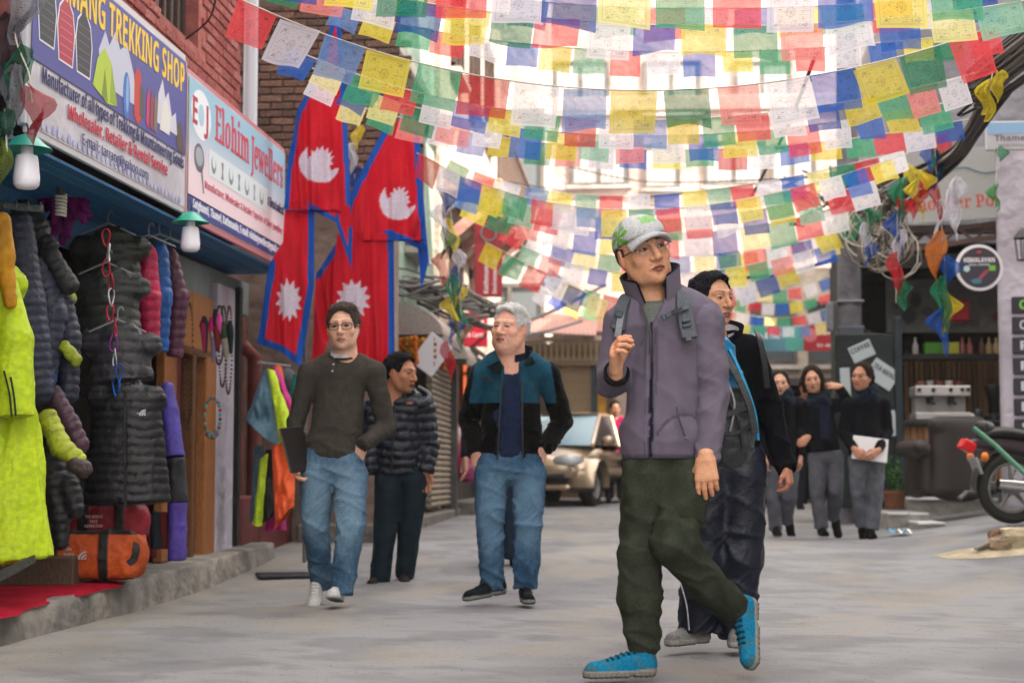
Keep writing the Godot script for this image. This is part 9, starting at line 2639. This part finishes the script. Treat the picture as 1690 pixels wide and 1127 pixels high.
func motorbike() -> void:
	var o := thing("motorcycle", "parked motorcycle with red tail light and chrome silencer, rear end in view", "motorcycle", Vector3(3.099, 0.359, -14.6), 0.22)
	o.scale = Vector3.ONE * 0.92
	var g := G("232324")
	for x in [0.0, 1.28]:
		g = G("2a2826")
		var pts := []
		for k in 37: pts.append(Vector3(x + cos(TAU * k / 36.0) * 0.28, 0.32 + sin(TAU * k / 36.0) * 0.28, 0))
		tube(g, pts, 0.05, 10, 1.0, false)
		var wh := part(o, "wheel", g, M.rubber)
		g = G("8a8884")
		pts = []
		for k in 37: pts.append(Vector3(x + cos(TAU * k / 36.0) * 0.225, 0.32 + sin(TAU * k / 36.0) * 0.225, 0))
		tube(g, pts, 0.02, 8, 1.0, false)
		for k in 5:
			var a := TAU * k / 5.0 + 0.4
			tube(g, [Vector3(x, 0.32, 0), Vector3(x + cos(a) * 0.22, 0.32 + sin(a) * 0.22, 0)], [0.028, 0.014], 8)
		lathe(g, [Vector2(0.001, -0.06), Vector2(0.07, -0.06), Vector2(0.07, 0.06), Vector2(0.001, 0.06)], Transform3D(Basis(Vector3.RIGHT, PI / 2), Vector3(x, 0.32, 0)), 18)
		part(wh, "rim", g, M.dull)
	g = G("2b2c2f")
	var fp := []
	for k in 12:
		var a := deg_to_rad(60 + k * 11.5)
		fp.append(Vector3(cos(a) * 0.37, 0.32 + sin(a) * 0.37, 0))
	fp.append(Vector3(-0.43, 0.28, 0)); fp.append(Vector3(-0.5, 0.22, 0))
	tube(g, fp, 0.06, 10, 0.35)
	part(o, "rear_mudguard", g, M.plastic)
	g = G("8f9296")
	box(g, Vector3(-0.34, 0.52, 0.0), Vector3(0.02, 0.16, 0.18), Basis(Vector3.BACK, 0.35), 0.004)
	part(o, "number_plate", g, M.print)
	g = G("c9c9cc")
	tube(g, curve([Vector3(0.75, 0.28, 0.13), Vector3(0.45, 0.27, 0.14), Vector3(0.25, 0.31, 0.15), Vector3(-0.2, 0.36, 0.16)], 16), [0.02, 0.02, 0.02, 0.022, 0.024, 0.03, 0.05, 0.055, 0.055, 0.055, 0.055, 0.055, 0.055, 0.055, 0.055, 0.05, 0.045], 14)
	part(o, "silencer", g, M.chrome)
	g = G("17181a")
	tube(g, curve([Vector3(-0.32, 0.79, 0), Vector3(-0.1, 0.82, 0), Vector3(0.2, 0.78, 0), Vector3(0.5, 0.76, 0)], 16), [0.05, 0.07, 0.09, 0.1, 0.11, 0.115, 0.12, 0.12, 0.12, 0.12, 0.115, 0.11, 0.11, 0.105, 0.1, 0.1, 0.08], 14, 0.5)
	part(o, "seat", g, M.leather)
	g = G("3a3036")
	tube(g, curve([Vector3(-0.42, 0.72, 0), Vector3(-0.1, 0.72, 0), Vector3(0.3, 0.64, 0), Vector3(0.5, 0.6, 0)], 12), [0.03, 0.05, 0.07, 0.08, 0.09, 0.095, 0.1, 0.1, 0.1, 0.1, 0.1, 0.09, 0.08], 12, 0.8)
	part(o, "tail_panel", g, M.gloss)
	g = G("c01c20")
	box(g, Vector3(-0.42, 0.7, 0), Vector3(0.13, 0.1, 0.13), Basis(Vector3.BACK, -0.5), 0.014)
	part(o, "tail_light", g, M.plastic)
	for s in [-1.0, 1.0]:
		g = G("d0741c")
		ball(g, Vector3(-0.32, 0.6, s * 0.16), Vector3(0.035, 0.045, 0.035), 12)
		part(o, "indicator", g, M.plastic)
		g = G("9a9a9a")
		var sp := []
		for k in 60: sp.append(Vector3(0.06 + 0.1 * k / 60.0, 0.38 + 0.26 * k / 60.0, s * 0.14) + Vector3(cos(k * 0.9) * 0.022, 0, sin(k * 0.9) * 0.022))
		tube(g, sp, 0.006, 5)
		part(o, "spring", g, M.chrome)
	g = G("1f2022")
	for q in [[Vector3(0, 0.32, 0.09), Vector3(0.55, 0.34, 0.09)], [Vector3(0, 0.32, -0.09), Vector3(0.55, 0.34, -0.09)], [Vector3(0.55, 0.34, 0), Vector3(1.0, 0.9, 0)], [Vector3(0.2, 0.66, 0), Vector3(0.95, 0.8, 0)]]:
		tube(g, [q[0], q[1]], 0.022, 8)
	part(o, "frame", g, M.paint)
	g = G("4a4a4c")
	ball(g, Vector3(0.6, 0.38, 0), Vector3(0.2, 0.18, 0.15), 14)
	part(o, "engine", g, M.dull)
	g = G("2a1f2a")
	ball(g, Vector3(0.75, 0.84, 0), Vector3(0.26, 0.13, 0.14), 16)
	part(o, "fuel_tank", g, M.carpaint)
	g = G("8c8c8e")
	for s in [-1.0, 1.0]: tube(g, [Vector3(1.28, 0.32, s * 0.08), Vector3(1.02, 0.98, s * 0.08)], 0.022, 8)
	tube(g, [Vector3(0.98, 1.0, -0.34), Vector3(1.02, 0.98, 0), Vector3(0.98, 1.0, 0.34)], 0.014, 8)
	part(o, "fork", g, M.chrome)
	g = G("3c6e56")
	tube(g, [Vector3(2.623, 1.134, -13.7), Vector3(2.774, 0.989, -13.6), Vector3(2.989, 0.733, -13.4)], 0.02, 10)
	solo("barrier_pole", "leaning green barrier pole in front of the motorcycle", "pole", g, M.gloss)
	g = G("2a2c2e")
	ball(g, Vector3.ZERO, Vector3(0.09, 0.05, 0.05), 14)
	solo("helmet_mirror", "dark mirror cap just above the motorcycle's tail", "mirror", g, M.plastic, Vector3(2.802, 1.157, -14.2))
	o = thing("rubble_block", "pale broken concrete block with planks at the lower right corner", "rubble", Vector3(2.737, 0.216, -13))
	var r := RandomNumberGenerator.new(); r.seed = 8
	var n := noise(960, 1.0, 3)
	for q in [[Vector3(0.1, 0.07, 0), Vector3(0.22, 0.12, 0.22), "cfc0a0"], [Vector3(-0.09, 0.03, 0.08), Vector3(0.1, 0.06, 0.12), "a8917a"], [Vector3(-0.02, 0.09, -0.12), Vector3(0.14, 0.06, 0.1), "8a6a4e"]]:
		g = G(q[2])
		ball(g, Vector3.ZERO, q[1], 14)
		for k in g.v.size():
			var p := g.v[k]
			var cl := Vector3(clampf(p.x, -q[1].x * 0.75, q[1].x * 0.75), clampf(p.y, -q[1].y * 0.7, q[1].y * 0.7), clampf(p.z, -q[1].z * 0.7, q[1].z * 0.7))
			g.v[k] = cl * (1.0 + 0.2 * n.get_noise_3dv(p * 9.0)) + q[0]
		smooth(g)
		part(o, "lump", g, M.mud)
	for k in 4:
		g = G(["8a7f70", "6a5a4a", "b0a288", "5a5048"][k])
		bar(g, Vector3(-0.28 + 0.02 * k, 0.0, 0.12 - 0.05 * k), Vector3(0.04, 0.12 + 0.015 * k, 0.0 - 0.06 * k), 0.035, 0.018, 0.003)
		part(o, "plank", g, M.wood)
	g = G("c2b498")
	sheet(g, 16, 12, func(u: float, v: float) -> Vector3:
		var a := TAU * u
		var rr := 0.55 * v * (1.0 + 0.25 * n.get_noise_2d(cos(a) * 2.0, sin(a) * 2.0))
		var p := Vector3(2.737, 0.216, -13) + Vector3(cos(a) * rr, 0, sin(a) * rr * 0.6)
		return Vector3(p.x, ground_y(p.x, p.z) + 0.05 * (1.0 - v) + 0.004 + 0.01 * n.get_noise_2d(p.x * 9.0, p.z * 9.0) * (1.0 - v), p.z))
	var sp2 := solo("sand_spill", "pale sandy spill round the rubble block", "sand", g, M.mud)
	sp2.set_meta("kind", "stuff")

func right_side() -> void:
	var o := thing("utility_pole", "grey concrete utility pole with sheet metal sheath by the menu board", "pole", Vector3(2.1737, ground_y(2.2, -17.9), -17.9))
	var g := G("77757c")
	tube(g, [Vector3(0, -0.1, 0), Vector3(0, 3.0, 0), Vector3(0.02, 6.5, 0)], [0.125, 0.12, 0.1], 20)
	part(o, "shaft", g, M.concrete)
	g = G("5c5f6a")
	box(g, Vector3(0, 1.62, 0.06), Vector3(0.29, 0.85, 0.2), Basis.IDENTITY, 0.02)
	part(o, "metal_sheath", g, M.dull)
	g = G("8a8e96")
	box(g, Vector3(-0.2, 2.15, 0.0), Vector3(0.07, 0.3, 0.14), Basis.IDENTITY, 0.01)
	box(g, Vector3(0, 2.3, 0.0), Vector3(0.28, 0.03, 0.28), Basis.IDENTITY, 0.01)
	part(o, "meter_box", g, M.dull)
	for k in 3:
		g = G("2c2e34")
		bar(g, Vector3(0.1, 2.0 - k * 0.28, 0.1), Vector3(0.5, 1.85 - k * 0.3, 0.05), 0.05, 0.05)
		part(o, "cable_arm", g, M.paint)
	o = thing("white_pillar", "white painted pillar with column of dark lettered blocks at the right edge", "pillar", Vector3(3.5307, 0, -16.9))
	g = G("c3bcc8")
	box(g, Vector3(0.45, 2.0, -0.09), Vector3(0.9, 4.1, 0.18), Basis(Vector3.UP, -0.05), 0.02)
	part(o, "shaft", g, M.plaster)
	for k in 7:
		g = G("2a2630")
		box(g, Vector3(0.19, 2.42 - k * 0.2, 0.014), Vector3(0.19, 0.165, 0.024), Basis(Vector3.UP, -0.05), 0.03 if k < 2 else 0.008)
		var bk := part(o, "letter_block", g, M.print)
		word(bk, "lettering", "COFFEES"[k], sans_b, flatmat("b8bcc0" if k else "7ac04a"), Transform3D(Basis.IDENTITY, Vector3(0.2, 2.375 - k * 0.2, 0.03)), 0.09, 0.07)
	o = thing("wall_lantern", "dark wall lantern on the white pillar at the right edge", "lantern", Vector3(3.616, 2.796, -16.3))
	g = G("2c2a2a")
	for a in 4: bar(g, Vector3(cos(a * PI / 2) * 0.05, 0, sin(a * PI / 2) * 0.05), Vector3(cos(a * PI / 2) * 0.07, 0.2, sin(a * PI / 2) * 0.07), 0.012, 0.012)
	lathe(g, [Vector2(0.09, 0.2), Vector2(0.04, 0.27), Vector2(0.01, 0.3)], Transform3D.IDENTITY, 12)
	lathe(g, [Vector2(0.001, -0.02), Vector2(0.06, -0.01), Vector2(0.055, 0.0)], Transform3D.IDENTITY, 12)
	part(o, "frame", g, M.paint)
	o = thing("street_sign", "pale sign reading Thamel above the white pillar", "sign", Vector3(3.159, 3.715, -15.6))
	g = G("b4b2b8")
	box(g, Vector3(0.25, 0.13, 0), Vector3(0.52, 0.27, 0.04), Basis.IDENTITY, 0.01)
	part(o, "board", g, M.vinyl)
	g = G("7a9ab8")
	box(g, Vector3(0.25, 0.2, 0.022), Vector3(0.5, 0.11, 0.004))
	part(o, "blue_band", g, M.print)
	word(o, "lettering", "Thamel, K", sans_b, flatmat("5a5660"), Transform3D(Basis.IDENTITY, Vector3(0.27, 0.08, 0.022)), 0.055, 0.4)
	word(o, "lettering", "www.adventure", sans, flatmat("6a6670"), Transform3D(Basis.IDENTITY, Vector3(0.27, 0.03, 0.022)), 0.026, 0.36)
	o = thing("grey_house", "tall grey house rising behind the cafe at right", "building")
	quadbox(o, "wall", Vector3(3.6, 0.3, -24), Vector3(12, 8.5, -30), "a9a6ae", M.plaster)
	window(o, Vector3(4.797, 6.316, -24), 1.2, 1.3, Vector3(0, 0, 1), 2, "5c5a5c", "565c64")
	o = thing("tall_house", "tall house along the right of the street, beyond the frame", "building")
	quadbox(o, "wall", Vector3(5.6, 0, 3), Vector3(14, 15, -8.3), "a39a92", M.plaster)
	quadbox(o, "wall", Vector3(5.6, 4.6, -8.3), Vector3(14, 15, -10.2), "a39a92", M.plaster)
	quadbox(o, "wall", Vector3(5.6, 0, -10.2), Vector3(14, 15, -14), "a39a92", M.plaster)
	for k in 4: window(o, Vector3(5.6, 5.6, -1.5 - k * 2.6), 1.1, 1.4, Vector3(-1, 0, 0), 2)
	o = thing("left_house", "house along the left of the street, beyond the frame", "building")
	quadbox(o, "wall", Vector3(-8, 0, 3), Vector3(-2.95, 9, -6.5), "a08c80", M.plaster)
	quadbox(o, "upper_wall", Vector3(-9, 6.6, -6.5), Vector3(-3.1, 9, -12.3), "a0605a", M.plaster)
	var r := RandomNumberGenerator.new(); r.seed = 66
	o = thing("cable_bundle", "thick dark bundle of cables slanting down from the upper right corner", "cables")
	for k in 34:
		g = G(["2a282a", "3a3634", "1f1f22", "55504c", "6a645e"][k % 5])
		var j := Vector3(r.randf_range(-0.09, 0.09), r.randf_range(-0.09, 0.09), r.randf_range(-0.1, 0.1))
		tube(g, curve([Vector3(5.6, 5.6, -8.0) + j * 2.0, Vector3(2.191, 3.198, -9.6) + j * 1.6, Vector3(2.188, 3.177, -10.4) + j + Vector3(0, r.randf_range(-0.06, 0.03), 0), Vector3(2.25, 3.101, -11.6) + j * 0.6, Vector3(2.336, 3.165, -13) + j * 0.8, Vector3(2.085, 3.173, -15) + j * 2.0, Vector3(2.219, 3.304, -17.8) + j], 32), r.randf_range(0.006, 0.013), 5)
		part(o, "cable", g, M.cable)
	o = thing("cable_tangle", "pale tangle of loose wires coiled beside the utility pole", "cables")
	for k in 46:
		g = G(["b0a898", "8a8478", "c4beb0", "3a3836", "6a665e"][k % 5])
		var c: Vector3 = Vector3(1.95, 3.001, -14.4).lerp(Vector3(2.019, 2.588, -14.4), r.randf()) + Vector3(r.randf_range(-0.12, 0.16), 0, r.randf_range(-0.1, 0.1))
		var R := r.randf_range(0.07, 0.2)
		var pts := []
		var a0 := r.randf() * TAU
		for q in 18: pts.append(c + Vector3(cos(a0 + q * 0.42) * R * r.randf_range(0.85, 1.15), sin(a0 + q * 0.42) * R * 1.2, 0.05 * sin(q * 0.9 + k)))
		tube(g, pts, r.randf_range(0.004, 0.008), 5)
		part(o, "wire_loop", g, M.cable)
	o = thing("wire_cluster", "dark cluster of wires and boxes at the top of the utility pole", "cables")
	for k in 40:
		g = G(["2a2a2c", "4a4846", "8a867e", "1f1f20"][k % 4])
		var c: Vector3 = Vector3(2.024, 3.749, -17.4).lerp(Vector3(1.736, 2.878, -17.4), r.randf() * 0.35) + Vector3(r.randf_range(-0.25, 0.3), r.randf_range(-0.12, 0.12), r.randf_range(-0.2, 0.2))
		tube(g, curve([c, c + Vector3(r.randf_range(-0.3, 0.3), r.randf_range(-0.3, 0.05), 0), c + Vector3(r.randf_range(-0.4, 0.4), r.randf_range(-0.15, 0.25), 0.1)], 10), r.randf_range(0.006, 0.014), 5)
		part(o, "wire", g, M.cable)
	for q in [["overhead cable crossing before the pink building, upper", Vector3(-1.49, 4.347, -22), Vector3(0.362, 4.716, -24), Vector3(3.026, 3.923, -17), 0.012], ["overhead cable crossing before the pink building, lower", Vector3(-1.729, 4.591, -22), Vector3(0.788, 4.511, -24), Vector3(2.305, 3.615, -17), 0.01], ["slack cable looping before the pink building's windows", Vector3(-1.017, 5.145, -24), Vector3(0.199, 5.082, -25), Vector3(2.19, 3.915, -18), 0.01], ["dark cable slanting across the upper right flags", Vector3(1.136, 3.477, -11), Vector3(1.127, 3.427, -13), Vector3(1.027, 3.348, -16), 0.014],
		["thin cord hanging over the painted brick window", Vector3(-2.447, 3.585, -9.5), Vector3(-2.57, 3.49, -9.8), Vector3(-2.878, 3.526, -10.4), 0.006], ["cable running under the far flags to the pole", Vector3(0.863, 3.058, -20), Vector3(1.56, 2.992, -19), Vector3(2.177, 3.075, -18), 0.02], ["cable sagging low over the awnings on the left", Vector3(-2.329, 2.792, -18), Vector3(-1.808, 2.673, -22), Vector3(-0.547, 3.662, -26), 0.025], ["second cable over the awnings on the left", Vector3(-2.394, 2.596, -18), Vector3(-1.65, 2.577, -22), Vector3(-0.957, 3.192, -27), 0.02]]:
		g = G("2c2a2c")
		tube(g, curve([q[1], q[2], q[3]], 24), q[4], 6)
		solo("overhead_cable", q[0], "cable", g, M.cable)
	o = thing("awning_wires", "grey tangle of wires heaped over the shop awnings at left", "cables")
	for k in 60:
		g = G(["5a5654", "7a7672", "3c3a3a", "8f8a84"][k % 4])
		var c: Vector3 = Vector3(-2.519, 2.687, -17.5).lerp(Vector3(-1.907, 2.731, -20.5), r.randf()) + Vector3(0, r.randf_range(-0.08, 0.14), 0)
		tube(g, curve([c + Vector3(-0.3, 0.05, 0.2), c + Vector3(0, r.randf_range(-0.15, 0.15), 0), c + Vector3(0.3, r.randf_range(-0.1, 0.12), -0.5)], 8), r.randf_range(0.008, 0.018), 5)
		part(o, "wire", g, M.cable)


func _ready() -> void:
	rng.seed = 20
	var cam := Camera3D.new()
	cam.name = "camera"
	add_child(cam)
	cam.position = Vector3(0, 0.7800, 0)
	cam.rotation = Vector3(0.0772, 0.0766, 0)
	cam.fov = 22.7576
	cam.far = 400.0
	var at := CameraAttributesPhysical.new()
	at.frustum_focal_length = 59.6
	cam.attributes = at
	at.frustum_focus_distance = 7.4
	at.exposure_aperture = 2.9
	cam.current = true
	var ft := 24.0 / (2.0 * tan(deg_to_rad(22.7576) / 2.0))
	var we := WorldEnvironment.new()
	we.name = "daylight"
	add_child(we)
	var env := Environment.new()
	we.environment = env
	env.background_mode = Environment.BG_SKY
	env.tonemap_mode = Environment.TONE_MAPPER_LINEAR
	env.tonemap_exposure = 4.7
	env.sdfgi_enabled = true; env.ssao_enabled = true; env.ssil_enabled = true
	var ps := ProceduralSkyMaterial.new()
	ps.sky_top_color = Color(1.0, 0.985, 0.965)
	ps.sky_horizon_color = Color(0.98, 0.96, 0.93)
	ps.ground_bottom_color = Color(0.3, 0.29, 0.28)
	ps.ground_horizon_color = Color(0.5, 0.5, 0.5)
	env.fog_enabled = true
	env.fog_density = 0.0007
	env.fog_light_color = Color(0.97, 0.96, 0.95)
	env.sky = Sky.new()
	env.sky.sky_material = ps
	var sun := DirectionalLight3D.new()
	sun.name = "sun"
	add_child(sun)
	sun.light_energy = 1.0
	sun.light_color = Color(1, 0.95, 0.88)
	sun.light_angular_distance = 0.5
	sun.shadow_enabled = true
	sun.look_at_from_position(Vector3(0.62, 0.62, 0.35), Vector3.ZERO)
	make_materials()
	var t0 := Time.get_ticks_msec()
	for_all(t0)

func mark(what: String, t0: int) -> int:
	pass
	return Time.get_ticks_msec()

func for_all(t0: int) -> void:
	fonts()
	ground()
	left_step()
	left_brick_building()
	mid_left()
	end_of_street()
	t0 = mark("structure", t0)
	cafe()
	right_side()
	trekking_sign()
	jeweller_sign()
	t0 = mark("right", t0)
	national_flags()
	t0 = mark("flags", t0)
	prayer_flags()
	t0 = mark("pflags", t0)
	shop_goods()
	pendant("green shaded lamp with white cover at the left end of the trekking sign", Vector3(-2.68, 2.012, -7.15), "1f8f80", 0.05)
	pendant("green shaded lamp with white cover between the two shop signs", Vector3(-2.694, 2.095, -9.9), "178f78", 0.07)
	car()
	motorbike()
	t0 = mark("goods", t0)
	person_front()
	t0 = mark("front", t0)
	person_henley()
	t0 = mark("henley", t0)
	person_whitehair()
	t0 = mark("white", t0)
	person_puffer()
	person_behind()
	t0 = mark("puf+beh", t0)
	people_far()
	t0 = mark("far", t0)
